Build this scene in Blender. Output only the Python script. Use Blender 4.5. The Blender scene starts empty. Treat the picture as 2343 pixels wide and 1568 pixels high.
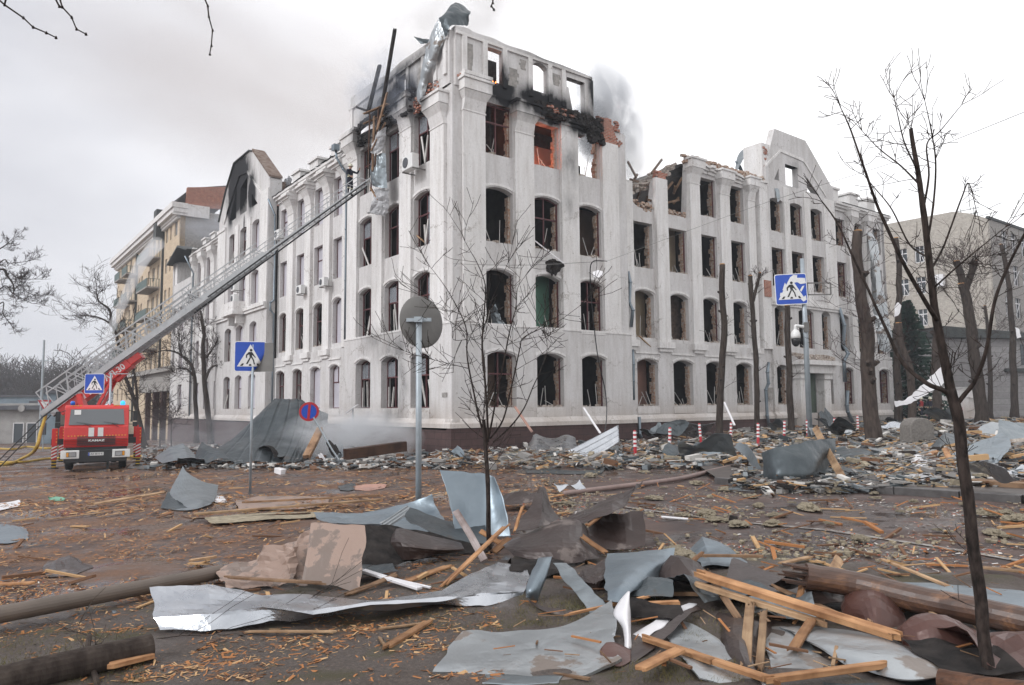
import bpy, bmesh, math, random
from mathutils import Vector, Matrix, noise
random.seed(7)
R_ = math.radians
col = bpy.context.scene.collection
scn = bpy.context.scene

# ---------------------------------------------------------------- camera
CAM_H = 1.75
PITCH, ROLL = R_(4.85), R_(0.49)
FPX = 2813.0 / 3872 * 2342            # focal length in the pixel units used below (photo 2342 wide)
fwd = Vector((0, math.cos(PITCH), math.sin(PITCH)))
up0 = Vector((0, -math.sin(PITCH), math.cos(PITCH)))
r0 = Vector((1, 0, 0))
right = r0 * math.cos(ROLL) - up0 * math.sin(ROLL)
up = r0 * math.sin(ROLL) + up0 * math.cos(ROLL)
CP = Vector((0, 0, CAM_H))
cam = bpy.data.cameras.new('camera')
camo = bpy.data.objects.new('camera', cam)
col.objects.link(camo)
rot = Matrix((right, up, -fwd)).transposed()
camo.matrix_world = Matrix.Translation(CP) @ rot.to_4x4()
cam.sensor_width = 36
cam.lens = 2813.0 / 3872 * 36
cam.clip_start = .05
cam.clip_end = 6000
scn.camera = camo

def ray(x, y):
    return right * ((x - 1171) / FPX) - up * ((y - 784) / FPX) + fwd
def at(x, y, Y):
    r = ray(x, y)
    return CP + r * (Y / r.y)
GA, GB = .024, -.0095
def clampf(v, a, b): return a if v < a else b if v > b else v
def gz(X, Y): return GA * clampf(X, -70, 45) + GB * clampf(Y, -20, 110)
def G(x, y, h=0.0):
    r = ray(x, y)
    t = (CP.z - h) / (GA * r.x + GB * r.y - r.z)
    return CP + r * t

# ---------------------------------------------------------------- world, sun, exposure
SUN_EL, SUN_AZ = R_(36), R_(240)      # azimuth clockwise from +Y
w = bpy.data.worlds.new("World"); scn.world = w; w.use_nodes = True
nt = w.node_tree; nt.nodes.clear()
out = nt.nodes.new('ShaderNodeOutputWorld'); bg = nt.nodes.new('ShaderNodeBackground')
sky = nt.nodes.new('ShaderNodeTexSky'); sky.sky_type = 'NISHITA'; sky.sun_disc = False
sky.sun_elevation = SUN_EL; sky.sun_rotation = SUN_AZ
tc = nt.nodes.new('ShaderNodeTexCoord')
nz = nt.nodes.new('ShaderNodeTexNoise'); nz.inputs['Scale'].default_value = 1.6; nz.inputs['Detail'].default_value = 5; nz.inputs['Roughness'].default_value = .5
mpn = nt.nodes.new('ShaderNodeMapping'); mpn.inputs['Scale'].default_value = (1, 1, 2.2)
nt.links.new(tc.outputs['Generated'], mpn.inputs['Vector']); nt.links.new(mpn.outputs[0], nz.inputs['Vector'])
sep = nt.nodes.new('ShaderNodeSeparateXYZ'); nt.links.new(tc.outputs['Generated'], sep.inputs[0])
# overcast deck: a little greyer to the left (west), brighter to the right
mr = nt.nodes.new('ShaderNodeMapRange'); mr.inputs['From Min'].default_value = -.55; mr.inputs['From Max'].default_value = .25
mr.inputs['To Min'].default_value = 0; mr.inputs['To Max'].default_value = .75
nt.links.new(sep.outputs['X'], mr.inputs['Value'])
ad = nt.nodes.new('ShaderNodeMath'); ad.operation = 'MULTIPLY_ADD'; ad.inputs[1].default_value = .9
mr2 = nt.nodes.new('ShaderNodeMapRange'); mr2.inputs['From Min'].default_value = .25; mr2.inputs['From Max'].default_value = -.15; mr2.inputs['To Max'].default_value = .75
nt.links.new(sep.outputs['Y'], mr2.inputs['Value']); mxm = nt.nodes.new('ShaderNodeMath'); mxm.operation = 'MAXIMUM'
nt.links.new(mr.outputs[0], mxm.inputs[0]); nt.links.new(mr2.outputs[0], mxm.inputs[1])
nt.links.new(nz.outputs['Fac'], ad.inputs[0]); nt.links.new(mxm.outputs[0], ad.inputs[2])
cr = nt.nodes.new('ShaderNodeValToRGB')
cr.color_ramp.elements[0].position = .44; cr.color_ramp.elements[0].color = (6.3, 6.3, 6.7, 1)
cr.color_ramp.elements[1].position = 1.0; cr.color_ramp.elements[1].color = (12.8, 12.7, 12.8, 1)
nt.links.new(ad.outputs[0], cr.inputs[0])
mx = nt.nodes.new('ShaderNodeMix'); mx.data_type = 'RGBA'; mx.inputs['Factor'].default_value = .93
nt.links.new(sky.outputs[0], mx.inputs[6]); nt.links.new(cr.outputs[0], mx.inputs[7])
nt.links.new(mx.outputs[2], bg.inputs[0]); bg.inputs[1].default_value = .10
nt.links.new(bg.outputs[0], out.inputs[0])
sl = bpy.data.lights.new('sun', 'SUN'); sl.energy = 1.5; sl.angle = R_(14); sl.color = (.97, .98, 1)
so = bpy.data.objects.new('sun', sl); col.objects.link(so)
sd = Vector((math.sin(SUN_AZ) * math.cos(SUN_EL), math.cos(SUN_AZ) * math.cos(SUN_EL), math.sin(SUN_EL)))
so.rotation_euler = sd.to_track_quat('Z', 'Y').to_euler(); so.location = (-30, -20, 40)
scn.view_settings.view_transform = 'Standard'; scn.view_settings.look = 'None'
scn.view_settings.exposure = .20; scn.view_settings.gamma = 1
scn.render.engine = 'CYCLES'
scn.cycles.max_bounces = 6; scn.cycles.volume_bounces = 1; scn.cycles.transparent_max_bounces = 8
scn.cycles.volume_step_rate = 4; scn.cycles.volume_max_steps = 64

# ---------------------------------------------------------------- materials
MATS = {}
def newmat(name):
    m = bpy.data.materials.new(name); m.use_nodes = True; MATS[name] = m
    n = m.node_tree; return m, n, n.nodes['Principled BSDF']
def N(n, t, **kw):
    o = n.nodes.new(t)
    for k, v in kw.items():
        if k in o.inputs: o.inputs[k].default_value = v
        else: setattr(o, k, v)
    return o
def noisetex(n, scale, detail=4, rough=.55, coord='Object', stretch=None):
    t = N(n, 'ShaderNodeTexCoord'); z = N(n, 'ShaderNodeTexNoise')
    z.inputs['Scale'].default_value = scale; z.inputs['Detail'].default_value = detail; z.inputs['Roughness'].default_value = rough
    if stretch:
        mp = N(n, 'ShaderNodeMapping'); mp.inputs['Scale'].default_value = stretch
        n.links.new(t.outputs[coord], mp.inputs[0]); n.links.new(mp.outputs[0], z.inputs['Vector'])
    else: n.links.new(t.outputs[coord], z.inputs['Vector'])
    return z
def ramp(n, src, stops):
    r = N(n, 'ShaderNodeValToRGB'); e = r.color_ramp.elements
    while len(e) < len(stops): e.new(.5)
    for i, (p, c) in enumerate(stops):
        e[i].position = p; e[i].color = (*c, 1) if len(c) == 3 else c
    n.links.new(src, r.inputs[0]); return r
def mixc(n, fac, a, b, mode='MIX'):
    m = N(n, 'ShaderNodeMix'); m.data_type = 'RGBA'; m.blend_type = mode
    for i, v in ((0, fac), (6, a), (7, b)):
        if hasattr(v, 'is_linked'): n.links.new(v, m.inputs[i])
        else: m.inputs[i].default_value = v if i == 0 else (*v, 1)
    return m.outputs[2]
def bump(n, b, src, strength=.3, dist=.02):
    u = N(n, 'ShaderNodeBump'); u.inputs['Strength'].default_value = strength; u.inputs['Distance'].default_value = dist
    n.links.new(src, u.inputs['Height']); n.links.new(u.outputs[0], b.inputs['Normal'])
def mat(name, c1, c2=None, scale=4, rough=.7, metal=0, bmp=.2, lo=.35, hi=.65, stretch=None, detail=5, bdist=.02, spec=None):
    if name in MATS: return MATS[name]
    m, n, b = newmat(name)
    c2 = c2 or tuple(x * .72 for x in c1)
    z = noisetex(n, scale, detail, stretch=stretch)
    r = ramp(n, z.outputs['Fac'], [(lo, c1), (hi, c2)])
    n.links.new(r.outputs[0], b.inputs['Base Color'])
    b.inputs['Roughness'].default_value = rough; b.inputs['Metallic'].default_value = metal
    if spec is None and rough >= .79: spec = .18
    if spec is not None: b.inputs['Specular IOR Level'].default_value = spec
    if bmp: bump(n, b, z.outputs['Fac'], bmp, bdist)
    return m

def soot_fac(n, blobs, nscale=1.4):
    """stain mask: soot spots at fixed places (object space), broken up by noise"""
    t = N(n, 'ShaderNodeTexCoord')
    z = noisetex(n, nscale, 6, .65, stretch=(1, 1, .55))
    last = None
    for (c, r, k) in blobs:
        d = N(n, 'ShaderNodeVectorMath'); d.operation = 'SUBTRACT'; d.inputs[1].default_value = c
        n.links.new(t.outputs['Object'], d.inputs[0])
        s = N(n, 'ShaderNodeVectorMath'); s.operation = 'DIVIDE'; s.inputs[1].default_value = r
        n.links.new(d.outputs[0], s.inputs[0])
        l = N(n, 'ShaderNodeVectorMath'); l.operation = 'LENGTH'; n.links.new(s.outputs[0], l.inputs[0])
        mrr = N(n, 'ShaderNodeMapRange'); mrr.inputs['From Min'].default_value = 1.25; mrr.inputs['From Max'].default_value = .25
        mrr.inputs['To Min'].default_value = 0; mrr.inputs['To Max'].default_value = k
        n.links.new(l.outputs['Value'], mrr.inputs['Value'])
        if last is None: last = mrr.outputs[0]
        else:
            mm = N(n, 'ShaderNodeMath'); mm.operation = 'MAXIMUM'
            n.links.new(last, mm.inputs[0]); n.links.new(mrr.outputs[0], mm.inputs[1]); last = mm.outputs[0]
    a = N(n, 'ShaderNodeMath'); a.operation = 'MULTIPLY_ADD'; a.inputs[1].default_value = 2.6; a.inputs[2].default_value = -.95
    n.links.new(z.outputs['Fac'], a.inputs[0])
    q = N(n, 'ShaderNodeMath'); q.operation = 'ADD'; q.use_clamp = False
    n.links.new(a.outputs[0], q.inputs[0]); n.links.new(last, q.inputs[1])
    f = N(n, 'ShaderNodeMath'); f.operation = 'MULTIPLY'; f.use_clamp = True
    n.links.new(q.outputs[0], f.inputs[0]); n.links.new(last, f.inputs[1])
    return f.outputs[0]

def plaster(name, base, dirt, blobs):
    m, n, b = newmat(name)
    z1 = noisetex(n, .55, 6, .6, stretch=(1, 1, .5)); r1 = ramp(n, z1.outputs['Fac'], [(.3, base), (.72, dirt)])
    z2 = noisetex(n, 9, 5, .7); r2 = ramp(n, z2.outputs['Fac'], [(.3, (.86, .86, .86)), (.7, (1, 1, 1))])
    c = mixc(n, 1.0, r1.outputs[0], r2.outputs[0], 'MULTIPLY')
    z3 = noisetex(n, 2.2, 8, .7, stretch=(1.6, 1.6, .22))         # rain streaks
    r3 = ramp(n, z3.outputs['Fac'], [(.44, (1, 1, 1)), (.66, (.79, .77, .75))])
    c = mixc(n, .8, c, r3.outputs[0], 'MULTIPLY')
    z4 = noisetex(n, 5.5, 9, .75)                                  # chipped patches
    r4 = ramp(n, z4.outputs['Fac'], [(.615, (0, 0, 0)), (.635, (1, 1, 1))])
    c = mixc(n, r4.outputs[0], c, (.34, .315, .29))
    tv = N(n, 'ShaderNodeTexCoord'); vo = N(n, 'ShaderNodeTexVoronoi'); vo.feature = 'DISTANCE_TO_EDGE'; vo.inputs['Scale'].default_value = .42
    wz = noisetex(n, 1.6, 6, .7); wm = N(n, 'ShaderNodeVectorMath'); wm.operation = 'MULTIPLY_ADD'; wm.inputs[1].default_value = (1.3, 1.3, 1.3); n.links.new(wz.outputs['Color'], wm.inputs[0]); n.links.new(tv.outputs['Object'], wm.inputs[2]); n.links.new(wm.outputs[0], vo.inputs['Vector'])
    rc_ = ramp(n, vo.outputs['Distance'], [(.004, (.52, .49, .46)), (.010, (1, 1, 1))]); zq = noisetex(n, .35, 3, .5); rq = ramp(n, zq.outputs['Fac'], [(.50, (0, 0, 0)), (.60, (1, 1, 1))])
    c = mixc(n, 1.0, c, mixc(n, rq.outputs[0], (1, 1, 1), rc_.outputs[0]), 'MULTIPLY')
    # brown dirt above the plinth
    t = N(n, 'ShaderNodeTexCoord'); s = N(n, 'ShaderNodeSeparateXYZ'); n.links.new(t.outputs['Object'], s.inputs[0])
    mr = N(n, 'ShaderNodeMapRange'); mr.inputs['From Min'].default_value = 2.2; mr.inputs['From Max'].default_value = .9
    n.links.new(s.outputs['Z'], mr.inputs['Value'])
    mm = N(n, 'ShaderNodeMath'); mm.operation = 'MULTIPLY'; n.links.new(mr.outputs[0], mm.inputs[0]); n.links.new(z1.outputs['Fac'], mm.inputs[1])
    c = mixc(n, mm.outputs[0], c, (.36, .29, .24))
    if blobs: c = mixc(n, soot_fac(n, blobs), c, (.018, .018, .02))
    n.links.new(c, b.inputs['Base Color']); b.inputs['Roughness'].default_value = .9
    b.inputs['Specular IOR Level'].default_value = .2
    bump(n, b, z2.outputs['Fac'], .35, .012)
    return m

def brickmat(name, c1, c2, mortar, sw=.26, sh=.085, coordrot=None, soot=None):
    m, n, b = newmat(name)
    t = N(n, 'ShaderNodeTexCoord'); s = N(n, 'ShaderNodeSeparateXYZ'); n.links.new(t.outputs['Object'], s.inputs[0])
    a = N(n, 'ShaderNodeMath'); a.operation = 'ADD'; n.links.new(s.outputs['X'], a.inputs[0]); n.links.new(s.outputs['Y'], a.inputs[1])
    cb = N(n, 'ShaderNodeCombineXYZ'); n.links.new(a.outputs[0], cb.inputs['X']); n.links.new(s.outputs['Z'], cb.inputs['Y'])
    br = N(n, 'ShaderNodeTexBrick'); n.links.new(cb.outputs[0], br.inputs['Vector'])
    br.inputs['Scale'].default_value = 1; br.inputs['Brick Width'].default_value = sw; br.inputs['Row Height'].default_value = sh
    br.inputs['Mortar Size'].default_value = .012; br.inputs['Color1'].default_value = (*c1, 1); br.inputs['Color2'].default_value = (*c2, 1); br.inputs['Mortar'].default_value = (*mortar, 1)
    z = noisetex(n, 3, 6, .7); r = ramp(n, z.outputs['Fac'], [(.3, (.7, .7, .7)), (.7, (1.05, 1.05, 1.05))])
    c = mixc(n, 1.0, br.outputs['Color'], r.outputs[0], 'MULTIPLY')
    if soot: c = mixc(n, soot_fac(n, soot), c, (.02, .02, .02))
    n.links.new(c, b.inputs['Base Color']); b.inputs['Roughness'].default_value = .9
    bump(n, b, br.outputs['Fac'], -.4, .01)
    return m

def metalmat(name, c1, c2, rough=.42, metal=.75, scale=2.2, dirt=None, dirtlo=.62, dscale=1.1, streak=False):
    m, n, b = newmat(name)
    z = noisetex(n, scale, 7, .65, stretch=(1, 1, .4) if streak else None)
    r = ramp(n, z.outputs['Fac'], [(.3, c1), (.7, c2)])
    c = r.outputs[0]
    zr = noisetex(n, scale * 3, 6, .7)
    rr = N(n, 'ShaderNodeMapRange'); rr.inputs['To Min'].default_value = rough - .1; rr.inputs['To Max'].default_value = rough + .16
    n.links.new(zr.outputs['Fac'], rr.inputs['Value']); n.links.new(rr.outputs[0], b.inputs['Roughness'])
    b.inputs['Metallic'].default_value = metal
    if dirt:
        zd = noisetex(n, dscale, 8, .62); rd = ramp(n, zd.outputs['Fac'], [(dirtlo, (0, 0, 0)), (dirtlo + .03, (1, 1, 1))])
        c = mixc(n, rd.outputs[0], c, dirt)
        inv = N(n, 'ShaderNodeMath'); inv.operation = 'MULTIPLY_ADD'; inv.inputs[1].default_value = -metal * .8; inv.inputs[2].default_value = metal
        n.links.new(rd.outputs[0], inv.inputs[0]); n.links.new(inv.outputs[0], b.inputs['Metallic'])
    n.links.new(c, b.inputs['Base Color'])
    zv = noisetex(n, 3.2, 4, .55); zb = N(n, 'ShaderNodeTexVoronoi'); zb.inputs['Scale'].default_value = 1.5; n.links.new(zv.outputs['Color'], zb.inputs['Vector']); ab = N(n, 'ShaderNodeMath'); ab.operation = 'MULTIPLY_ADD'; ab.inputs[1].default_value = .12
    n.links.new(zr.outputs['Fac'], ab.inputs[0]); n.links.new(zb.outputs['Distance'], ab.inputs[2]); bump(n, b, ab.outputs[0], .22, .06)
    return m

def woodmat(name, c1, c2, c3, rough=.75):
    """grain runs along the object's own X"""
    m, n, b = newmat(name)
    z = noisetex(n, 9, 8, .65, stretch=(.16, 2.2, 2.2))
    r = ramp(n, z.outputs['Fac'], [(.28, c1), (.5, c2), (.72, c3)])
    z2 = noisetex(n, 2.1, 5, .6); r2 = ramp(n, z2.outputs['Fac'], [(.36, (.42, .36, .33)), (.58, (1, 1, 1))])
    oi = N(n, 'ShaderNodeObjectInfo'); mr = N(n, 'ShaderNodeMapRange'); mr.inputs['To Min'].default_value = .5; mr.inputs['To Max'].default_value = 1.1
    n.links.new(oi.outputs['Random'], mr.inputs['Value'])
    c = mixc(n, 1.0, r.outputs[0], r2.outputs[0], 'MULTIPLY')
    hs = N(n, 'ShaderNodeHueSaturation'); n.links.new(c, hs.inputs['Color']); n.links.new(mr.outputs[0], hs.inputs['Value'])
    n.links.new(hs.outputs[0], b.inputs['Base Color']); b.inputs['Roughness'].default_value = rough; b.inputs['Specular IOR Level'].default_value = .25
    bump(n, b, z.outputs['Fac'], .35, .006)
    return m
def emit(name, c, s):
    m, n, b = newmat(name); b.inputs['Base Color'].default_value = (*c, 1)
    b.inputs['Emission Color'].default_value = (*c, 1); b.inputs['Emission Strength'].default_value = s; return m
def flat(name, c, rough=.5, metal=0): return mat(name, c, tuple(x * .9 for x in c), 12, rough, metal, .05)

# ---------------------------------------------------------------- mesh helpers
class MB:
    def __init__(s): s.v = []; s.f = []; s.mi = []; s.m = 0
    def add(s, vs, fs):
        o = len(s.v); s.v += [tuple(q) for q in vs]
        for f in fs: s.f.append([o + i for i in f]); s.mi.append(s.m)
    def box(s, c, d, rz=0, M=None):
        x, y, z = d[0] / 2, d[1] / 2, d[2] / 2
        M = M or Matrix.Rotation(rz, 3, 'Z'); c = Vector(c)
        vs = [c + M @ Vector((a * x, b_ * y, e * z)) for e in (-1, 1) for b_ in (-1, 1) for a in (-1, 1)]
        s.add(vs, [(0, 2, 3, 1), (4, 5, 7, 6), (0, 1, 5, 4), (2, 6, 7, 3), (0, 4, 6, 2), (1, 3, 7, 5)])
    def box2(s, a, b):
        s.box([(a[i] + b[i]) / 2 for i in range(3)], [abs(b[i] - a[i]) for i in range(3)])
    def bar(s, p0, p1, w_, h=None, rollv=0):
        h = h or w_; p0 = Vector(p0); p1 = Vector(p1); d = p1 - p0; L = d.length
        if L < 1e-6: return
        q = d.to_track_quat('X', 'Z').to_matrix() @ Matrix.Rotation(rollv, 3, 'X')
        s.box((p0 + p1) / 2, (L, w_, h), M=q)
    def tube(s, pts, rad, n=6, cap=True):
        pts = [Vector(p) for p in pts]; k = len(pts)
        if not hasattr(rad, '__len__'): rad = [rad] * k
        vs = []; ref = None
        for i, p in enumerate(pts):
            t = (pts[min(i + 1, k - 1)] - pts[max(i - 1, 0)]).normalized()
            if ref is None: ref = t.orthogonal().normalized()
            ref = (ref - t * ref.dot(t)); ref = ref.normalized() if ref.length > 1e-5 else t.orthogonal().normalized()
            bn = t.cross(ref)
            for j in range(n):
                a = 2 * math.pi * j / n
                vs.append(p + (ref * math.cos(a) + bn * math.sin(a)) * rad[i])
        fs = [(i * n + j, i * n + (j + 1) % n, (i + 1) * n + (j + 1) % n, (i + 1) * n + j) for i in range(k - 1) for j in range(n)]
        if cap: fs += [tuple(range(n))[::-1], tuple((k - 1) * n + j for j in range(n))]
        s.add(vs, fs)
    def cyl(s, p0, p1, r0_, r1=None, n=16): s.tube([p0, p1], [r0_, r0_ if r1 is None else r1], n)
    def lathe(s, prof, c=(0, 0, 0), n=20, M=None):
        c = Vector(c); vs = []; M = M or Matrix.Identity(3)
        for (r, z) in prof:
            for j in range(n):
                a = 2 * math.pi * j / n; vs.append(c + M @ Vector((r * math.cos(a), r * math.sin(a), z)))
        k = len(prof)
        fs = [(i * n + j, i * n + (j + 1) % n, (i + 1) * n + (j + 1) % n, (i + 1) * n + j) for i in range(k - 1) for j in range(n)]
        fs += [tuple(range(n))[::-1], tuple((k - 1) * n + j for j in range(n))]
        s.add(vs, fs)
    def prism(s, poly, o, ex, ey, ez, t0, t1):
        """poly in the (ex,ey) plane, extruded along ez from t0 to t1"""
        o, ex, ey, ez = map(Vector, (o, ex, ey, ez)); n = len(poly)
        vs = [o + ex * x + ey * y + ez * t for t in (t0, t1) for x, y in poly]
        s.add(vs, [tuple(range(n))[::-1], tuple(range(n, 2 * n))] + [(i, (i + 1) % n, n + (i + 1) % n, n + i) for i in range(n)])
    def build(s, name, m, parent=None, origin=None, smooth=False, mod=None):
        if not s.v: return None
        me = bpy.data.meshes.new(name)
        if origin is None and parent is not None and parent.get('_w'): origin = parent.location
        vs = s.v
        if origin is not None:
            ox, oy, oz = origin; vs = [(a - ox, b - oy, c - oz) for a, b, c in vs]
        me.from_pydata(vs, [], s.f)
        ms = m if isinstance(m, (list, tuple)) else [m]
        for q in ms: me.materials.append(MATS[q] if isinstance(q, str) else q)
        if len(ms) > 1: me.polygons.foreach_set('material_index', s.mi)
        if smooth: me.polygons.foreach_set('use_smooth', [True] * len(me.polygons))
        me.update()
        o = bpy.data.objects.new(name, me); col.objects.link(o)
        if parent is not None: o.parent = parent
        elif origin is not None: o.location = origin
        if mod: mod(o)
        return o
def msplit(s, name, m, parent):
    """each loose piece becomes a part of its own"""
    par = list(range(len(s.v)))
    def find(i):
        while par[i] != i: par[i] = par[par[i]]; i = par[i]
        return i
    for f in s.f:
        for j in f[1:]: par[find(j)] = find(f[0])
    gr = {}
    for f in s.f: gr.setdefault(find(f[0]), []).append(f)
    for fs in gr.values():
        q = MB(); ix = sorted({i for f in fs for i in f}); mp_ = {i: k for k, i in enumerate(ix)}
        q.v = [s.v[i] for i in ix]; q.f = [[mp_[i] for i in f] for f in fs]; q.mi = [0] * len(fs); q.build(name, m, parent)
MB.split = msplit
def tag(o, label=None, cat=None, group=None, kind=None):
    if label: o['label'] = label
    if cat: o['category'] = cat
    if group: o['group'] = group
    if kind: o['kind'] = kind
    return o
def thing(name, label, cat, loc=(0, 0, 0), rz=0, group=None, world=True):
    """Empty at the base. world=True: children are given in world coordinates, else in the thing's own frame"""
    o = bpy.data.objects.new(name, None); col.objects.link(o); o.location = loc; o.rotation_euler = (0, 0, rz)
    o.empty_display_size = .2
    if world: o['_w'] = 1
    return tag(o, label, cat, group)
def dup(root, loc, rz=0, label=None, scale=None):
    r = root.copy(); col.objects.link(r); r.location = loc; r.rotation_euler = (0, 0, rz)
    if label: r['label'] = label
    if scale: r.scale = scale
    for ch in list(root.children):
        c = ch.copy(); col.objects.link(c); c.parent = r
        for g_ in ch.children:
            d = g_.copy(); col.objects.link(d); d.parent = c
    return r
def struct(o): o['kind'] = 'structure'; return o
def bev(wd=.01, seg=2):
    def f(o):
        b = o.modifiers.new('b', 'BEVEL'); b.width = wd; b.segments = seg; b.limit_method = 'ANGLE'
    return f
def fbm(p, o=4): return noise.fractal(Vector(p), 1.0, 2.0, o)
rnd = random.uniform
# ================================================================= materials used by the setting
SOOT = [((3.0, -.1, 16.6), (1.2, 2.5, 1.3), 1.1), ((5.6, -.2, 16.5), (2.8, 2.5, 1.1), 1.3), ((8.0, -.2, 16.3), (2.0, 2.5, 1.1), 1.2),
        ((7.1, 0, 14.0), (.9, 2, 1.6), .55), ((7.0, 0, 11.8), (.7, 2, 1.0), .45), ((2.7, 0, 17.3), (.8, 1, 1.2), .9), ((8.9, 0, 18.2), (.55, 1, 1.6), 1.1), ((6.5, 0, 19.0), (3.2, 1, .35), .6),
        ((-.2, 5.4, 17.4), (2, 3.0, 1.4), 1.15), ((-.2, 2.7, 16.3), (2, 1.4, 1.2), 1.15), ((-.2, 7.6, 16.9), (2, 2.8, 1.5), 1.1), ((-.1, 5.8, 12.7), (1, 1.6, 1.2), .5), ((-.1, 5.0, 18.6), (1, 4.5, .7), .75),
        ((0, 5.3, 4.6), (1, 2.4, 1.1), .6), ((0, 4.5, 2.6), (1, 1.0, 2.4), .5), ((0, 5.6, 1.2), (1, 1.6, 1.0), .6), ((0, 7.4, 5.2), (1, 1.6, .8), .45), ((0, 2.2, 1.2), (1, 1.2, .8), .35),
        ((0, 31.8, 19.6), (1, 3.3, 3.0), 1.6), ((0, 33.6, 17.9), (1, 1.1, 2.1), 1.2), ((0, 28.3, 18.0), (1, 1.2, 1.9), 1.3), ((0, 30.2, 21.0), (1, 1.9, 1.0), .8), ((0, 30, 16.0), (1, .25, 1.0), .9),
        ((14, .5, 16.2), (3, 2, .7), .6), ((28.0, .5, 17.9), (1.2, 2, .6), .35), ((0, 53, 17), (2, 3, 1.2), .9)]
plaster('plaster', (.66, .645, .645), (.55, .535, .525), SOOT)
mat('door_green', (.06, .085, .06), (.04, .055, .04), 3, .6, 0, .1)
plaster('plaster_far', (.55, .54, .54), (.47, .46, .45), None)
plaster('trim_plaster', (.78, .765, .76), (.68, .665, .65), SOOT)
brickmat('red_brick', (.42, .13, .07), (.30, .09, .05), (.38, .33, .29), soot=[((8, 0, 16.6), (1.6, 2, 1.2), 1.1)])
brickmat('tan_brick', (.49, .45, .40), (.41, .375, .33), (.36, .32, .28), sw=.34, sh=.2)
brickmat('plinth_tile', (.085, .048, .045), (.07, .04, .038), (.04, .026, .026), sw=.6, sh=.3)
brickmat('grey_rustic', (.30, .29, .29), (.26, .25, .25), (.14, .14, .14), sw=40, sh=.5)
brickmat('beige_brick', (.62, .50, .36), (.55, .43, .30), (.46, .37, .28), sw=.7, sh=.35)
mat('coping_brown', (.12, .078, .06), (.22, .18, .155), 3, .95, 0, .8, bdist=.08)
mat('broken_brick', (.30, .17, .11), (.42, .37, .32), 9, .95, 0, .8, .38, .62, bdist=.05)
mat('rubble_pale', (.52, .47, .42), (.22, .17, .14), 7, .95, 0, .6)
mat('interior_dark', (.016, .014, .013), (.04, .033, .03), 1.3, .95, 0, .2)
mat('interior_brown', (.30, .20, .15), (.22, .15, .11), 1.2, .95, 0, .2)
mat('interior_pink', (.42, .24, .19), (.30, .19, .16), .9, .95, 0, .2)
mat('interior_green', (.19, .37, .27), (.13, .27, .20), .9, .9, 0, .2)
mat('interior_blue', (.25, .30, .36), (.16, .19, .23), .9, .9, 0, .2)
mat('interior_tan', (.42, .34, .24), (.30, .24, .18), .9, .9, 0, .2)
mat('interior_brickwall', (.16, .115, .09), (.08, .06, .05), 5, .95, 0, .4)
mat('maroon_frame', (.10, .022, .025), (.07, .018, .02), 5, .5, 0, .1)
mat('pale_frame', (.62, .60, .57), (.48, .46, .44), 5, .6, 0, .1)
mat('pale_pane', (.48, .46, .51), (.42, .41, .45), 1.0, .35, 0, .05)
mat('charred', (.012, .011, .011), (.035, .03, .028), 6, .95, 0, .6, bdist=.04)
mat('concrete', (.34, .32, .30), (.22, .21, .20), 5, .9, 0, .4)
mat('dark_roof', (.055, .062, .06), (.035, .038, .038), 4, .6, .2, .2)
flat('black_plastic', (.012, .012, .014), .45)
m, n, b = newmat('dark_glass'); b.inputs['Base Color'].default_value = (.05, .06, .07, 1); b.inputs['Roughness'].default_value = .08
m, n, b = newmat('pane_glass'); b.inputs['Base Color'].default_value = (.30, .32, .35, 1); b.inputs['Roughness'].default_value = .12; b.inputs['Alpha'].default_value = .55
metalmat('galv', (.17, .195, .21), (.27, .30, .32), .36, .85, 1.6, dirt=(.07, .06, .055), dirtlo=.66)
metalmat('galv_dark', (.05, .06, .066), (.10, .116, .125), .4, .75, 1.3, dirt=(.06, .055, .05), dirtlo=.62)
metalmat('galv_blue', (.16, .195, .225), (.235, .275, .305), .38, .8, 1.2, dirt=(.07, .075, .08), dirtlo=.7)
metalmat('galv_light', (.30, .32, .335), (.42, .44, .45), .34, .8, 1.0, dirt=(.17, .14, .12), dirtlo=.57, dscale=1.3)
metalmat('bright_metal', (.36, .38, .41), (.56, .58, .61), .26, .95, 1.5, dirt=(.2, .19, .18), dirtlo=.66)
metalmat('brown_metal', (.026, .017, .015), (.055, .038, .034), .36, .25, 1.4, dirt=(.12, .095, .085), dirtlo=.6, dscale=1.7)
metalmat('taupe_metal', (.24, .165, .13), (.30, .215, .175), .5, .1, 1.2, dirt=(.16, .12, .10), dirtlo=.52, dscale=2.4)
metalmat('brown_red_metal', (.10, .045, .035), (.07, .035, .03), .3, .2, 1.5)
metalmat('white_metal', (.66, .65, .67), (.74, .73, .74), .35, .2, 1.5)
metalmat('post_metal', (.30, .34, .37), (.38, .42, .45), .5, .5, 3)
metalmat('ladder_metal', (.34, .35, .36), (.44, .45, .46), .45, .4, 3)
metalmat('sign_back', (.14, .135, .13), (.17, .165, .155), .6, .3, 2)
woodmat('fresh_wood', (.44, .22, .10), (.54, .30, .15), (.30, .14, .065))
woodmat('pale_wood', (.50, .31, .17), (.56, .38, .23), (.36, .21, .11))
woodmat('worn_wood', (.24, .14, .08), (.32, .20, .12), (.16, .09, .05))
woodmat('grey_wood', (.28, .24, .23), (.36, .31, .30), (.20, .16, .15))
woodmat('burnt_wood', (.05, .025, .016), (.12, .055, .03), (.02, .012, .01), .6)
mat('bark', (.028, .021, .018), (.062, .049, .041), 6, .95, 0, .8, stretch=(2, 2, .4), bdist=.03)
mat('bark_dark', (.012, .009, .008), (.05, .037, .032), 16, .9, 0, 1.0, stretch=(2, 2, .7), bdist=.012, spec=.2)
mat('bark_pale', (.075, .058, .049), (.038, .029, .025), 5, .95, 0, .8, stretch=(2, 2, .5), bdist=.03)
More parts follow.
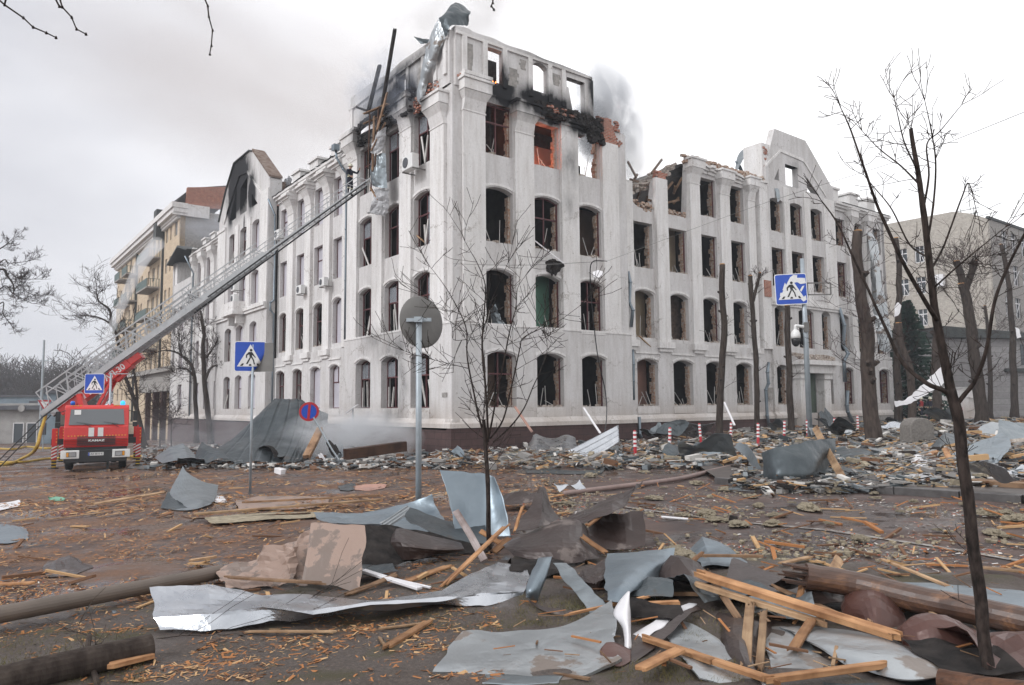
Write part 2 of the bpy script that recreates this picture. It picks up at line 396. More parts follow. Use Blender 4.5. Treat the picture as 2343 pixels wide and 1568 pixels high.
mat('twig', (.045, .026, .023), (.03, .02, .018), 9, .9, 0, .2)
mat('split_wood', (.52, .30, .13), (.36, .18, .08), 7, .85, 0, .4)
mat('conifer', (.018, .040, .030), (.035, .065, .048), 7, .9, 0, .3)
mat('stone', (.20, .185, .17), (.13, .12, .11), 14, .9, 0, .5)
mat('wool', (.33, .285, .21), (.20, .17, .125), 9, 1.0, 0, 1.0, bdist=.04)
mat('rubber', (.02, .02, .02), (.03, .03, .03), 9, .8, 0, .3)
m, n, b = newmat('asphalt')                      # ------------ wet road under dust, chips and puddles
z1 = noisetex(n, .16, 8, .6); z2 = noisetex(n, 1.3, 9, .68); z3 = noisetex(n, 26, 6, .7); z4 = noisetex(n, .42, 8, .62)
base = ramp(n, z3.outputs['Fac'], [(.3, (.024, .015, .014)), (.6, (.050, .034, .031)), (.78, (.105, .076, .066))])
dust = ramp(n, z2.outputs['Fac'], [(.40, (0, 0, 0)), (.66, (1, 1, 1))])
c = mixc(n, dust.outputs[0], base.outputs[0], (.108, .066, .052))
t = N(n, 'ShaderNodeTexCoord'); s = N(n, 'ShaderNodeSeparateXYZ'); n.links.new(t.outputs['Object'], s.inputs[0])
leftm = N(n, 'ShaderNodeMapRange'); leftm.inputs['From Min'].default_value = 1.0; leftm.inputs['From Max'].default_value = -5.0
n.links.new(s.outputs['X'], leftm.inputs['Value'])
zz = noisetex(n, .9, 10, .74); lf = ramp(n, zz.outputs['Fac'], [(.42, (0, 0, 0)), (.54, (1, 1, 1))])
lm = N(n, 'ShaderNodeMath'); lm.operation = 'MULTIPLY'; n.links.new(leftm.outputs[0], lm.inputs[0]); n.links.new(lf.outputs[0], lm.inputs[1])
zf = noisetex(n, 30, 6, .8); leafc = ramp(n, zf.outputs['Fac'], [(.35, (.07, .038, .024)), (.55, (.16, .078, .038)), (.75, (.27, .135, .065))])
lm2 = N(n, 'ShaderNodeMath'); lm2.operation = 'MULTIPLY'; lm2.inputs[1].default_value = .8; n.links.new(lm.outputs[0], lm2.inputs[0])
c = mixc(n, lm2.outputs[0], c, leafc.outputs[0])
wet = ramp(n, z4.outputs['Fac'], [(.46, (0, 0, 0)), (.57, (1, 1, 1))])
c = mixc(n, wet.outputs[0], c, (.05, .042, .038), 'MIX') if False else mixc(n, wet.outputs[0], c, mixc(n, .5, c, (.025, .020, .019)))
n.links.new(c, b.inputs['Base Color'])
rr = N(n, 'ShaderNodeMapRange'); rr.inputs['To Min'].default_value = .78; rr.inputs['To Max'].default_value = .16
n.links.new(wet.outputs[0], rr.inputs['Value']); n.links.new(rr.outputs[0], b.inputs['Roughness'])
bm = N(n, 'ShaderNodeMath'); bm.operation = 'MULTIPLY'; iv = N(n, 'ShaderNodeMath'); iv.operation = 'SUBTRACT'; iv.inputs[0].default_value = 1.02
n.links.new(wet.outputs[0], iv.inputs[1]); n.links.new(iv.outputs[0], bm.inputs[0]); n.links.new(z3.outputs['Fac'], bm.inputs[1])
bump(n, b, bm.outputs[0], .6, .012)
m, n, b = newmat('verge_dirt')
z2 = noisetex(n, 1.7, 9, .68); z3 = noisetex(n, 34, 7, .75)
c1_ = ramp(n, z3.outputs['Fac'], [(.3, (.032, .024, .020)), (.55, (.070, .053, .044)), (.72, (.15, .115, .095))])
gr = ramp(n, z2.outputs['Fac'], [(.52, (0, 0, 0)), (.62, (1, 1, 1))])
n.links.new(mixc(n, gr.outputs[0], c1_.outputs[0], (.05, .042, .02)), b.inputs['Base Color']); rv = ramp(n, noisetex(n, .9, 7, .6).outputs['Fac'], [(.42, (.85, .85, .85)), (.60, (.28, .28, .28))]); n.links.new(rv.outputs[0], b.inputs['Roughness'])
bump(n, b, z3.outputs['Fac'], .8, .02)
mat('kerb_stone', (.085, .08, .078), (.055, .05, .05), 6, .45, 0, .3)
mat('paving', (.08, .062, .054), (.045, .036, .032), 3, .55, 0, .5)

# ================================================================= ground
def grid(xs, ys, fz, name, m_):
    mb = MB(); nx = len(xs)
    mb.v = [(x, y, fz(x, y)) for y in ys for x in xs]
    mb.f = [(j * nx + i, j * nx + i + 1, (j + 1) * nx + i + 1, (j + 1) * nx + i) for j in range(len(ys) - 1) for i in range(nx - 1)]
    mb.mi = [0] * len(mb.f)
    return mb.build(name, m_, smooth=True)
def spaced(a, b_, d0, g_):
    v = [a]; d = d0
    while v[-1] < b_: v.append(v[-1] + d); d *= g_
    return v
xs = sorted(set([-q for q in spaced(0, 640, .22, 1.045)] + spaced(0, 640, .22, 1.045)))
ys = [-60, -30, -12, -4, 0, 2] + spaced(3, 680, .22, 1.035)
def verge(x, y): return clampf((9.2 - .35 * x - y + .6 * math.sin(x * .9)) / 1.5, 0, 1) if y > 0 else 1
def fz(x, y):
    z = gz(x, y)
    if -30 < x < 30 and 0 < y < 60:
        z += .018 * noise.noise(Vector((x * .7, y * .7, 0))) - .008
        z += verge(x, y) * .03 * noise.noise(Vector((x * 2.3, y * 2.3, 3)))
    return z
struct(grid(xs, ys, fz, 'ground', 'asphalt'))
# dirt verge in the foreground: a sheet 4 mm above
def inv(x, y): return y < 8.3 + 1.1 * math.sin(x * .5 + 1) + .9 * noise.noise(Vector((x * .8, 1, 0))) - .12 * x
vx = [i * .22 for i in range(-34, 40)]; vy = [2.6 + i * .2 for i in range(0, 40)]
mb = MB(); idx = {}
def vid(i, j):
    if (i, j) not in idx:
        idx[(i, j)] = len(mb.v); x, y = vx[i] + .1 * noise.noise(Vector((i * 1.7, j * 1.7, 0))), vy[j] + .1 * noise.noise(Vector((i * 1.3, j * 1.9, 5)))
        mb.v.append((x, y, fz(x, y) + .03 + .012 * noise.noise(Vector((x * 4, y * 4, 1)))))
    return idx[(i, j)]
for j in range(len(vy) - 1):
    for i in range(len(vx) - 1):
        if inv(vx[i] + .1, vy[j] + .1) and inv(vx[i] + .1, vy[j] + .3): mb.f.append((vid(i, j), vid(i + 1, j), vid(i + 1, j + 1), vid(i, j + 1))); mb.mi.append(0)
struct(mb.build('dirt_verge', 'verge_dirt', smooth=True))
# kerb and raised pavement on the right
kl = [G(1640, 1106), G(1700, 1113), G(1860, 1120), G(2050, 1130), G(2200, 1141), G(2342, 1151), G(2342, 1151) + Vector((6, -2.1, 0))]
mb = MB()
for i in range(len(kl) - 1):
    a, b2 = kl[i], kl[i + 1]; nseg = max(1, int((b2 - a).length / 1.0))
    for k in range(nseg):
        p = a.lerp(b2, k / nseg); q = a.lerp(b2, (k + .985) / nseg)
        p = Vector((p.x, p.y, gz(p.x, p.y) + .05)); q = Vector((q.x, q.y, gz(q.x, q.y) + .05))
        mb.bar(p, q, .16, .17)
struct(mb.build('kerb', 'kerb_stone', mod=bev(.015, 2)))
far_l = [Vector((6.6, 30.5, 0)), Vector((9, 35.5, 0)), Vector((15, 41, 0)), Vector((22, 47, 0)), Vector((28, 51, 0)), Vector((40, 54, 0)), Vector((60, 56, 0))]
mb = MB(); NS = 24
for i in range(len(kl)):
    for k in range(NS + 1):
        tt = k / NS; p = kl[i].lerp(far_l[i], tt); off = Vector((0, .1, 0)) if k == 0 else Vector((0, 0, 0)); p = p + off
        mb.v.append((p.x, p.y, gz(p.x, p.y) + .12 * (1 - .6 * tt) + .015 * noise.noise(Vector((p.x, p.y, 0)))))
for i in range(len(kl) - 1):
    for k in range(NS): mb.f.append((i * (NS + 1) + k, (i + 1) * (NS + 1) + k, (i + 1) * (NS + 1) + k + 1, i * (NS + 1) + k + 1)); mb.mi.append(0)
struct(mb.build('pavement', 'paving', smooth=True))
# worn road line
m, n, b = newmat('road_paint'); zz = noisetex(n, 9, 6, .7); rr = ramp(n, zz.outputs['Fac'], [(.45, (.24, .22, .20)), (.6, (.09, .075, .068))]); n.links.new(rr.outputs[0], b.inputs['Base Color'])
mb = MB()
pts = [G(1360, 1150), G(1640, 1190), G(1900, 1215), G(2100, 1243), G(2340, 1285)]
for i in range(len(pts) - 1):
    for k in range(12):
        p = pts[i].lerp(pts[i + 1], k / 12); q = pts[i].lerp(pts[i + 1], (k + 1) / 12); dd = (q - p).normalized(); s_ = Vector((-dd.y, dd.x, 0)) * .05
        mb.add([Vector((v.x, v.y, fz(v.x, v.y) + .012)) for v in (p - s_, q - s_, q + s_, p + s_)], [(0, 1, 2, 3)])
struct(mb.build('road_marking', 'road_paint'))

# ================================================================= the damaged building
KX, KY = -2.6418, 32.4
ANG = math.atan2(.6, .8)
dR, dL = Vector((.8, .6, 0)), Vector((-.6, .8, 0))
bld = thing('public_building', 'long grey-white four-storey building with a burning corner tower, blown-out windows and two gabled wings', 'building', (KX, KY, 0), ANG, world=False)
def P(side, u, d, z): return Vector((u, -d, z)) if side == 'R' else Vector((-d, u, z))
def onpl(side, x, y, off, K=(KX, KY)):
    """photo pixel -> (u, z) on a facade plane"""
    d, n_ = (dR, Vector((.6, -.8, 0))) if side == 'R' else (dL, Vector((-.8, -.6, 0)))
    q = Vector((K[0], K[1], 0)) + n_ * off; r = ray(x, y); t_ = ((q - CP).dot(n_)) / r.dot(n_); p = CP + r * t_
    return (p - Vector((K[0], K[1], 0))).dot(d), p.z
def interp(pl, u):
    if u <= pl[0][0]: return pl[0][1]
    for (a, za), (b_, zb) in zip(pl, pl[1:]):
        if u <= b_: return za + (zb - za) * (u - a) / max(1e-6, b_ - a)
    return pl[-1][1]
def wall(mb, side, off, th, ua, ub, za, top, cols=(), du=1.5, ends=True):
    """wall slab with window holes; cols = [(ul, ur, [(sill, spring, crown)...])]"""
    tf = (lambda u: top) if not hasattr(top, '__len__') else (lambda u: interp(top, u))
    segs = []; u = ua
    for (ul, ur, ops) in sorted(cols, key=lambda c: c[0]):
        if ul > u: segs.append((u, ul, None, ul, ur))
        arch = any(o[2] > o[1] for o in ops); k = 6 if arch else (2 if hasattr(top, '__len__') else 1)
        for j in range(k): segs.append((ul + (ur - ul) * j / k, ul + (ur - ul) * (j + 1) / k, ops, ul, ur))
        u = ur
    if u < ub: segs.append((u, ub, None, 0, 0))
    def arch(o, u, ul, ur):
        s, sp, c_ = o
        if c_ <= sp: return sp
        t_ = (u - ul) / (ur - ul) * 2 - 1; return sp + (c_ - sp) * (1 - abs(t_) ** 2.2)
    def quad(u0, z00, z01, u1, z10, z11, d):
        mb.add([P(side, u0, d, z00), P(side, u1, d, z10), P(side, u1, d, z11), P(side, u0, d, z01)], [(0, 1, 2, 3)])
    for (u0, u1, ops, ul, ur) in segs:
        if ops is None:
            k = max(1, int((u1 - u0) / du + .5)) if hasattr(top, '__len__') else 1
            for j in range(k):
                a = u0 + (u1 - u0) * j / k; b_ = u0 + (u1 - u0) * (j + 1) / k
                for d in (off, off - th): quad(a, za, tf(a), b_, za, tf(b_), d)
                mb.add([P(side, a, off, tf(a)), P(side, b_, off, tf(b_)), P(side, b_, off - th, tf(b_)), P(side, a, off - th, tf(a))], [(0, 1, 2, 3)])
        else:
            zl0 = zl1 = za
            for o in sorted(ops):
                for d in (off, off - th): quad(u0, zl0, o[0], u1, zl1, o[0], d)
                mb.add([P(side, u0, off, o[0]), P(side, u1, off, o[0]), P(side, u1, off - th, o[0]), P(side, u0, off - th, o[0])], [(0, 1, 2, 3)])
                zl0, zl1 = arch(o, u0, ul, ur), arch(o, u1, ul, ur)
                mb.add([P(side, u0, off, zl0), P(side, u1, off, zl1), P(side, u1, off - th, zl1), P(side, u0, off - th, zl0)], [(0, 1, 2, 3)])
                for (uu, jj) in ((ul, u0 == ul), (ur, abs(u1 - ur) < 1e-6)):
                    if jj: mb.add([P(side, uu, off, o[0]), P(side, uu, off - th, o[0]), P(side, uu, off - th, arch(o, uu, ul, ur)), P(side, uu, off, arch(o, uu, ul, ur))], [(0, 1, 2, 3)])
            for d in (off, off - th): quad(u0, zl0, tf(u0), u1, zl1, tf(u1), d)
            mb.add([P(side, u0, off, tf(u0)), P(side, u1, off, tf(u1)), P(side, u1, off - th, tf(u1)), P(side, u0, off - th, tf(u0))], [(0, 1, 2, 3)])
    if ends:
        for uu in (ua, ub): mb.add([P(side, uu, off, za), P(side, uu, off - th, za), P(side, uu, off - th, tf(uu)), P(side, uu, off, tf(uu))], [(0, 1, 2, 3)])
def lbox(mb, side, u0, u1, d0, d1, z0, z1):
    a, b_ = P(side, u0, d0, z0), P(side, u1, d1, z1); mb.box2(a, b_)
# storey table
GF = (1.68, 4.03, 4.24); F2 = (5.42, 7.85, 8.07); F3 = (9.33, 11.76, 11.95); F4 = (13.5, 15.95, 15.95)
F3w = (9.33, 11.9, 11.9); F4w = (13.08, 15.42, 15.42)
def rag(a, b_, z, amp, step=.3, seed=0): 
    k = int((b_ - a) / step); return [(a + (b_ - a) * i / k, z + amp * noise.noise(Vector((i * .9, seed, 0))) * 1.6) for i in range(k + 1)]
RT = [(1.9, 3.55), (4.78, 6.45), (7.65, 9.28)]            # tower windows, right face
LT = [(1.9, 3.65), (4.9, 6.7), (7.92, 9.7)]               # tower windows, left face
RW = [(12.2, 13.85), (15.13, 16.8), (18.0, 19.6), (20.84, 22.4)]
LW = [(13.15, 14.6), (16.0, 17.6), (19.05, 20.65), (22.2, 23.8)]
RP = [(24.85, 26.3), (27.1, 28.6), (29.6, 31.05)]
LP = [(26.4, 28.0), (29.3, 30.95), (32.3, 33.8)]
RV = [(33.15, 34.45), (35.5, 36.9), (38.1, 39.6)]
LV = [(38.4, 39.9), (41.7, 43.2), (44.9, 46.4)]
W = MB()
TH = .55
# tower: ground floor flush, upper floors recessed between pilasters
for side, cols in (('R', RT), ('L', LT)):
    wall(W, side, 0, TH, 0 if side == 'R' else TH, 11.2, 1.1, 5.45, [(a, b_, [(GF)]) for a, b_ in cols])
    wall(W, side, -.16, TH - .16, .16 if side == 'R' else TH, 11.2, 5.45, rag(0, 11.2, 16.35, .05), [(a, b_, [F2, F3, F4 if side == 'R' else (13.3, 15.9, 15.9)]) for a, b_ in cols])
W.build('wall', 'plaster', bld)
W = MB()                                                  # right wing, main part
wall(W, 'R', -.6, .5, 11.2, 24.5, 1.1, 5.2, [(a, b_, [GF]) for a, b_ in RW])
topR = [(11.2, 13.3), (12.0, 13.25), (12.6, 12.75), (13.9, 12.6), (14.2, 14.6), (14.6, 14.9), (14.95, 14.6), (15.1, 12.7), (16.9, 12.7), (17.0, 15.9), (17.4, 16.4), (18.5, 16.1), (20, 16.25), (21, 16.05), (22, 16.2), (24.5, 16.1)]
wall(W, 'R', -.78, .4, 11.2, 24.5, 5.2, topR, [(12.2, 13.85, [F2, F3w]), (15.13, 16.8, [F2, F3w])] + [(a, b_, [F2, F3w, F4w]) for a, b_ in RW[2:]], du=.3)
W.build('wall', 'plaster', bld)
W = MB()                                                  # right pavilion with its gable
gabR = [(24.5, 17.2), (25.7, 20.0), (29.35, 19.95), (32.6, 17.1)]
wall(W, 'R', -.45, .5, 24.5, 32.65, 1.1, 8.4, [(24.85, 26.1, [GF, F2]), (27.55, 29.35, [(.25, 3.9, 4.0), F2]), (30.35, 31.45, [GF, F2])])
wall(W, 'R', -.50, .45, 24.5, 32.65, 8.4, 16.15, [(a, b_, [F3w, (13.0, 15.1, 15.25)]) for a, b_ in RP])
def gable_wall(W, side, off, th, u0, u1, zb, outline, holes):
    """triangular gable built in vertical slices with polygonal holes"""
    us = sorted(set([round(u0 + (u1 - u0) * i / 64, 3) for i in range(65)] + [round(p[0], 3) for p in outline] + [round(q[0], 3) for h in holes for q in h]))
    def span(h, u):
        zs_ = []
        for (a, b_) in zip(h, h[1:] + h[:1]):
            if abs(a[0] - b_[0]) < 1e-6:
                if abs(a[0] - u) < 1e-6: zs_ += [a[1], b_[1]]
            elif min(a[0], b_[0]) - 1e-6 <= u <= max(a[0], b_[0]) + 1e-6: zs_.append(a[1] + (b_[1] - a[1]) * (u - a[0]) / (b_[0] - a[0]))
        return (min(zs_), max(zs_)) if len(zs_) > 1 else None
    for a, b_ in zip(us, us[1:]):
        if a < u0 or b_ > u1: continue
        e = 1e-4; l0 = l1 = zb; m_ = (a + b_) / 2
        for h in sorted([h for h in holes if min(q[0] for q in h) < m_ < max(q[0] for q in h)], key=lambda h: h[0][1]):
            sa, sb = span(h, a + e), span(h, b_ - e)
            if not sa or not sb: continue
            for d in (off, off - th): W.add([P(side, a, d, l0), P(side, b_, d, l1), P(side, b_, d, sb[0]), P(side, a, d, sa[0])], [(0, 1, 2, 3)])
            for i in (0, 1): W.add([P(side, a, off, sa[i]), P(side, b_, off, sb[i]), P(side, b_, off - th, sb[i]), P(side, a, off - th, sa[i])], [(0, 1, 2, 3)])
            l0, l1 = sa[1], sb[1]
        ta, tb = interp(outline, a), interp(outline, b_)
        for d in (off, off - th): W.add([P(side, a, d, l0), P(side, b_, d, l1), P(side, b_, d, tb), P(side, a, d, ta)], [(0, 1, 2, 3)])
        W.add([P(side, a, off, ta), P(side, b_, off, tb), P(side, b_, off - th, tb), P(side, a, off - th, ta)], [(0, 1, 2, 3)])
    for h in holes:
        for (a, b_) in zip(h, h[1:] + h[:1]):
            W.add([P(side, a[0], off, a[1]), P(side, b_[0], off, b_[1]), P(side, b_[0], off - th, b_[1]), P(side, a[0], off - th, a[1])], [(0, 1, 2, 3)])
    for uu in (u0, u1): W.add([P(side, uu, off, zb), P(side, uu, off - th, zb), P(side, uu, off - th, interp(outline, uu)), P(side, uu, off, interp(outline, uu))], [(0, 1, 2, 3)])
gable_wall(W, 'R', -.50, .45, 24.5, 32.65, 16.15, gabR, [[(26.75, 16.35), (28.25, 16.35), (28.25, 17.8), (26.75, 17.8)], [(29.3, 16.3), (30.8, 16.3), (29.3, 17.35)], [(25.45, 16.5), (26.0, 16.5), (26.0, 17.35)]])
W.build('wall', 'plaster', bld)
T = MB()                                                  # raised hood band on the right gable, belts
hood = [(24.6, 17.2), (26.25, 18.5), (28.95, 18.35), (31.6, 16.3)]
for (a, b_) in zip(hood, hood[1:]):
    v = [P('R', a[0], -.44, a[1]), P('R', b_[0], -.44, b_[1]), P('R', b_[0], -.44, b_[1] + .2), P('R', a[0], -.44, a[1] + .2)]
    v += [p + Vector((0, .1, 0)) for p in v]; T.add(v, [(0, 1, 2, 3), (0, 1, 5, 4), (3, 2, 6, 7), (0, 4, 7, 3), (1, 5, 6, 2)])
lbox(T, 'R', 24.45, 32.7, -.25, -.46, 8.25, 8.48); lbox(T, 'R', 24.45, 32.7, -.33, -.46, 8.08, 8.25)
W = MB()                                                  # right far wing
wall(W, 'R', -.6, .5, 32.65, 40.2, 1.1, 5.2, [(a, b_, [GF]) for a, b_ in RV])
wall(W, 'R', -.75, .4, 32.65, 40.2, 5.2, 16.0, [(a, b_, [F2, F3w, (13.1, 15.1, 15.1)]) for a, b_ in RV])
W.box2((39.8, .75, -.4), (40.2, 14, 16.0))
W.build('wall', 'plaster', bld)
W = MB()                                                  # left wing
wall(W, 'L', -.6, .5, 11.2, 24.3, 1.1, 5.2, [(a, b_, [GF]) for a, b_ in LW])
wall(W, 'L', -.75, .4, 11.2, 24.3, 5.2, 16.3, [(a, b_, [(5.55, 8.0, 8.25), (9.45, 11.9, 11.9), (13.25, 15.65, 15.65)]) for a, b_ in LW])
W.build('wall', 'plaster', bld)
W = MB()                                                  # left pavilion with the burnt gable
wall(W, 'L', 0, .6, 24.3, 36.8, 1.1, 9.1, [(LP[0][0], LP[0][1], [GF, F2]), (29.6, 31.3, [GF, F2]), (32.6, 34.3, [GF, F2])])
wall(W, 'L', -.05, .55, 24.3, 36.8, 9.1, 16.5, [(a, b_, [(9.4, 11.7, 11.9), (13.25, 15.5, 15.65)]) for a, b_ in LP])
gabL = [(24.3, 18.1), (28.3, 21.15), (28.9, 21.35), (32.8, 21.4), (34.9, 19.7), (36.8, 17.4)]
gable_wall(W, 'L', -.05, .9, 24.3, 36.8, 16.5, gabL, [[(29.4, 16.8), (31.1, 16.8), (31.1, 19.0), (29.4, 19.5)], [(26.85, 16.8), (28.25, 16.8), (28.25, 17.9)], [(32.1, 16.8), (34.0, 16.8), (32.1, 19.3)]])
W.build('wall', 'plaster', bld)
hood = [(25.0, 16.6), (29.3, 19.75), (31.3, 20.0), (35.2, 16.9)]
for (a, b_) in zip(hood, hood[1:]):
    v = [P('L', a[0], .06, a[1]), P('L', b_[0], .06, b_[1]), P('L', b_[0], .06, b_[1] + .22), P('L', a[0], .06, a[1] + .22)]
    v += [p + Vector((.12, 0, 0)) for p in v]; T.add(v, [(0, 1, 2, 3), (0, 1, 5, 4), (3, 2, 6, 7), (0, 4, 7, 3), (1, 5, 6, 2)])
lbox(T, 'L', 24.25, 36.85, .25, -.02, 8.95, 9.2); lbox(T, 'L', 24.25, 36.85, .16, -.02, 8.75, 8.95)
lbox(T, 'L', 34.6, 36.85, .12, -.02, 16.3, 16.55)
W = MB()                                                  # left far wing and end pavilion
wall(W, 'L', -.75, .5, 36.8, 47.2, 1.1, 16.3, [(a, b_, [(1.68, 4.1, 4.1), F2, F3w, (13.2, 15.5, 15.5)]) for a, b_ in LV])
wall(W, 'L', -.45, .5, 47.2, 55.0, 1.1, 14.4, [(50.0, 51.6, [(1.68, 4.1, 4.1), F2, F3w]), (53.3, 54.2, [F2, F3w])])
W.box2((.45, 54.6, -1), (8, 55.0, 17))
W.build('wall', 'plaster', bld)
# pilasters, each one a part
def pil(side, u0, u1, d0, d1, z0, z1, flare=True, base=False, m_='trim_plaster'):
    q = MB(); zc = z1 - 1.5 if flare else z1
    lbox(q, side, u0, u1, d0, d1, z0, zc)
    if flare:
        k = .14
        lbox(q, side, u0 - .03, u1 + .03, d0, d1 + .03, zc, zc + .06)
        a = [P(side, u0, d0, zc + .06), P(side, u1, d0, zc + .06), P(side, u1, d1, zc + .06), P(side, u0, d1, zc + .06)]
        b2 = [P(side, u0 - k, d0, z1 - .62), P(side, u1 + k, d0, z1 - .62), P(side, u1 + k, d1 + .34, z1 - .62), P(side, u0 - k, d1 + .34, z1 - .62)]
        c_ = [P(side, u0 + .02, d0, z1 - .95), P(side, u1 - .02, d0, z1 - .95), P(side, u1 - .02, d1 + .14, z1 - .95), P(side, u0 + .02, d1 + .14, z1 - .95)]
        q.add(a + c_, [(0, 1, 5, 4), (1, 2, 6, 5), (2, 3, 7, 6), (3, 0, 4, 7)]); q.add(c_ + b2, [(0, 1, 5, 4), (1, 2, 6, 5), (2, 3, 7, 6), (3, 0, 4, 7), (4, 5, 6, 7)])
        lbox(q, side, u0 - k - .02, u1 + k + .02, d0, d1 + .36, z1 - .6, z1 - .12); lbox(q, side, u0 - k - .09, u1 + k + .09, d0, d1 + .43, z1 - .118, z1)
    if base:
        lbox(q, side, u0 - .16, u1 + .16, d0, d1 + .16, z0 - .33, z0 + .02); lbox(q, side, u0 - .03, u1 + .03, d0, d1 + .06, z0 - .52, z0 - .33)
    return q.build('pilaster', m_, bld)
for u0, u1, zt, fl in ((.65, 1.87, 16.68, 1), (3.6, 4.74, 16.3, 1), (6.5, 7.63, 15.9, 0), (9.32, 10.48, 15.55, 0)): pil('R', u0, u1, -.17, .0, 5.45, zt, fl)
for u0, u1, zt, fl in ((.65, 1.87, 16.1, 1), (3.69, 4.87, 16.9, 1), (6.74, 7.89, 16.9, 1), (9.74, 10.99, 16.95, 1)): pil('L', u0, u1, -.17, .0, 5.45, zt, fl)
for u0, u1, zt, fl in ((14.0, 14.97, 14.6, 0), (16.95, 17.85, 16.3, 1), (19.75, 20.7, 16.1, 1), (22.55, 23.3, 16.15, 1)): pil('R', u0, u1, -.79, -.55, 5.2, zt, fl, True)
pil('R', 23.6, 24.5, -.79, -.42, 5.2, 16.1, 0)
pil('R', 11.25, 12.05, -.8, -.5, 5.2, 14.0, 0, True)
for u0, u1 in ((34.6, 35.35), (37.05, 37.95)): pil('R', u0, u1, -.76, -.55, 5.2, 15.9, 1, True)
for u0, u1 in ((11.25, 12.9), (14.75, 15.75), (17.8, 18.8), (20.85, 21.95)): pil('L', u0, u1, -.76, -.55, 5.2, 16.35, 1, u0 > 12)
for u0, u1 in ((40.2, 41.4), (43.5, 44.6), (46.6, 47.2)): pil('L', u0, u1, -.76, -.6, 5.2, 16.3, 1)
for u0, u1 in ((28.2, 29.1), (31.15, 32.1)): pil('L', u0, u1, -.06, .04, 9.2, 16.1, 0)
pil('L', 24.3, 25.9, -.06, .05, 9.2, 17.4, 0); pil('L', 34.6, 36.8, -.06, .05, 9.2, 16.3, 0)
for u0, u1 in ((26.35, 27.0), (28.75, 29.45), (31.2, 32.6)): pil('R', u0, u1, -.51, -.42, 8.5, 16.15, 0)
# plinth and ledge
q = MB()
lbox(q, 'R', -.08, 11.3, -.3, .09, -1.2, .79); lbox(q, 'L', -.08, 11.3, -.3, .09, -1.2, .7)
lbox(q, 'R', 11.3, 24.45, -.9, -.5, -1.2, .79); lbox(q, 'L', 11.3, 24.25, -.9, -.5, -1.4, .7); lbox(q, 'L', 24.25, 36.85, -.5, .09, -2, .7); lbox(q, 'L', 36.85, 55, -.9, -.38, -2, .7)
q.build('plinth', 'plinth_tile', bld)
q = MB(); lbox(q, 'R', 24.45, 27.3, -.9, -.36, -1.2, .75); lbox(q, 'R', 29.6, 40.3, -.9, -.36, -1.2, .75); q.build('plinth', 'concrete', bld)
q = MB()
def ledge(q, side, u0, u1, d):
    a = [P(side, u0, d - .35, .79), P(side, u1, d - .35, .79), P(side, u1, d + .16, .79), P(side, u0, d + .16, .79)]
    c_ = [P(side, u0, d - .35, 1.2), P(side, u1, d - .35, 1.2), P(side, u1, d + .02, 1.2), P(side, u0, d + .02, 1.2)]
    m_ = [P(side, u0, d - .35, .98), P(side, u1, d - .35, .98), P(side, u1, d + .16, .98), P(side, u0, d + .16, .98)]
    for x, y in ((a, m_), (m_, c_)): q.add(x + y, [(0, 1, 5, 4), (1, 2, 6, 5), (2, 3, 7, 6), (3, 0, 4, 7), (4, 5, 6, 7)])
    q.add(a, [(0, 1, 2, 3)])
ledge(q, 'R', -.12, 11.35, 0); ledge(q, 'L', -.12, 11.35, 0); ledge(q, 'R', 11.35, 24.4, -.6); ledge(q, 'R', 24.4, 27.3, -.42); ledge(q, 'R', 29.6, 32.7, -.42); ledge(q, 'R', 32.7, 40.3, -.6)
ledge(q, 'L', 11.35, 24.2, -.6); ledge(q, 'L', 24.2, 36.9, 0); ledge(q, 'L', 36.9, 55, -.6)
q.build('ledge', 'trim_plaster', bld)
# panel lines above the ground floor windows of the wings, window aprons
for a, b_ in RW: lbox(T, 'R', a - .15, b_ + .15, -.54, -.62, 4.52, 4.6); lbox(T, 'R', a - .05, b_ + .05, -.56, -.62, 1.25, 1.6)
for a, b_ in LW: lbox(T, 'L', a - .15, b_ + .15, -.54, -.62, 4.55, 4.63); lbox(T, 'L', a - .05, b_ + .05, -.56, -.62, 1.25, 1.6)
for a, b_ in RT: lbox(T, 'R', a - .06, b_ + .05, .03, -.02, 1.2, 1.63)
for a, b_ in LT: lbox(T, 'L', a - .06, b_ + .05, .03, -.02, 1.2, 1.63)
for a, b_ in RT: lbox(T, 'R', a, b_, .02, -.17, 5.3, 5.43)
lbox(T, 'L', 0.0, 11.25, .03, -.1, 5.40, 5.50); lbox(T, 'R', 0.0, 11.25, .03, -.1, 5.40, 5.50)
# hood moulds over arched windows
def arch_trim(q, side, d, ul, ur, o, wd=.12, pr=.05):
    s, sp, c_ = o; k = 10
    for i in range(k):
        pts_ = []
        for t_ in (i / k, (i + 1) / k):
            u = ul - .1 + (ur - ul + .2) * t_; v = t_ * 2 - 1; z = sp + (c_ - sp) * (1 - abs(v) ** 2.2) + .05
            pts_.append((u, z))
        (a, za), (b_, zb) = pts_
        v = [P(side, a, d + pr, za), P(side, b_, d + pr, zb), P(side, b_, d + pr, zb + wd), P(side, a, d + pr, za + wd)]
        v += [P(side, a, d - .02, za), P(side, b_, d - .02, zb), P(side, b_, d - .02, zb + wd), P(side, a, d - .02, za + wd)]
        q.add(v, [(0, 1, 2, 3), (0, 1, 5, 4), (3, 2, 6, 7), (0, 4, 7, 3), (1, 5, 6, 2)])
for a, b_ in RT: arch_trim(T, 'R', 0, a, b_, GF); arch_trim(T, 'R', -.16, a, b_, F2); arch_trim(T, 'R', -.16, a, b_, F3)
for a, b_ in LT: arch_trim(T, 'L', 0, a, b_, GF); arch_trim(T, 'L', -.16, a, b_, F2); arch_trim(T, 'L', -.16, a, b_, F3)
for a, b_ in RW + RV: arch_trim(T, 'R', -.6, a, b_, GF); arch_trim(T, 'R', -.78, a, b_, F2)
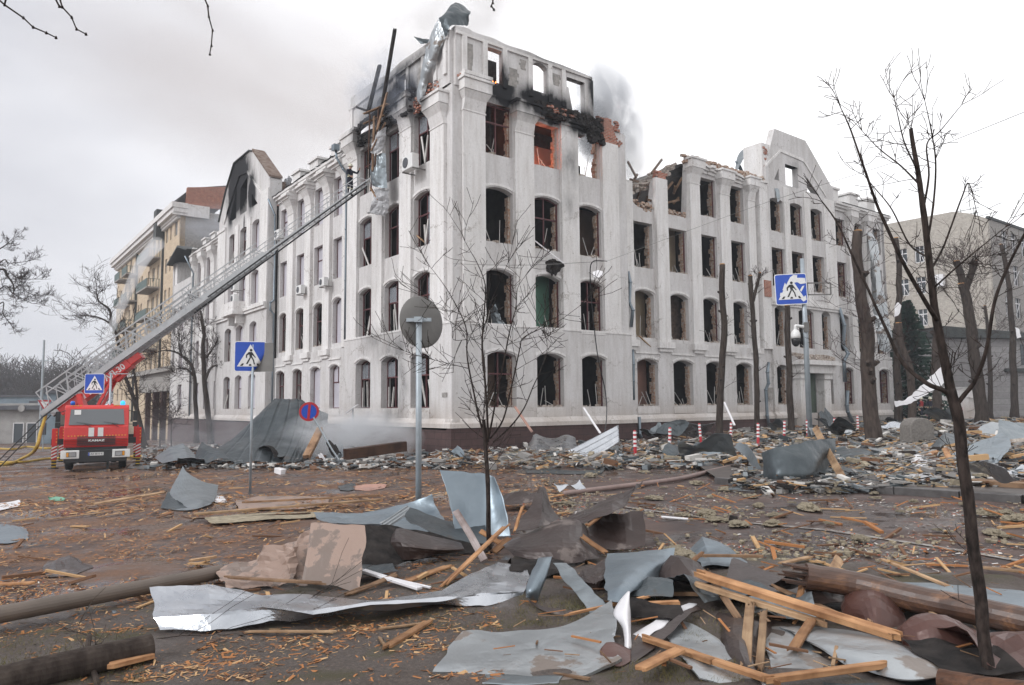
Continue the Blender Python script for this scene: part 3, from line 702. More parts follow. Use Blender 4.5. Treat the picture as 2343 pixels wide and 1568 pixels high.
for a, b_ in LW: arch_trim(T, 'L', -.6, a, b_, GF); arch_trim(T, 'L', -.75, a, b_, (5.55, 8.0, 8.25))
T.split('moulding', 'trim_plaster', bld)
# cornices
def cornice(side, u0, u1, d, z, m_='trim_plaster', rag_=0, mut=0):
    q = MB(); k = max(1, int((u1 - u0) / .35)) if rag_ else 1
    for i in range(k):
        a = u0 + (u1 - u0) * i / k; b_ = u0 + (u1 - u0) * (i + 1) / k; r = rag_ * abs(noise.noise(Vector((i * .8, z, u0)))) * 1.8
        lbox(q, side, a, b_, d - .3, d + .14 - r * .4, z - .34, z - .16); lbox(q, side, a, b_, d - .3, d + .32 - r, z - .16, z + .0 - r * .2); lbox(q, side, a, b_, d - .3, d + .48 - r * 1.4, z, z + .16 - r * .3)
    return q.build('cornice', m_, bld)
cornice('L', 11.3, 24.2, -.75, 16.55); cornice('L', 36.9, 47.1, -.75, 16.35)
cornice('R', 17.0, 24.5, -.78, 16.0, rag_=.35); cornice('R', 32.7, 40.5, -.75, 16.0)
cornice('R', .5, 2.05, -.1, 16.75); cornice('R', 4.9, 9.0, -.1, 16.25, 'charred', .5); cornice('R', 5.0, 8.3, -.22, 15.98, rag_=.3)
cornice('L', 3.6, 8.3, -.1, 16.95); cornice('L', 9.4, 11.4, -.1, 16.95); cornice('L', 3.6, 7.9, -.2, 16.45)
for u_ in (13.0, 15.2, 18.3, 21.4): 
    q = MB(); lbox(q, 'L', u_ - .75, u_ + .75, -.9, .05, 15.98, 16.12); lbox(q, 'L', u_ - .6, u_ + .6, -.9, -.1, 15.84, 15.98); q.build('bracket', 'trim_plaster', bld)
# attic walls of the tower (open to the sky)
W = MB()
tR = [(.3, 19.1), (1.0, 19.18), (1.3, 19.08), (2.5, 19.12), (3.2, 19.02), (4.6, 19.08), (5.5, 18.98), (6.6, 19.0), (7.6, 18.95), (8.4, 18.92), (8.85, 18.7)]
wall(W, 'R', -.1, .35, .3, 7.0, 16.3, tR, [(1.99, 3.0, [(16.95, 18.6, 18.62)]), (4.79, 5.75, [(17.2, 18.5, 18.7)])], du=.25)
wall(W, 'R', -.1, .35, 6.95, 8.85, 18.45, tR, du=.25); wall(W, 'R', -.1, .35, 8.25, 8.85, 15.9, 18.45, du=.25)
wall(W, 'R', -.1, .35, 7.0, 7.35, 16.1, [(6.95, 17.9), (7.1, 18.0), (7.35, 16.9)], du=.1)
tR = [(.3 + i * .25, interp(tR, .3 + i * .25) + .16 * noise.noise(Vector((i * 1.7, 0, 3)))) for i in range(35)]
tL = [(.0, 18.9), (.9, 19.0), (2.9, 19.1), (5, 19.2), (6.2, 19.05), (8.4, 19.3), (10.8, 19.35)]
wall(W, 'L', -.1, .35, .3, 10.9, 16.4, tL, [(1.65, 2.35, [(16.9, 18.3, 18.3)]), (4.3, 5.15, [(17.1, 18.4, 18.4)]), (6.6, 7.6, [(16.7, 17.9, 18.1)])], du=.3)
W.build('attic_wall', 'plaster', bld)
q = MB()
for (s_, u, z, w_, h_) in (('R', 1.05, 17.6, .42, 1.7), ('R', 3.6, 17.5, .5, .9), ('R', 6.3, 18.1, .5, .6), ('R', 4.2, 18.3, .35, .5), ('L', 2.9, 17.6, .5, 1.1), ('L', 8.9, 17.9, .7, .9)):
    for i in range(5): lbox(q, s_, u - w_ / 2 + rnd(-.08, .08), u + w_ / 2 + rnd(-.08, .08), -.085, -.12, z - h_ / 2 + h_ * i / 5, z - h_ / 2 + h_ * (i + 1) / 5)
q.split('bare_patch', 'concrete', bld)
q = MB()
lbox(q, 'R', .3, 8.7, .0, -.11, 18.72, 18.84)
for u_ in (.75, 1.9, 3.05, 4.6, 5.85, 6.75): lbox(q, 'R', u_ - .13, u_ + .13, .0, -.12, 16.8, 18.72)
lbox(q, 'L', .4, 10.9, .02, -.11, 18.55, 18.68)
for u_ in (.6, 1.45, 2.6, 4.1, 5.4, 8.2, 10.6): lbox(q, 'L', u_ - .13, u_ + .13, .0, -.12, 16.9, 18.55)
q.build('attic_moulding', 'trim_plaster', bld)
# exposed masonry where the render broke away
q = MB()
def rubble_strip(q, side, u0, u1, d, z0, z1, n_, sz=.16):
    for i in range(n_):
        u = rnd(u0, u1); z = rnd(z0, z1); s_ = rnd(.5, 1) * sz
        q.box(P(side, u, d + rnd(-.08, .08), z), (s_ * 1.4, s_ * 1.3, s_ * .8), M=Matrix.Rotation(rnd(-.4, .4), 3, 'Z') @ Matrix.Rotation(rnd(-.3, .3), 3, 'X'))
for i in range(5): lbox(q, 'R', 9.35 + .05 * i, 10.55 - .1 * i - rnd(0, .1), -.05, -.5, 15.55 + i * .26, 15.83 + i * .26)
rubble_strip(q, 'R', 9.2, 10.9, -.2, 15.5, 16.9, 90); q.build('exposed_brick', 'red_brick', bld); q = MB()
lbox(q, 'R', 3.65 + 10.6, 14.9, -.6, -1.0, 14.5, 14.95); rubble_strip(q, 'R', 14.0, 15.0, -.75, 14.5, 15.0, 24)
q.build('exposed_brick', 'red_brick', bld); q = MB()
rubble_strip(q, 'R', 15.1, 16.8, -.9, 12.7, 13.0, 40); rubble_strip(q, 'R', 12.1, 13.9, -.9, 12.6, 13.1, 50); q.build('exposed_brick', 'broken_brick', bld); q = MB()
rubble_strip(q, 'R', 16.6, 24.4, -.7, 16.05, 16.5, 200, .2); q.build('exposed_brick', 'broken_brick', bld); q = MB()
rubble_strip(q, 'R', .3, 1.4, -.05, 16.62, 16.9, 16, .12); q.build('exposed_brick', 'red_brick', bld); q = MB()
rubble_strip(q, 'R', 4.8, 9.2, .08, 16.0, 16.6, 420, .17); rubble_strip(q, 'R', 8.4, 9.3, .05, 15.3, 16.2, 60, .2); q.build('charred_edge', 'charred', bld); q = MB(); rubble_strip(q, 'R', 5.4, 7.6, .2, 16.2, 16.5, 26, .14); q.build('exposed_brick', 'red_brick', bld); q = MB()
# collapsed roof of the right wing: slumped slab, broken rafters
for i in range(26):
    u = 11.6 + i * .22; q.box(P('R', u, -2.2 - rnd(0, .8), 13.2 + (u - 11.6) * .52 + rnd(-.15, .15)), (.35, 1.8, .16), M=Matrix.Rotation(rnd(-.25, .25), 3, 'Z') @ Matrix.Rotation(rnd(-.3, .3), 3, 'X') @ Matrix.Rotation(-.45, 3, 'Y'))
q.build('collapsed_slab', 'rubble_pale', bld); q = MB()
for i in range(22): a = P('R', rnd(11.8, 17), -rnd(1.0, 2.6), rnd(13.0, 15.2)); q.bar(a, a + Vector((rnd(-1.2, 1.2), rnd(-.3, .3), rnd(-.2, 1.1))), .09, .12)
q.build('broken_rafter', 'worn_wood', bld); q = MB()
rubble_strip(q, 'L', 1.2, 3.5, -.1, 15.95, 16.9, 60, .14); q.build('exposed_brick', 'red_brick', bld); q = MB()
rubble_strip(q, 'L', 3.4, 9.4, .12, 16.0, 17.2, 300, .2); q.build('charred_edge', 'charred', bld); q = MB()
rubble_strip(q, 'R', 24.4, 25.2, -.7, 17.0, 18.6, 40, .2); q.build('exposed_brick', 'red_brick', bld); q = MB()
lbox(q, 'R', 23.75, 24.45, -.35, -.6, 8.55, 9.6)
q.build('exposed_brick', 'red_brick', bld)
q = MB()
for (u, z) in ((24.4, 18.1),):
    lbox(q, 'R', 24.3, 25.4, -.6, -2.0, 16.1, 18.8)
q.build('chimney_stub', 'trim_plaster', bld)
# roofs, parapets, chimneys
q = MB()
q.add([P('L', 11.3, -.3, 16.72), P('L', 24.3, -.3, 16.72), P('L', 24.3, -5, 18.3), P('L', 11.3, -5, 18.3), P('L', 11.3, -.3, 16.66), P('L', 24.3, -.3, 16.66), P('L', 24.3, -5, 18.2), P('L', 11.3, -5, 18.2)], [(0, 1, 2, 3), (4, 5, 6, 7), (0, 1, 5, 4), (0, 3, 7, 4), (1, 2, 6, 5)])
for i in range(14):
    u = 12 + i * .9; q.add([P('L', u, -.2, 16.75 + rnd(-.05, .05)), P('L', u + .9, -.2, 16.75 + rnd(-.1, .1)), P('L', u + .9, -1.2, 17.1), P('L', u, -1.2, 17.1)], [(0, 1, 2, 3)])
q.add([P('L', 36.9, -.2, 16.5), P('L', 47.1, -.2, 16.5), P('L', 47.1, -5, 18.0), P('L', 36.9, -5, 18.0)], [(0, 1, 2, 3)])
q.add([P('R', 33.4, -.2, 16.18), P('R', 40.6, -.2, 16.18), P('R', 40.6, -5, 17.6), P('R', 33.4, -5, 17.6)], [(0, 1, 2, 3)])
q.split('roof', 'dark_roof', bld)
def chimney(side, u, d, z0, w_, h, dd=.9):
    q = MB(); lbox(q, side, u - w_ / 2, u + w_ / 2, d, d - dd, z0, z0 + h); lbox(q, side, u - w_ / 2 - .12, u + w_ / 2 + .12, d + .12, d - dd - .12, z0 + h, z0 + h + .14)
    q.build('parapet_block', 'trim_plaster', bld)
for u_ in (14.9, 18.4, 21.5): chimney('L', u_, -.95, 16.6, 1.35, 1.25)
for u_ in (39.2, 42.3, 45.2): chimney('L', u_, -1.0, 16.5, 1.2, 1.1)
for u_ in (33.6, 36.4, 38.9): chimney('R', u_, -1.0, 16.2, 1.2, 1.15)
q = MB(); q.box2((.5, 24.35, 16.5), (7, 24.75, 18.0)); q.add([(.0, 24.2, 18.15), (.95, 24.2, 18.15), (.95, 28.3, 21.2), (.0, 28.3, 21.2), (.0, 24.2, 18.3), (.95, 24.2, 18.3), (.95, 28.3, 21.38), (.0, 28.3, 21.38)], [(0, 1, 2, 3), (4, 5, 6, 7), (0, 1, 5, 4), (1, 2, 6, 5), (2, 3, 7, 6), (3, 0, 4, 7)])
q.build('gable_coping', 'coping_brown', bld)
q = MB()
for (a, b_) in zip(gabL[1:], gabL[2:]):
    q.add([P('L', a[0], .08, a[1] + .02), P('L', b_[0], .08, b_[1] + .02), P('L', b_[0], -1.1, b_[1] + .02), P('L', a[0], -1.1, a[1] + .02), P('L', a[0], .08, a[1] + .1), P('L', b_[0], .08, b_[1] + .1), P('L', b_[0], -1.1, b_[1] + .1), P('L', a[0], -1.1, a[1] + .1)], [(0, 1, 2, 3), (4, 5, 6, 7), (0, 1, 5, 4), (1, 2, 6, 5), (0, 3, 7, 4)])
q.build('gable_flashing', 'dark_roof', bld)
# dormer on the end pavilion
q = MB(); lbox(q, 'L', 47.4, 48.0, -.55, -3, 14.4, 17.2); lbox(q, 'L', 53.6, 54.6, -.55, -3, 14.4, 16.8); lbox(q, 'L', 47.4, 54.6, -3.0, -3.3, 14.4, 17.0)
q.build('dormer', 'trim_plaster', bld)
q = MB(); q.add([P('L', 46.8, .2, 16.9), P('L', 50.6, .2, 17.9), P('L', 55.3, .2, 16.6), P('L', 46.8, -5, 16.9), P('L', 50.6, -5, 17.9), P('L', 55.3, -5, 16.6)] + [P('L', 46.8, .2, 16.75), P('L', 50.6, .2, 17.7), P('L', 55.3, .2, 16.45)], [(0, 1, 4, 3), (1, 2, 5, 4), (0, 1, 7, 6), (1, 2, 8, 7)])
q.build('dormer_roof', 'dark_roof', bld)
# floor slabs, inner walls
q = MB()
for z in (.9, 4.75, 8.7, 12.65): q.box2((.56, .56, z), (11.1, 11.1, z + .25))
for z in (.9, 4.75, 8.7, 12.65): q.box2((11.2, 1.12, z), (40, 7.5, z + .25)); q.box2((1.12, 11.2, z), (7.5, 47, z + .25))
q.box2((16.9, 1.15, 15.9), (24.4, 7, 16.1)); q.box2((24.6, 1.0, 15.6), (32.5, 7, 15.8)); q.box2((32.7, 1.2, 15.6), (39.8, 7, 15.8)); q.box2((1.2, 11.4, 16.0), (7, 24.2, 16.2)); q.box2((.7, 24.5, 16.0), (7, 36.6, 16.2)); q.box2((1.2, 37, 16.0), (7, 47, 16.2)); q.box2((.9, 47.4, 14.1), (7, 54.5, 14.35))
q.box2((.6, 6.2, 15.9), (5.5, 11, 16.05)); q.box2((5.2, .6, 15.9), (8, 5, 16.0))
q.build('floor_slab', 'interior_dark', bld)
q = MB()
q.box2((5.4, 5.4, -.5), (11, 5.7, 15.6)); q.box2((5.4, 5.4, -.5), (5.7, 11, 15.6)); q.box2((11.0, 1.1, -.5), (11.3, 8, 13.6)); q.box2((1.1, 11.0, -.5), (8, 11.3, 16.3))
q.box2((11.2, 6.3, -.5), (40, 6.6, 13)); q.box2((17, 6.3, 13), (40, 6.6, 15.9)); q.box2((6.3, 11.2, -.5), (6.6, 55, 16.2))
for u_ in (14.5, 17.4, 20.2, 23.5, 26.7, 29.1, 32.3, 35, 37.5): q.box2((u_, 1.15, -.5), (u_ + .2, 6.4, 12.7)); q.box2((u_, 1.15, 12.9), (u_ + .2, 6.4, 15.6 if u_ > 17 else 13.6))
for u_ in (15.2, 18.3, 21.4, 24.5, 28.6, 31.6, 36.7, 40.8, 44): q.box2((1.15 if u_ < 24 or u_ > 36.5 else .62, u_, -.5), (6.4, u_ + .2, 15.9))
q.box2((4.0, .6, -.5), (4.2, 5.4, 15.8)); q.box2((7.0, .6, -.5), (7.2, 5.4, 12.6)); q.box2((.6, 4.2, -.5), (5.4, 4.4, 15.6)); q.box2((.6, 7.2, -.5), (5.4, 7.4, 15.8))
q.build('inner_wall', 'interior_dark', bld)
def panel(side, u0, u1, d, z0, z1, m_, name='inner_wall'):
    q = MB(); lbox(q, side, u0, u1, d, d - .08, z0, z1); q.build(name, m_, bld)
panel('R', 4.3, 6.0, -2.0, 1.0, 4.7, 'interior_pink'); panel('R', 4.3, 6.9, -1.6, 5.0, 8.6, 'interior_green'); panel('R', 4.5, 5.6, -1.9, 9.0, 12.5, 'interior_blue')
panel('R', .8, 4.0, -2.4, 1.1, 4.6, 'interior_brown'); panel('R', 7.4, 10.8, -2.2, 9.0, 12.4, 'interior_brown'); panel('R', 17.6, 20, -2.4, 5.0, 8.6, 'interior_brickwall'); panel('R', 11.4, 14.3, -1.9, 1.1, 4.7, 'interior_pink'); panel('R', 11.4, 14.3, -1.9, 5.0, 8.6, 'interior_tan'); panel('R', 14.8, 17.2, -1.8, 5.0, 8.6, 'interior_brickwall'); panel('R', 14.8, 17.2, -2.0, 8.9, 12.5, 'interior_tan')
panel('R', 17.7, 20, -2.6, 8.9, 12.4, 'interior_brickwall'); panel('R', 18.1, 20, -2.4, 13, 15.6, 'interior_brickwall'); panel('R', 20.6, 23.3, -3.0, 13, 15.6, 'interior_brickwall')
panel('R', 24.5, 26.5, -1.7, 8.9, 12.4, 'interior_brickwall'); panel('R', 27, 29, -2.3, 8.9, 12.4, 'interior_brown'); panel('R', 20.7, 23.4, -2.5, 1.1, 4.6, 'interior_brown'); panel('R', 30.1, 32, -1.9, 5, 8.5, 'interior_brown'); panel('R', 33, 35, -1.8, 1.1, 4.6, 'interior_brown')
panel('R', 38, 39.7, -1.5, 1.1, 4.6, 'interior_blue')
panel('R', .7, 4.1, -2.2, 12.9, 16.3, 'charred'); panel('R', 4.3, 8.6, -1.9, 12.9, 15.25, 'interior_pink'); panel('R', 4.3, 8.6, -1.88, 15.2, 16.2, 'charred'); panel('R', 7.3, 9.2, -1.6, 12.9, 14.6, 'charred'); panel('R', 2.5, 4.6, -1.4, 16.4, 17.7, 'charred'); panel('R', 2.5, 3.6, -1.5, 17.7, 18.8, 'charred'); panel('L', .7, 9.9, -2.6, 12.9, 16.3, 'charred')  # second window: firelit glow put in as pink panel, unlit top as black
q = MB(); q.box2((.6, .6, 16.0), (4.3, 5.5, 16.2)); q.box2((4.3, .6, 15.96), (7.3, 3.2, 16.1)); q.build('ceiling', 'charred', bld)
panel('L', 7.5, 9.9, -2.2, 5.0, 8.6, 'interior_green'); panel('L', 4.5, 7.0, -2.4, 5, 8.6, 'interior_green'); panel('L', 4.5, 7.1, -1.6, 9.0, 12.5, 'interior_tan'); panel('L', 1.8, 4.1, -1.6, 9.0, 12.5, 'interior_tan'); panel('L', 7.5, 9.8, -1.7, 9.0, 12.5, 'interior_brown')
panel('L', 7.5, 9.8, -1.8, 1.1, 4.6, 'interior_tan'); panel('L', 12.9, 15, -1.9, 1.1, 4.6, 'rubble_pale'); panel('L', 19, 21, -1.9, 1.1, 8.6, 'rubble_pale'); panel('L', 22, 24, -1.9, 5, 8.6, 'interior_pink')

# windows: one part each
def jag(q, side, u, d, z0, z1, wd, seed):
    """torn masonry along a jamb"""
    z = z0
    while z < z1:
        h = rnd(.12, .4); w_ = wd * rnd(.4, 1.2); lbox(q, side, u - w_, u + .02, d + .02, d - rnd(.15, .32), z, min(z + h, z1)); z += h * .95
def window(side, off, ul, ur, o, kind, th=.4, seed=0):
    s, sp, c_ = o; d = off - th * .62; q = MB(); f = .055; pn = MB()
    top = sp
    A = ul + .02; B = ur - .02
    if kind in ('frame', 'film', 'broken'):
        lbox(q, side, A, A + f, d, d - .07, s, top); lbox(q, side, B - f, B, d, d - .07, s, top); lbox(q, side, A, B, d - .001, d - .069, s, s + f)
        pts_ = []
        for i in range(9):
            t_ = i / 8; u = A + (B - A) * t_; v = t_ * 2 - 1; pts_.append((u, sp + (c_ - sp) * (1 - abs(v) ** 2.2) - f))
        for (a, za), (b_, zb) in zip(pts_, pts_[1:]):
            v = [P(side, a, d, za), P(side, b_, d, zb), P(side, b_, d, zb + f + .02), P(side, a, d, za + f + .02)]; v += [p + (Vector((0, .07, 0)) if side == 'R' else Vector((.07, 0, 0))) for p in v]
            q.add(v, [(0, 1, 2, 3), (0, 1, 5, 4), (3, 2, 6, 7), (4, 5, 6, 7)])
        if kind != 'film' or seed % 3 == 0:
            zt = s + (sp - s) * .64; lbox(q, side, A, B, d + .005, d - .075, zt, zt + f * 1.2); m_ = (A + B) / 2
            lbox(q, side, m_ - f / 2, m_ + f / 2, d + .003, d - .073, zt if kind == 'film' else s, c_ - f)
    if kind == 'film':
        # flat pale grey panel behind the frame
        lbox(pn, side, A + f, B - f, d - .03, d - .05, s + f, sp - .02)
        if c_ > sp: lbox(pn, side, A + (B - A) * .2, B - (B - A) * .2, d - .031, d - .049, sp - .02, c_ - .08)
    elif kind == 'frame':
        zt = s + (sp - s) * .64
        for (a, b_, z0, z1) in ((A + f, (A + B) / 2 - f / 2, zt + f, sp - .02), ((A + B) / 2 + f / 2, B - f, zt + f, sp - .02)):
            if rnd(0, 1) < .8: lbox(pn, side, a, b_, d - .03, d - .04, z0, z1)
        if rnd(0, 1) < .4: lbox(pn, side, A + f, (A + B) / 2 - f, d - .03, d - .04, s + f, zt)
        for i in range(2):   # casements hanging loose
            u0 = rnd(A + .1, B - .2); q.m = 1; q.bar(P(side, u0, d + rnd(-.1, .25), s + .05), P(side, clampf(u0 + rnd(-.5, .5), A, B), d + rnd(-.05, .2), zt - rnd(0, .5)), .05, .09); q.m = 0
    if kind in ('broken', 'bare'):
        q.m = 2
        jag(q, side, ur if side == 'R' else ul + .1, d - .02, s, sp - .1, .13, seed)
        q.m = 0
        if rnd(0, 1) < .6: lbox(q, side, (B - .05) if side == 'R' else A, B if side == 'R' else A + .05, d + .08, d + .02, s, sp)
        q.m = 1
        for i in range(3):
            a = P(side, rnd(A, B), d - rnd(0, .4), s + rnd(0, .1)); q.bar(a, a + Vector((rnd(-.4, .4), rnd(0, .4), rnd(.2, 1.3))), .025, .03)
        q.m = 3
        for i in range(10): q.box(P(side, rnd(A + .05, B - .05), d + rnd(-.2, .22), s + rnd(0, .07)), (rnd(.08, .25), rnd(.06, .2), rnd(.04, .12)), rz=rnd(0, 3))
        q.m = 0
    ob = q.build('window', ['maroon_frame', 'pale_frame', 'broken_brick', 'rubble_pale'], bld)
    if pn.v: pn.build('pane', 'pale_pane' if kind == 'film' else 'pane_glass', ob)
i_ = 0
for (a, b_) in RT:
    for o, of in ((GF, 0), (F2, -.16), (F3, -.16), (F4, -.16)): window('R', of, a, b_, o, 'bare' if i_ % 3 else 'broken', .55 + of, i_); i_ += 1
for (a, b_) in LT:
    for o, of in ((GF, 0), (F2, -.16), (F3, -.16), ((13.3, 15.9, 15.9), -.16)): window('L', of, a, b_, o, 'frame', .55 + of, i_); i_ += 1
for k, (a, b_) in enumerate(RW):
    for j, (o, of) in enumerate(((GF, -.6), (F2, -.78), (F3w, -.78), (F4w, -.78))):
        if k < 2 and j == 3: continue
        window('R', of, a, b_, o, 'bare', .4, i_); i_ += 1
for (a, b_) in RP:
    for o in (F3w, (13.0, 15.1, 15.25)): window('R', -.5, a, b_, o, 'bare', .4, i_); i_ += 1
for (a, b_) in ((24.85, 26.1), (30.35, 31.45)):
    for o in (GF, F2): window('R', -.45, a, b_, o, 'bare', .4, i_); i_ += 1
window('R', -.45, 27.55, 29.35, F2, 'bare', .4, i_)
for (a, b_) in RV:
    for o, of in ((GF, -.6), (F2, -.75), (F3w, -.75), ((13.1, 15.1, 15.1), -.75)): window('R', of, a, b_, o, 'bare' if i_ % 2 else 'broken', .4, i_); i_ += 1
for k, (a, b_) in enumerate(LW):
    for j, (o, of) in enumerate(((GF, -.6), ((5.55, 8.0, 8.25), -.75), ((9.45, 11.9, 11.9), -.75), ((13.25, 15.65, 15.65), -.75))):
        window('L', of, a, b_, o, 'broken' if (j < 2 and k in (2, 3)) or (k == 1 and j == 1) else 'film', .4, i_); i_ += 1
for k, (a, b_) in enumerate(LP):
    for o in ((9.4, 11.7, 11.9), (13.25, 15.5, 15.65)): window('L', -.05, a, b_, o, 'film' if k == 0 or o[0] < 10 else 'frame', .5, i_); i_ += 1
for (a, b_) in ((26.4, 28.0), (29.6, 31.3), (32.6, 34.3)):
    for o in (GF, F2): window('L', 0, a, b_, o, 'film' if a < 32 else 'frame', .5, i_); i_ += 1
for (a, b_) in LV:
    for o in ((1.68, 4.1, 4.1), F2, F3w, (13.2, 15.5, 15.5)): window('L', -.75, a, b_, o, 'film', .4, i_); i_ += 1
for (a, b_, o) in ((50.0, 51.6, GF), (50.0, 51.6, F2), (50.0, 51.6, F3w)): window('L', -.45, a, b_, o, 'film', .4, i_); i_ += 1
# left pavilion balcony box between floors
q = MB(); lbox(q, 'L', 28.9, 31.9, 1.0, 0, 8.75, 9.0); lbox(q, 'L', 29.0, 31.8, .9, .8, 9.0, 9.75); lbox(q, 'L', 29.0, 29.1, .8, 0, 9.0, 9.75); lbox(q, 'L', 31.7, 31.8, .8, 0, 9.0, 9.75); lbox(q, 'L', 29.3, 29.6, .6, 0, 8.1, 8.75); lbox(q, 'L', 31.2, 31.5, .6, 0, 8.1, 8.75)
q.build('balcony', 'trim_plaster', bld)
# entrance portal of the right pavilion
q = MB(); lbox(q, 'R', 26.65, 27.45, .05, -.44, .0, 3.7); lbox(q, 'R', 29.45, 30.25, .05, -.44, .0, 3.7)
for (a, b_) in ((26.55, 27.55), (29.35, 30.35)): lbox(q, 'R', a, b_, .15, -.43, 3.35, 3.72)
lbox(q, 'R', 26.4, 30.5, .3, -.43, 3.72, 4.25); lbox(q, 'R', 26.1, 30.8, .62, -.43, 4.25, 4.55)
q.build('portal', 'trim_plaster', bld)
q = MB(); rubble_strip(q, 'R', 26.2, 30.6, .1, 4.6, 4.9, 40, .3); q.build('portal_rubble', 'rubble_pale', bld)
q = MB(); lbox(q, 'R', 28.5, 29.3, -.5, -.6, .3, 3.8); q.build('door', 'door_green', bld)
q = MB(); lbox(q, 'R', 27.0, 30.0, 1.0, -.4, -.6, -.0); lbox(q, 'R', 26.7, 30.3, 1.4, .2, -.6, -.2); q.build('step', 'plinth_tile', bld)
q = MB(); lbox(q, 'R', 23.75, 24.3, -.4, -.43, 2.0, 2.75); q.build('plaque', 'concrete', bld)
q = MB(); lbox(q, 'L', .35, .75, .03, .005, 2.15, 2.35); q.build('plaque', 'concrete', bld)
# downpipes
def pipe(side, pts_, r=.07):
    q = MB(); q.tube([P(side, *p) for p in pts_], r, 8)
    for p in pts_[1:-1]: q.tube([P(side, p[0], p[1], p[2] - .05), P(side, p[0], p[1], p[2] + .05)], r * 1.2, 8)
    q.build('downpipe', 'galv_blue', bld, smooth=True)
pipe('L', [(12.3, .15, 16.6), (12.3, .1, 16.2), (12.05, -.2, 15.5), (12.05, -.42, 15.3), (12.05, -.42, 12), (12.05, -.42, 9), (12.05, -.42, 5.5)])
pipe('L', [(24.1, .1, 16.5), (24.1, -.4, 15.4), (24.1, -.45, 13), (24.1, -.45, 9.3), (24.1, -.2, 9.1), (24.1, -.2, 8.6), (24.1, -.45, 8.3), (24.1, -.45, 4.5), (24.1, -.45, .2)])
pipe('L', [(46.9, .3, 16.2), (46.9, -.3, 15), (46.9, -.5, 14.6), (46.9, -.5, 9), (46.9, -.5, 1)])
pipe('R', [(11.5, -.45, 8.9), (11.55, -.35, 8.3), (11.5, -.4, 7.2), (11.65, -.3, 6.8), (11.6, -.4, 5.9)], .09)
pipe('R', [(11.75, -.5, 4.7), (11.7, -.4, 3.9), (11.75, -.5, 3.0), (11.7, -.45, 2.0)], .09)
pipe('R', [(11.95, -.3, 1.1), (11.95, -.3, .2), (12.0, -.2, .0)], .09)
pipe('R', [(23.6, -.2, 4.3), (23.3, -.1, 3.7), (23.5, -.2, 3.0), (23.35, -.3, 2.6), (23.4, -.3, 1.0), (23.5, -.2, .0)], .1)
pipe('R', [(32.4, -.3, 8.4), (32.9, -.25, 7.2), (32.7, -.3, 5.9), (33.1, -.2, 5.2), (32.7, -.3, 4.7), (32.8, -.35, 3.2)], .13)
pipe('R', [(33.0, -.3, 2.6), (32.8, -.3, 1.6), (32.9, -.3, 1.1), (33.3, -.1, .2)], .13)
q = MB(); lbox(q, 'L', 12.1, 12.5, .35, .0, 16.6, 16.95); q.build('rain_hopper', 'galv_blue', bld)
# ================================================================= other buildings
K2 = (-37.54, 83.1)
bb = thing('apartment_house', 'tall beige brick apartment house with small green balconies beyond the grey building', 'building', (K2[0], K2[1], 0), ANG, world=False)
ZT = [21.7, 17.95, 14.2, 10.4, 6.7, 3.0]
W = MB(); wins = []
ucols = [(1.5, 2.9), (4.3, 5.1), (6.3, 7.3), (10.6, 11.7), (13.2, 14.6), (16.2, 17.2), (20.6, 21.6), (22.4, 23.3), (25.2, 26.4), (28.8, 30.0), (32.6, 33.6), (36.2, 37.4)]
wall(W, 'L', 0, .5, 0, 40.5, -2.6, 23.6, [(a, b_, [(z, z + 1.75, z + 1.75) for z in ZT]) for a, b_ in ucols])
W.box2((0, 0, -2.6), (16, .5, 23.6))
W.build('wall', 'beige_brick', bb)
q = MB(); q.box2((.5, .02, -2), (16, -.02, 24.4)); q.build('end_wall', 'concrete', bb)
q = MB(); q.add([(0.4, -.06, 24.6), (14, -.06, 26.2), (14, -.06, 29.5), (.6, -.06, 27.0)] + [(0.4, .4, 24.6), (14, .4, 26.2), (14, .4, 29.5), (.6, .4, 27.0)], [(0, 1, 2, 3), (4, 5, 6, 7), (2, 3, 7, 6), (0, 3, 7, 4)])
q.build('brick_gable', 'red_brick', bb)
q = MB()
lbox(q, 'L', -.3, 41, .5, -.6, 23.6, 23.9); lbox(q, 'L', -.5, 41.2, .9, -.6, 23.9, 24.4); lbox(q, 'L', -.6, 41.3, 1.1, -.6, 24.4, 25.0)
for i in range(90): lbox(q, 'L', .1 + i * .45, .32 + i * .45, .4, 0, 23.3, 23.6)
q.box2((-.9, -.35, 23.6), (3.0, 0, 25.0))
lbox(q, 'L', -.1, 40.6, .25, 0, 6.2, 6.5)
q.build('cornice', 'trim_plaster', bb)
q = MB(); q.add([P('L', -.5, .9, 25.02), P('L', 41.2, .9, 25.02), P('L', 41.2, -8, 28.0), P('L', .6, -1.2, 27.2), P('L', 1.2, -8, 29)], [(0, 1, 2, 4, 3)]); q.build('roof', 'dark_roof', bb)
q = MB()
for u in (8.2, 24.3): lbox(q, 'L', u - .1, u + .1, .25, 0, 0, 23.5)
lbox(q, 'L', 8.0, 9.6, 1.0, .2, 22.5, 26.0)
q.build('downpipe', 'dark_roof', bb)
for k, (a, b_) in enumerate(ucols):
    for z in ZT:
        q = MB(); lbox(q, 'L', a, b_, -.2, -.25, z, z + 1.75); wd = q.build('window', 'dark_glass', bb)
        q = MB(); lbox(q, 'L', a, a + .08, -.15, -.2, z, z + 1.75); lbox(q, 'L', (a + b_) / 2 - .04, (a + b_) / 2 + .04, -.15, -.2, z, z + 1.75); lbox(q, 'L', b_ - .08, b_, -.15, -.2, z, z + 1.75); q.build('frame', 'pale_frame', wd)
mat('balcony_green', (.05, .09, .085), (.09, .12, .11), 3, .6, 0, .1)
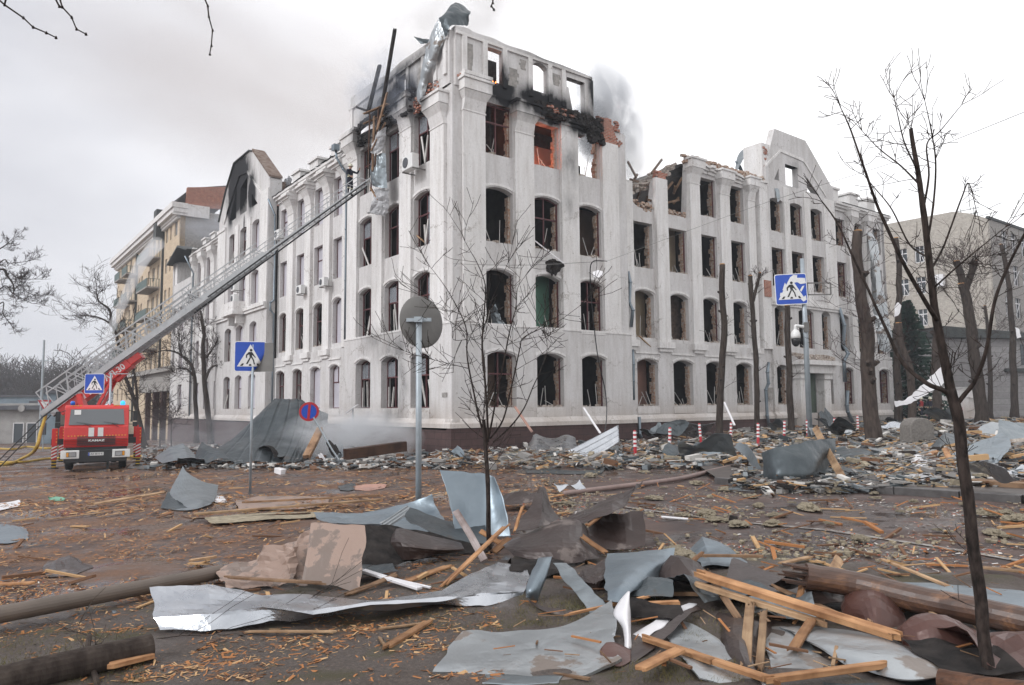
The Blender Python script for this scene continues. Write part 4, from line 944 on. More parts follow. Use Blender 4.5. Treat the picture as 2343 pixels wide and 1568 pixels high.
for (u0, u1) in ((10.0, 16.5), (23.9, 27.6), (29.5, 33.5)):
    for z in (20.5, 16.75, 13.0, 9.2):
        q = MB(); lbox(q, 'L', u0, u1, 1.5, 0, z - .2, z); wd = q.build('balcony', 'concrete', bb)
        q = MB(); lbox(q, 'L', u0, u1, 1.5, 1.44, z, z + 1.0)
        for i in range(5): lbox(q, 'L', u0, u0 + .04, 1.4 - i * .32, 1.34 - i * .32, z, z + 1.0)
        lbox(q, 'L', u0, u0 + .05, 1.5, 0, z + .95, z + 1.0); q.build('railing', 'balcony_green', wd)
q = MB(); lbox(q, 'L', -8.5, 9.5, 2.0, -2, 3.6, 5.6); lbox(q, 'L', -8.5, 9.6, 2.5, -2, 5.6, 6.1)
q.build('awning', 'concrete', bb)
q = MB()
for u in (-6, -2, 2, 6): lbox(q, 'L', u - .3, u + .3, 1.9, 1.4, -3, 3.6)
q.build('column', 'plinth_tile', bb)

# tan brick block on the right
K3 = (50.185, 77.0)
tb = thing('brick_block', 'tan brick office block with blown-out white window frames behind the bare trees', 'building', (K3[0], K3[1], 0), ANG, world=False)
W = MB(); ZR = [(17.4, 19.25), (13.85, 15.75), (10.25, 12.1), (6.6, 8.4)]
tcols = [(6.55, 7.6, [(s, t, t) for s, t in ZR[:3]]), (8.4, 9.6, [(s, t, t) for s, t in ZR]), (11.2, 12.4, [(s, t, t) for s, t in ZR])]
wall(W, 'L', 0, .4, 0, 18, -1, [(0, 20.95), (.6, 21.0), (2.3, 22.4), (9.7, 22.5), (18, 22.5)], tcols)
W.build('wall', 'tan_brick', tb)
W = MB(); rc = [(a, a + 1.5, [(s, t + .2, t + .2) for s, t in ((18.0, 20.0), (14.4, 16.4), (10.8, 12.8), (7.2, 9.2), (3.6, 5.6))]) for a in (3.4, 6.0, 8.7, 11.4, 14.1, 16.8, 19.5)]
wall(W, 'R', 0, .4, .4, 24, -1, 21.2, rc)
W.build('wall', 'concrete', tb)
q = MB(); q.add([(.0, -.2, 21.05), (24, -.2, 21.25), (24, 17, 22.6), (.0, 17, 22.6)], [(0, 1, 2, 3)]); q.box2((-.15, -.15, 20.95), (24, .1, 21.2)); q.build('roof', 'dark_roof', tb)
for cols_, sd_ in ((tcols, 'L'), (rc, 'R')):
    for (a, b_, ops) in cols_:
        for (s, t, _) in ops:
            q = MB(); lbox(q, sd_, a, b_, -.25, -.3, s, t); wd = q.build('window', 'dark_glass', tb)
            q = MB(); f = .09
            lbox(q, sd_, a, a + f, -.15, -.2, s, t); lbox(q, sd_, b_ - f, b_, -.15, -.2, s, t); lbox(q, sd_, (a + b_) / 2 - .04, (a + b_) / 2 + .04, -.15, -.2, s, t)
            lbox(q, sd_, a, b_, -.15, -.2, s, s + f); lbox(q, sd_, a, b_, -.15, -.2, t - .6, t - .5)
            q.bar(P(sd_, a + .1, -.1, s + .1), P(sd_, rnd(a + .3, b_ - .1), .1, t - .5), .06, .06)
            q.build('frame', 'white_metal', wd)
q = MB(); q.box((-.5, 4.9, 15.0), (.5, 1.0, 1.3)); q.build('wall_unit', 'white_metal', tb)
q = MB()
for z in (0, .5, 1.0): q.bar((1.2, 1.2, 21.6 + z), (1.2, 3.4, 21.6 + z), .06)
q.bar((1.2, 1.7, 21.2), (1.2, 1.7, 22.8), .06); q.bar((1.2, 3.0, 21.2), (1.2, 3.0, 22.8), .06); q.build('roof_antenna', 'sign_back', tb)
# low grey rusticated building in front of it
p0 = at(2075, 960, 64)
lg = thing('gate_house', 'low grey banded building with a small columned porch in front of the brick block', 'building', (p0.x, p0.y, 0), R_(4), world=False)
q = MB(); q.box2((0, 0, -.5), (19, 8, 7.4)); q.build('wall', 'grey_rustic', lg)
q = MB(); q.add([(-.4, -.4, 7.4), (19.4, -.4, 7.0), (19.4, 8, 7.6), (3.4, 8, 8.4), (3.4, -.4, 8.3)], [(0, 1, 4), (1, 2, 3, 4)]); q.box2((-.2, -.25, 7.2), (19.2, .1, 7.5)); q.box2((9, -.35, 4.3), (19.2, .1, 4.6)); q.build('roof', 'dark_roof', lg)
q = MB()
for x in (12.6, 13.2, 14.9, 16.8): q.cyl((x, -.5, 0), (x, -.5, 3.7), .2, n=10)
q.box2((12.2, -.8, 3.7), (17.2, .05, 4.3)); q.box2((12.2, -.8, -.4), (17.2, .05, .1)); q.build('porch', 'trim_plaster', lg)
q = MB(); q.box2((15.3, -.06, .1), (16.2, .02, 2.9)); q.build('door', 'interior_dark', lg)
for x in (10.6, 18.0):
    q = MB(); q.box2((x, -.05, 4.9), (x + .9, .02, 6.7)); q.build('window', 'dark_glass', lg)
# pale boundary wall
fw = thing('boundary_wall', 'pale rendered boundary wall with oval panels behind the firefighters', 'wall', (0, 0, 0))
q = MB(); a = at(2040, 945, 59); b2 = at(2235, 945, 61); a.z = gz(a.x, a.y); b2.z = a.z
q.bar(a + Vector((0, 0, 1.3)), b2 + Vector((0, 0, 1.3)), .35, 2.7)
q.build('wall_body', 'trim_plaster', fw)
q = MB(); q.bar(a + Vector((0, 0, 2.72)), b2 + Vector((0, 0, 2.72)), .55, .14)
for k in range(4):
    p = a.lerp(b2, (k + .5) / 4) + Vector((0, -.2, 1.4)); q.tube([p + Vector((.75 * math.cos(t), 0, .55 * math.sin(t))) for t in [i * .5 for i in range(14)]], .04, 4)
q.build('coping', 'plaster_far', fw)

# left background: kiosk, shelter, pole
def simple_box_thing(name, label, cat, px, py, Y, w_, d_, h_, m_, extra=None, rz=0):
    p = at(px, py, Y); z = gz(p.x, p.y)
    t_ = thing(name, label, cat, (p.x, p.y, z), rz, world=False)
    q = MB(); q.box((0, 0, h_ / 2), (w_, d_, h_)); q.build('wall', m_, t_, mod=bev(.03))
    if extra: extra(t_, w_, d_, h_)
    return t_
mat('kiosk_blue', (.16, .21, .25), (.11, .15, .18), 1, .6, 0, .1); mat('kiosk_dark', (.07, .075, .085), (.05, .05, .06), 1, .6, 0, .1)
mat('kiosk_pale', (.30, .29, .28), (.22, .21, .2), 1, .6, 0, .1)
def ex1(t_, w_, d_, h_):
    q = MB(); q.box((0, -d_ / 2 - .3, h_ - .5), (w_ * 1.05, .8, .5)); q.build('canopy', 'kiosk_dark', t_)
    for x in (-.5, 1.1):
        q = MB(); q.box((x, -d_ / 2 - .03, 1.3), (1.1, .06, 2.3)); f_ = q.build('window', 'dark_glass', t_)
        q = MB(); q.box((x, -d_ / 2 - .05, 2.45), (1.3, .08, .08)); q.box((x - .6, -d_ / 2 - .05, 1.3), (.08, .08, 2.3)); q.box((x + .6, -d_ / 2 - .05, 1.3), (.08, .08, 2.3)); q.build('frame', 'white_metal', f_)
    q = MB(); q.lathe([(.4, -.05), (.4, .05)], (.2, -d_ / 2 - .75, h_ - .6), 16, Matrix.Rotation(R_(90), 3, 'X')); q.build('sign_disc', 'kiosk_pale', t_)
simple_box_thing('kiosk', 'low kiosk with a dark canopy and white-framed doors in the hazy distance', 'kiosk', 84, 960, 92, 7.5, 5, 4.8, 'kiosk_pale', ex1)
def ex2(t_, w_, d_, h_):
    q = MB(); q.box((0, 0, h_ + .15), (w_ + .5, d_ + .5, .3)); q.build('roof', 'kiosk_dark', t_)
simple_box_thing('street_cabinet', 'tall narrow blue-grey advertising column beside the distant pole', 'cabinet', 118, 955, 84, 1.5, 1.0, 5.6, 'kiosk_blue', ex2)
simple_box_thing('pavilion', 'long hazy blue-grey pavilion roofline left of the kiosk', 'building', 45, 950, 120, 9, 6, 6.5, 'kiosk_blue', ex2)
simple_box_thing('trading_stall', 'dark low stall behind the ladder truck', 'stall', 145, 955, 100, 6, 4, 5.0, 'kiosk_dark', ex2)
p = at(93, 960, 80); q = MB(); q.tube([(0, 0, 0), (0, 0, 11.2)], [.16, .1], 10); q.bar((-.6, 0, 9.0), (.6, 0, 9.0), .08); q.bar((-.25, 0, 4.5), (.25, 0, 4.5), .4, .6)
t_ = thing('utility_pole', 'tall grey concrete pole standing by the distant kiosk', 'pole', (p.x, p.y, gz(p.x, p.y)), world=False); q.build('pole', 'post_metal', t_)
# give way sign with small signal head
p = at(101, 960, 60); z = gz(p.x, p.y)
t_ = thing('give_way_sign', 'small triangular give way sign with red border above a dark signal head', 'road sign', (p.x, p.y, z), R_(20), world=False)
zt = at(101, 927, 60).z - z
flat('sign_red', (.42, .02, .03), .4); flat('sign_white', (.72, .72, .72), .4); flat('sign_blue', (.008, .065, .42), .35); flat('sign_black', (.012, .012, .014), .5)
q = MB(); q.tube([(0, 0, 0), (0, 0, zt)], .04, 8); q.build('post', 'post_metal', t_)
q = MB(); q.prism([(-.5, .4), (.5, .4), (0, -.45)], (0, -.06, zt), (1, 0, 0), (0, 0, 1), (0, -1, 0), 0, .02); q.build('sign_plate', 'sign_red', t_)
q = MB(); q.prism([(-.3, .27), (.3, .27), (0, -.25)], (0, -.08, zt), (1, 0, 0), (0, 0, 1), (0, -1, 0), 0, .01); q.build('sign_face', 'sign_white', t_)
q = MB(); q.box((0, -.05, zt - 1.9), (.32, .3, .95)); q.build('signal_head', 'kiosk_dark', t_)

# ================================================================= text
def text(body, size, M, m_, parent, name='lettering', ext=.004, sx=1.0, bold=0):
    cu = bpy.data.curves.new('t', 'FONT'); cu.body = body; cu.size = size; cu.extrude = ext; cu.align_x = 'CENTER'; cu.align_y = 'CENTER'; cu.offset = bold
    ob = bpy.data.objects.new('t', cu); col.objects.link(ob)
    dg = bpy.context.evaluated_depsgraph_get(); me = bpy.data.meshes.new_from_object(ob.evaluated_get(dg)); me.name = name
    bpy.data.objects.remove(ob); me.transform(Matrix.Diagonal((sx, 1, 1, 1))); me.transform(M)
    me.materials.clear(); me.materials.append(MATS[m_]); o = bpy.data.objects.new(name, me); col.objects.link(o); o.parent = parent; return o
FRONT = Matrix.Rotation(R_(90), 4, 'X')            # text facing -y, reading along +x

# ================================================================= ladder truck
m, n, b = newmat('fire_red'); zz = noisetex(n, 3, 6, .7); rr = ramp(n, zz.outputs['Fac'], [(.3, (.60, .012, .008)), (.75, (.48, .012, .009))])
t = N(n, 'ShaderNodeTexCoord'); n.links.new(rr.outputs[0], b.inputs['Base Color']); b.inputs['Roughness'].default_value = .32; b.inputs['Coat Weight'].default_value = .3
flat('white_paint', (.70, .70, .69), .4); flat('amber', (.70, .30, .02), .4); flat('hazard_yellow', (.60, .38, .02), .5); flat('chassis_black', (.016, .016, .018), .55)
emit('beacon_lit', (.02, .30, 1.0), 1.6); flat('beacon_blue', (.01, .12, .55), .2)
m, n, b = newmat('windscreen'); b.inputs['Base Color'].default_value = (.10, .11, .12, 1); b.inputs['Roughness'].default_value = .06; b.inputs['Specular IOR Level'].default_value = .8
m, n, b = newmat('lamp_glass'); b.inputs['Base Color'].default_value = (.45, .48, .5, 1); b.inputs['Roughness'].default_value = .1; b.inputs['Metallic'].default_value = .6
tp = G(218, 1077)
tr = thing('ladder_truck', 'red ladder fire truck with striped outriggers and a long grey ladder raised to the tower', 'fire truck', (tp.x, tp.y, gz(tp.x, tp.y)), R_(28), world=False)
S = .955
def tr_build(q, name, m_, parent=tr, bv=None, smooth=False):
    q.v = [(x * S, y * S, z * S) for x, y, z in q.v]; return q.build(name, m_, parent, mod=bev(*bv) if bv else None, smooth=smooth)
# cab shell (profile in y,z)
q = MB()
prof = [(-.02, .98), (-.06, 1.30), (-.03, 1.82), (.02, 1.86), (.22, 2.62), (.34, 2.72), (1.9, 2.72), (2.0, 2.6), (2.0, .98)]
q.prism(prof, (0, 0, 0), (0, 1, 0), (0, 0, 1), (1, 0, 0), -1.18, 1.18)
tr_build(q, 'cab', 'fire_red', bv=(.05, 3))
q = MB(); a = [(-1.02, -.005, 1.90), (1.02, -.005, 1.90), (.97, .165, 2.55), (-.97, .165, 2.55)]; q.add(a + [(x, y + .03, z) for x, y, z in a], [(0, 1, 2, 3), (0, 1, 5, 4), (1, 2, 6, 5), (2, 3, 7, 6), (3, 0, 4, 7)]); ws = tr_build(q, 'windscreen', 'windscreen')
q = MB(); q.box((-.72, .12, 2.42), (.24, .01, .2), M=Matrix.Rotation(R_(-14), 3, 'X')); tr_build(q, 'paper_notice', 'white_paint')
q = MB()
for sx in (-.45, .55): q.bar((sx - .3, -.05, 2.02), (sx + .25, -.05, 1.92), .015); q.bar((sx, -.06, 1.95), (sx + .25, -.07, 1.80), .02)
tr_build(q, 'wiper', 'black_plastic')
for sx in (-1, 1):      # side windows, doors
    q = MB(); q.box((sx * 1.18, .95, 2.2), (.02, 1.1, .62)); tr_build(q, 'side_window', 'windscreen')
q = MB()
for i in range(6): q.box((0, -.075, 1.08 + i * .065), (1.4, .02, .028))
tr_build(q, 'grille', 'chassis_black')
q = MB()
for i in range(5): q.box((0, -.08, 1.045 + i * .065), (2.3, .012, .012))
tr_build(q, 'panel_line', 'chassis_black')
for sx in (-.17, .17):
    q = MB(); q.box((sx - .03, -.066, 1.60), (.20, .015, .36)); tr_build(q, 'white_stripe', 'white_paint')
q = MB()
for i in range(19):
    x = -1.0 + i * .115
    if abs(x) > .33: q.prism([(-.035, -.03), (.035, 0), (-.035, .03)], (x, -.062, 1.45), (1, 0, 0), (0, 0, 1), (0, -1, 0), 0, .012)
tr_build(q, 'reflector_row', 'amber')
text('KAMAZ', .115, Matrix.Scale(S, 4) @ Matrix.Translation((0, -.095, 1.25)) @ FRONT, 'white_paint', tr, sx=1.5, bold=.004)
q = MB()
for i in range(4):
    for sx in (-1, 1): q.box((sx * (.62 + i * .11), .30, 2.70), (.07, .05, .04))
tr_build(q, 'marker_light', 'amber')
q = MB(); q.box((0, .0, .62), (2.3, .3, .52)); q.box((0, .3, .9), (2.2, .6, .2)); tr_build(q, 'bumper', 'chassis_black', bv=(.03, 2))
for sx in (-1, 1):
    q = MB(); q.box((sx * .93, -.17, .70), (.66, .08, .34)); c_ = tr_build(q, 'bumper_corner', 'white_paint', bv=(.02, 2))
    q = MB(); q.box((sx * .88, -.225, .70), (.36, .03, .2)); h_ = tr_build(q, 'headlight', 'chassis_black', bv=(.01, 1))
    q = MB(); q.box((sx * .84, -.245, .70), (.24, .02, .16)); tr_build(q, 'lens', 'lamp_glass', h_)
    q = MB(); q.box((sx * 1.015, -.245, .70), (.075, .02, .16)); tr_build(q, 'indicator', 'amber', h_)
q = MB(); q.box((0, -.165, .70), (.56, .02, .13)); pl = tr_build(q, 'number_plate', 'white_paint')
q = MB(); q.box((-.25, -.178, .70), (.05, .006, .13)); tr_build(q, 'plate_band', 'sign_blue', pl)
text('AX 0513 E', .1, Matrix.Scale(S, 4) @ Matrix.Translation((.02, -.18, .70)) @ FRONT, 'sign_black', pl, ext=.002, bold=.002)
for sx in (-1, 1):
    q = MB(); q.box((sx * 1.42, .12, 2.25), (.17, .08, .42)); q.box((sx * 1.42, .12, 1.90), (.19, .1, .2)); q.bar((sx * 1.15, .2, 2.5), (sx * 1.42, .12, 2.4), .03); q.bar((sx * 1.15, .2, 1.9), (sx * 1.42, .12, 1.9), .03)
    tr_build(q, 'mirror', 'black_plastic', bv=(.02, 2))
    q = MB(); q.lathe([(.09, 0), (.09, .12), (.06, .17), (.0, .18)], (sx * .93, .5, 2.72), 14); tr_build(q, 'beacon', 'beacon_lit' if sx > 0 else 'beacon_blue', smooth=True)
def wheel(x, y, dual):
    q = MB(); Mx = Matrix.Rotation(R_(90), 3, 'Y'); wd_ = .3
    q.lathe([(.26, -wd_ / 2), (.44, -wd_ / 2), (.50, -wd_ / 2 + .05), (.50, wd_ / 2 - .05), (.44, wd_ / 2), (.26, wd_ / 2)], (x, y, .50), 24, Mx); t1 = tr_build(q, 'wheel', 'rubber', smooth=False)
    q = MB(); q.lathe([(.27, -wd_ / 2 + .02), (.1, -wd_ / 2 + .1), (.1, wd_ / 2 - .1), (.27, wd_ / 2 - .02)], (x, y, .50), 16, Mx); tr_build(q, 'rim', 'post_metal', t1)
for x in (-1.0, 1.0):
    wheel(x, 1.1, 0); wheel(x, 5.1, 1); wheel(x, 6.4, 1); wheel(x * .66, 5.1, 1); wheel(x * .66, 6.4, 1)
q = MB(); q.box((0, 4.3, .85), (1.0, 7.6, .35)); q.box((0, 1.1, .55), (1.9, .2, .2)); q.box((0, .8, .45), (.8, .6, .3)); tr_build(q, 'chassis', 'chassis_black')
q = MB(); q.box((0, 5.0, 1.35), (2.35, 5.4, .5)); q.box((0, 2.6, 1.8), (2.2, .5, .6)); tr_build(q, 'platform', 'fire_red', bv=(.03, 2))
q = MB(); q.lathe([(.75, 0), (.75, .3), (.5, .35)], (0, 4.6, 1.6), 24); q.box((.45, 4.6, 2.3), (.25, 1.3, 1.0)); q.box((-.45, 4.6, 2.2), (.25, 1.3, .9)); q.box((.9, 4.1, 2.3), (.5, .6, .8)); tr_build(q, 'turntable', 'fire_red', bv=(.02, 1))
# outriggers: red head, red-white hatched leg, black-yellow foot
q = MB(); q.box((0, 2.15, 1.15), (3.5, .22, .25)); q.box((0, 6.9, 1.15), (3.5, .22, .25)); tr_build(q, 'outrigger_beam', 'chassis_black')
flat('stripe_red', (.45, .03, .025), .5)
def outrigger(x, y):
    q = MB(); q.box((x, y, 1.35), (.22, .24, .75)); o = tr_build(q, 'outrigger', 'fire_red', bv=(.015, 1))
    q = MB(); q.box((x, y, .68), (.2, .2, .6)); tr_build(q, 'leg', 'stripe_red', o)
    q = MB()
    for i in range(4):
        z0 = .42 + i * .14; q.prism([(-.1, z0), (.1, z0 + .1), (.1, z0 + .16), (-.1, z0 + .06)], (x, y - .1, 0), (1, 0, 0), (0, 0, 1), (0, -1, 0), 0, .008)
    tr_build(q, 'leg_stripe', 'white_paint', o)
    q = MB(); q.box((x, y, .2), (.17, .17, .42)); q.lathe([(.2, 0), (.2, .03), (.1, .06)], (x, y, 0), 14); tr_build(q, 'foot', 'chassis_black', o)
    q = MB()
    for i in range(3): q.box((x, y, .09 + i * .13), (.18, .18, .04))
    tr_build(q, 'foot_stripe', 'hazard_yellow', o)
    q = MB()
    for i in range(4): q.box((x + .07, y - .125, 1.15 + i * .14), (.04, .012, .06))
    tr_build(q, 'reflector', 'amber', o)
outrigger(-1.62, 2.15); outrigger(1.62, 2.15); outrigger(-1.62, 6.9); outrigger(1.62, 6.9)
# ladder and boom, authored in world space then moved into the truck frame
TM = (Matrix.Translation(tr.location) @ Matrix.Rotation(R_(28), 4, 'Z')).inverted()
def wbuild(q, name, m_, parent=tr, mod=None):
    q.v = [tuple(TM @ Vector(v)) for v in q.v]; return q.build(name, m_, parent, mod=mod)
tl0 = at(108, 950, 34.8); tl1 = at(852, 418, 37.4)
e1 = (tl1 - tl0).normalized(); LL = (tl1 - tl0).length
e2 = Vector((-e1.y, e1.x, 0)).normalized(); e3 = e1.cross(e2) * -1
if e3.z < 0: e3 = -e3
def LP_(s, a, h): return tl0 + e1 * s + e2 * a + e3 * h
def section(s0, s1, hw, h0, hh, rail, nsec, name):
    q = MB(); L_ = s1 - s0
    for sd_ in (-1, 1):
        q.bar(LP_(s0, sd_ * hw, h0), LP_(s1, sd_ * hw, h0), rail, rail * 1.6)
        q.bar(LP_(s0 + .4, sd_ * hw * 1.02, h0 + hh), LP_(s1 - .2, sd_ * hw * 1.02, h0 + hh), rail * .7, rail * .7)
        for i in range(nsec):
            a = s0 + .4 + (L_ - .6) * i / nsec; b_ = s0 + .4 + (L_ - .6) * (i + 1) / nsec; m_ = (a + b_) / 2
            q.bar(LP_(a, sd_ * hw, h0), LP_(m_, sd_ * hw * 1.02, h0 + hh), rail * .5); q.bar(LP_(m_, sd_ * hw * 1.02, h0 + hh), LP_(b_, sd_ * hw, h0), rail * .5)
            if i % 3 == 0: q.bar(LP_(a, sd_ * hw, h0), LP_(a, sd_ * hw, h0 + hh), rail * .5)
    o = wbuild(q, name, 'ladder_metal')
    q = MB(); k = int(L_ / .33)
    for i in range(k): q.bar(LP_(s0 + .15 + i * .33, -hw, h0), LP_(s0 + .15 + i * .33, hw, h0), .035)
    wbuild(q, 'rung', 'ladder_metal', o); return o
section(0, 9.0, .52, .0, 1.0, .08, 8, 'ladder_section')
section(1.0, 12.6, .44, .10, .68, .06, 14, 'ladder_section')
section(2.0, LL, .36, .16, .44, .045, 26, 'ladder_section')
q = MB()
for sd_ in (-1, 1): q.bar(LP_(.0, sd_ * .56, .08), LP_(12.4, sd_ * .46, .16), .03, .2)
wbuild(q, 'ladder_side_plate', 'ladder_metal')
q = MB()
for sd_ in (-1, 1): q.bar(LP_(.0, sd_ * .57, -.09), LP_(LL - .3, sd_ * .40, .1), .035, .07)
wbuild(q, 'ladder_edge', 'chassis_black')
q = MB(); q.bar(LP_(.6, 0, -.30), LP_(4.3, 0, -.30), .75, .42); wbuild(q, 'boom', 'fire_red', mod=bev(.03, 2))
q = MB(); q.bar(LP_(4.0, 0, -.29), LP_(4.9, 0, -.29), .6, .32); q.bar(LP_(3.3, 0, -.58), LP_(3.9, 0, -.5), .3, .25); wbuild(q, 'boom_tip', 'fire_red', mod=bev(.03, 2))
q = MB(); q.bar(LP_(1.6, -.3, -1.3), LP_(3.2, -.3, -.5), .12); q.bar(LP_(1.6, .3, -1.3), LP_(3.2, .3, -.5), .12); q.bar(LP_(1.35, -.42, -1.3), LP_(1.8, -.42, -.2), .5, .2); wbuild(q, 'lift_ram', 'fire_red')
# boom lettering on the face towards the camera
nn = -e2
Mt = Matrix((e1, e3, nn)).transposed().to_4x4(); Mt.translation = LP_(3.55, 0, -.31) + nn * .39
text('АЛ-30', .38, TM @ Mt, 'white_paint', tr, bold=.008)
for s_ in (1.7, 2.1):
    q = MB(); q.bar(LP_(s_, -.385, -.30), LP_(s_ + .2, -.385, -.30), .012, .38); wbuild(q, 'boom_stripe', 'white_paint')
# access ladder and yellow hose hanging from the ladder foot
mat('hose_yellow', (.42, .27, .03), (.30, .19, .02), 6, .6, 0, .2)
q = MB(); a = tl0 + Vector((0, -.2, 0)); b2 = a + Vector((-1.7, -1.0, -2.1)); a2 = a + Vector((.3, 0, 0)); b3 = b2 + Vector((.35, 0, 0))
b2.z = gz(b2.x, b2.y); b3.z = gz(b3.x, b3.y)
q.bar(a, b2, .045); q.bar(a2, b3, .045)
for i in range(9): q.bar(a.lerp(b2, i / 9), a2.lerp(b3, i / 9), .025)
wbuild(q, 'foot_ladder', 'chassis_black')
def bez(pts_, k=10):
    out_ = []
    P_ = [pts_[0]] + list(pts_) + [pts_[-1]]
    for i in range(1, len(P_) - 2):
        for j in range(k):
            t_ = j / k; a, b_, c_, d_ = map(Vector, P_[i - 1:i + 3])
            out_.append(.5 * ((2 * b_) + (-a + c_) * t_ + (2 * a - 5 * b_ + 4 * c_ - d_) * t_ ** 2 + (-a + 3 * b_ - 3 * c_ + d_) * t_ ** 3))
    out_.append(Vector(pts_[-1])); return out_
def hose(name, label, cat, pts_, r, m_, group=None):
    q = MB(); pp = bez(pts_, 8); o0 = pp[0]; q.tube(pp, r, 8); o = q.build(name, m_, origin=(o0.x, o0.y, gz(o0.x, o0.y)), smooth=True); return tag(o, label, cat, group)
def gh(x, y, h=.06): p = G(x, y); return Vector((p.x, p.y, gz(p.x, p.y) + h))
hose('fire_hose', 'thick yellow hose curving from the ladder foot down to the road', 'hose', [tl0 + Vector((0, -.1, 0)), at(94, 985, 33.5), at(80, 1030, 32.5), gh(50, 1058, .2), gh(20, 1064), gh(-40, 1066)], .075, 'hose_yellow', 'yellow hoses by the ladder truck')
hose('fire_hose', 'second yellow hose lying flat across the road under the truck', 'hose', [gh(-30, 1060), gh(50, 1060), gh(110, 1052), gh(200, 1050), gh(340, 1046)], .06, 'hose_yellow', 'yellow hoses by the ladder truck')
hose('fire_hose', 'yellow hose in loose bends on the wet road behind the yellow loop', 'hose', [gh(-30, 1026), gh(30, 1030), gh(60, 1024), gh(110, 1028), gh(160, 1022)], .1, 'hose_yellow', 'yellow hoses by the ladder truck')
hose('fire_hose', 'farthest yellow hose running straight towards the distant red truck', 'hose', [gh(-30, 1014), gh(60, 1013), gh(120, 1012), gh(200, 1014)], .1, 'hose_yellow', 'yellow hoses by the ladder truck')
# second, distant truck
dp = G(22, 1011); t2 = thing('fire_engine', 'small red fire engine seen from behind in the haze at the left edge', 'fire truck', (dp.x, dp.y, gz(dp.x, dp.y)), R_(33), world=False)
q = MB(); q.box((0, 2, 1.9), (2.5, 5, 1.7)); q.build('body', 'fire_red', t2, mod=bev(.08, 3))
q = MB(); q.box((0, 2, 2.95), (1.8, 4, .5)); q.build('roof_rack', 'fire_red', t2)
for x in (-.25, .25):
    q = MB(); q.box((x, -.52, 2.2), (.28, .03, .6)); q.build('white_stripe', 'white_paint', t2)
q = MB(); q.box((0, -.5, .85), (2.4, .2, .35)); q.build('bumper', 'chassis_black', t2)
q = MB(); q.box((0, -.55, .6), (1.6, .1, .25)); q.build('white_bar', 'white_paint', t2)
for x in (-1, 1):
    for y in (.8, 4.0):
        q = MB(); q.lathe([(.2, -.15), (.5, -.15), (.5, .15), (.2, .15)], (x, y, .5), 18, Matrix.Rotation(R_(90), 3, 'Y')); q.build('wheel', 'rubber', t2)
# small car behind the ladder truck
dp = G(178, 1008); t3 = thing('parked_car', 'pale car mostly hidden between the ladder truck and the distant kiosk', 'car', (dp.x, dp.y, gz(dp.x, dp.y)), R_(80), world=False)
q = MB(); q.prism([(-2.1, .3), (-2.1, .8), (-1.3, .95), (-.7, 1.4), (.8, 1.42), (1.5, .95), (2.1, .85), (2.15, .3)], (0, 0, 0), (1, 0, 0), (0, 0, 1), (0, 1, 0), -.85, .85); q.build('body', 'white_paint', t3, mod=bev(.08, 3))
q = MB(); q.prism([(-1.2, .96), (-.65, 1.33), (.75, 1.35), (1.35, .96)], (0, 0, 0), (1, 0, 0), (0, 0, 1), (0, 1, 0), -.87, .87); q.build('window', 'dark_glass', t3)
for x in (-1.3, 1.3):
    for y in (-.8, .8):
        q = MB(); q.lathe([(.15, -.1), (.33, -.1), (.33, .1), (.15, .1)], (x, y, .33), 16, Matrix.Rotation(R_(90), 3, 'X')); q.build('wheel', 'rubber', t3)

# ================================================================= road signs
def sign_faces():
    F_ = []
    def rr(h, r=.07, k=4):
        o = []
        for cx, cy, a0 in ((h - r, h - r, 0), (-h + r, h - r, 90), (-h + r, -h + r, 180), (h - r, -h + r, 270)):
            for i in range(k + 1): a = R_(a0 + 90 * i / k); o.append((cx + r * math.cos(a), cy + r * math.sin(a)))
        return o
    F_.append((rr(.5), 0, 'sign_white')); F_.append((rr(.475, .06), .003, 'sign_blue'))
    F_.append(([(0, .40), (-.41, -.33), (.41, -.33)], .006, 'sign_white'))
    B = 'sign_black'
    F_.append(([(.02 + .045 * math.cos(R_(a)), .205 + .045 * math.sin(R_(a))) for a in range(0, 360, 30)], .009, B))
    for p_ in ([(-.055, .145), (.05, .15), (.055, .0), (-.02, -.03)], [(-.055, .145), (-.02, .08), (-.10, .03), (-.10, -.05), (-.135, -.05), (-.14, .05)],
               [(.05, .15), (.03, .06), (.11, .0), (.15, -.05), (.17, -.03), (.12, .04)], [(-.02, -.03), (.03, -.02), (-.08, -.25), (-.135, -.25)],
               [(.01, -.01), (.055, .0), (.12, -.12), (.15, -.26), (.11, -.26), (.08, -.13)],
               [(-.32, -.31), (-.24, -.31), (-.19, -.23), (-.25, -.23)], [(-.045, -.31), (.045, -.31), (.03, -.25), (-.03, -.25)], [(.22, -.31), (.30, -.31), (.25, -.23), (.20, -.23)]):
        F_.append((p_, .009, B))
    return F_
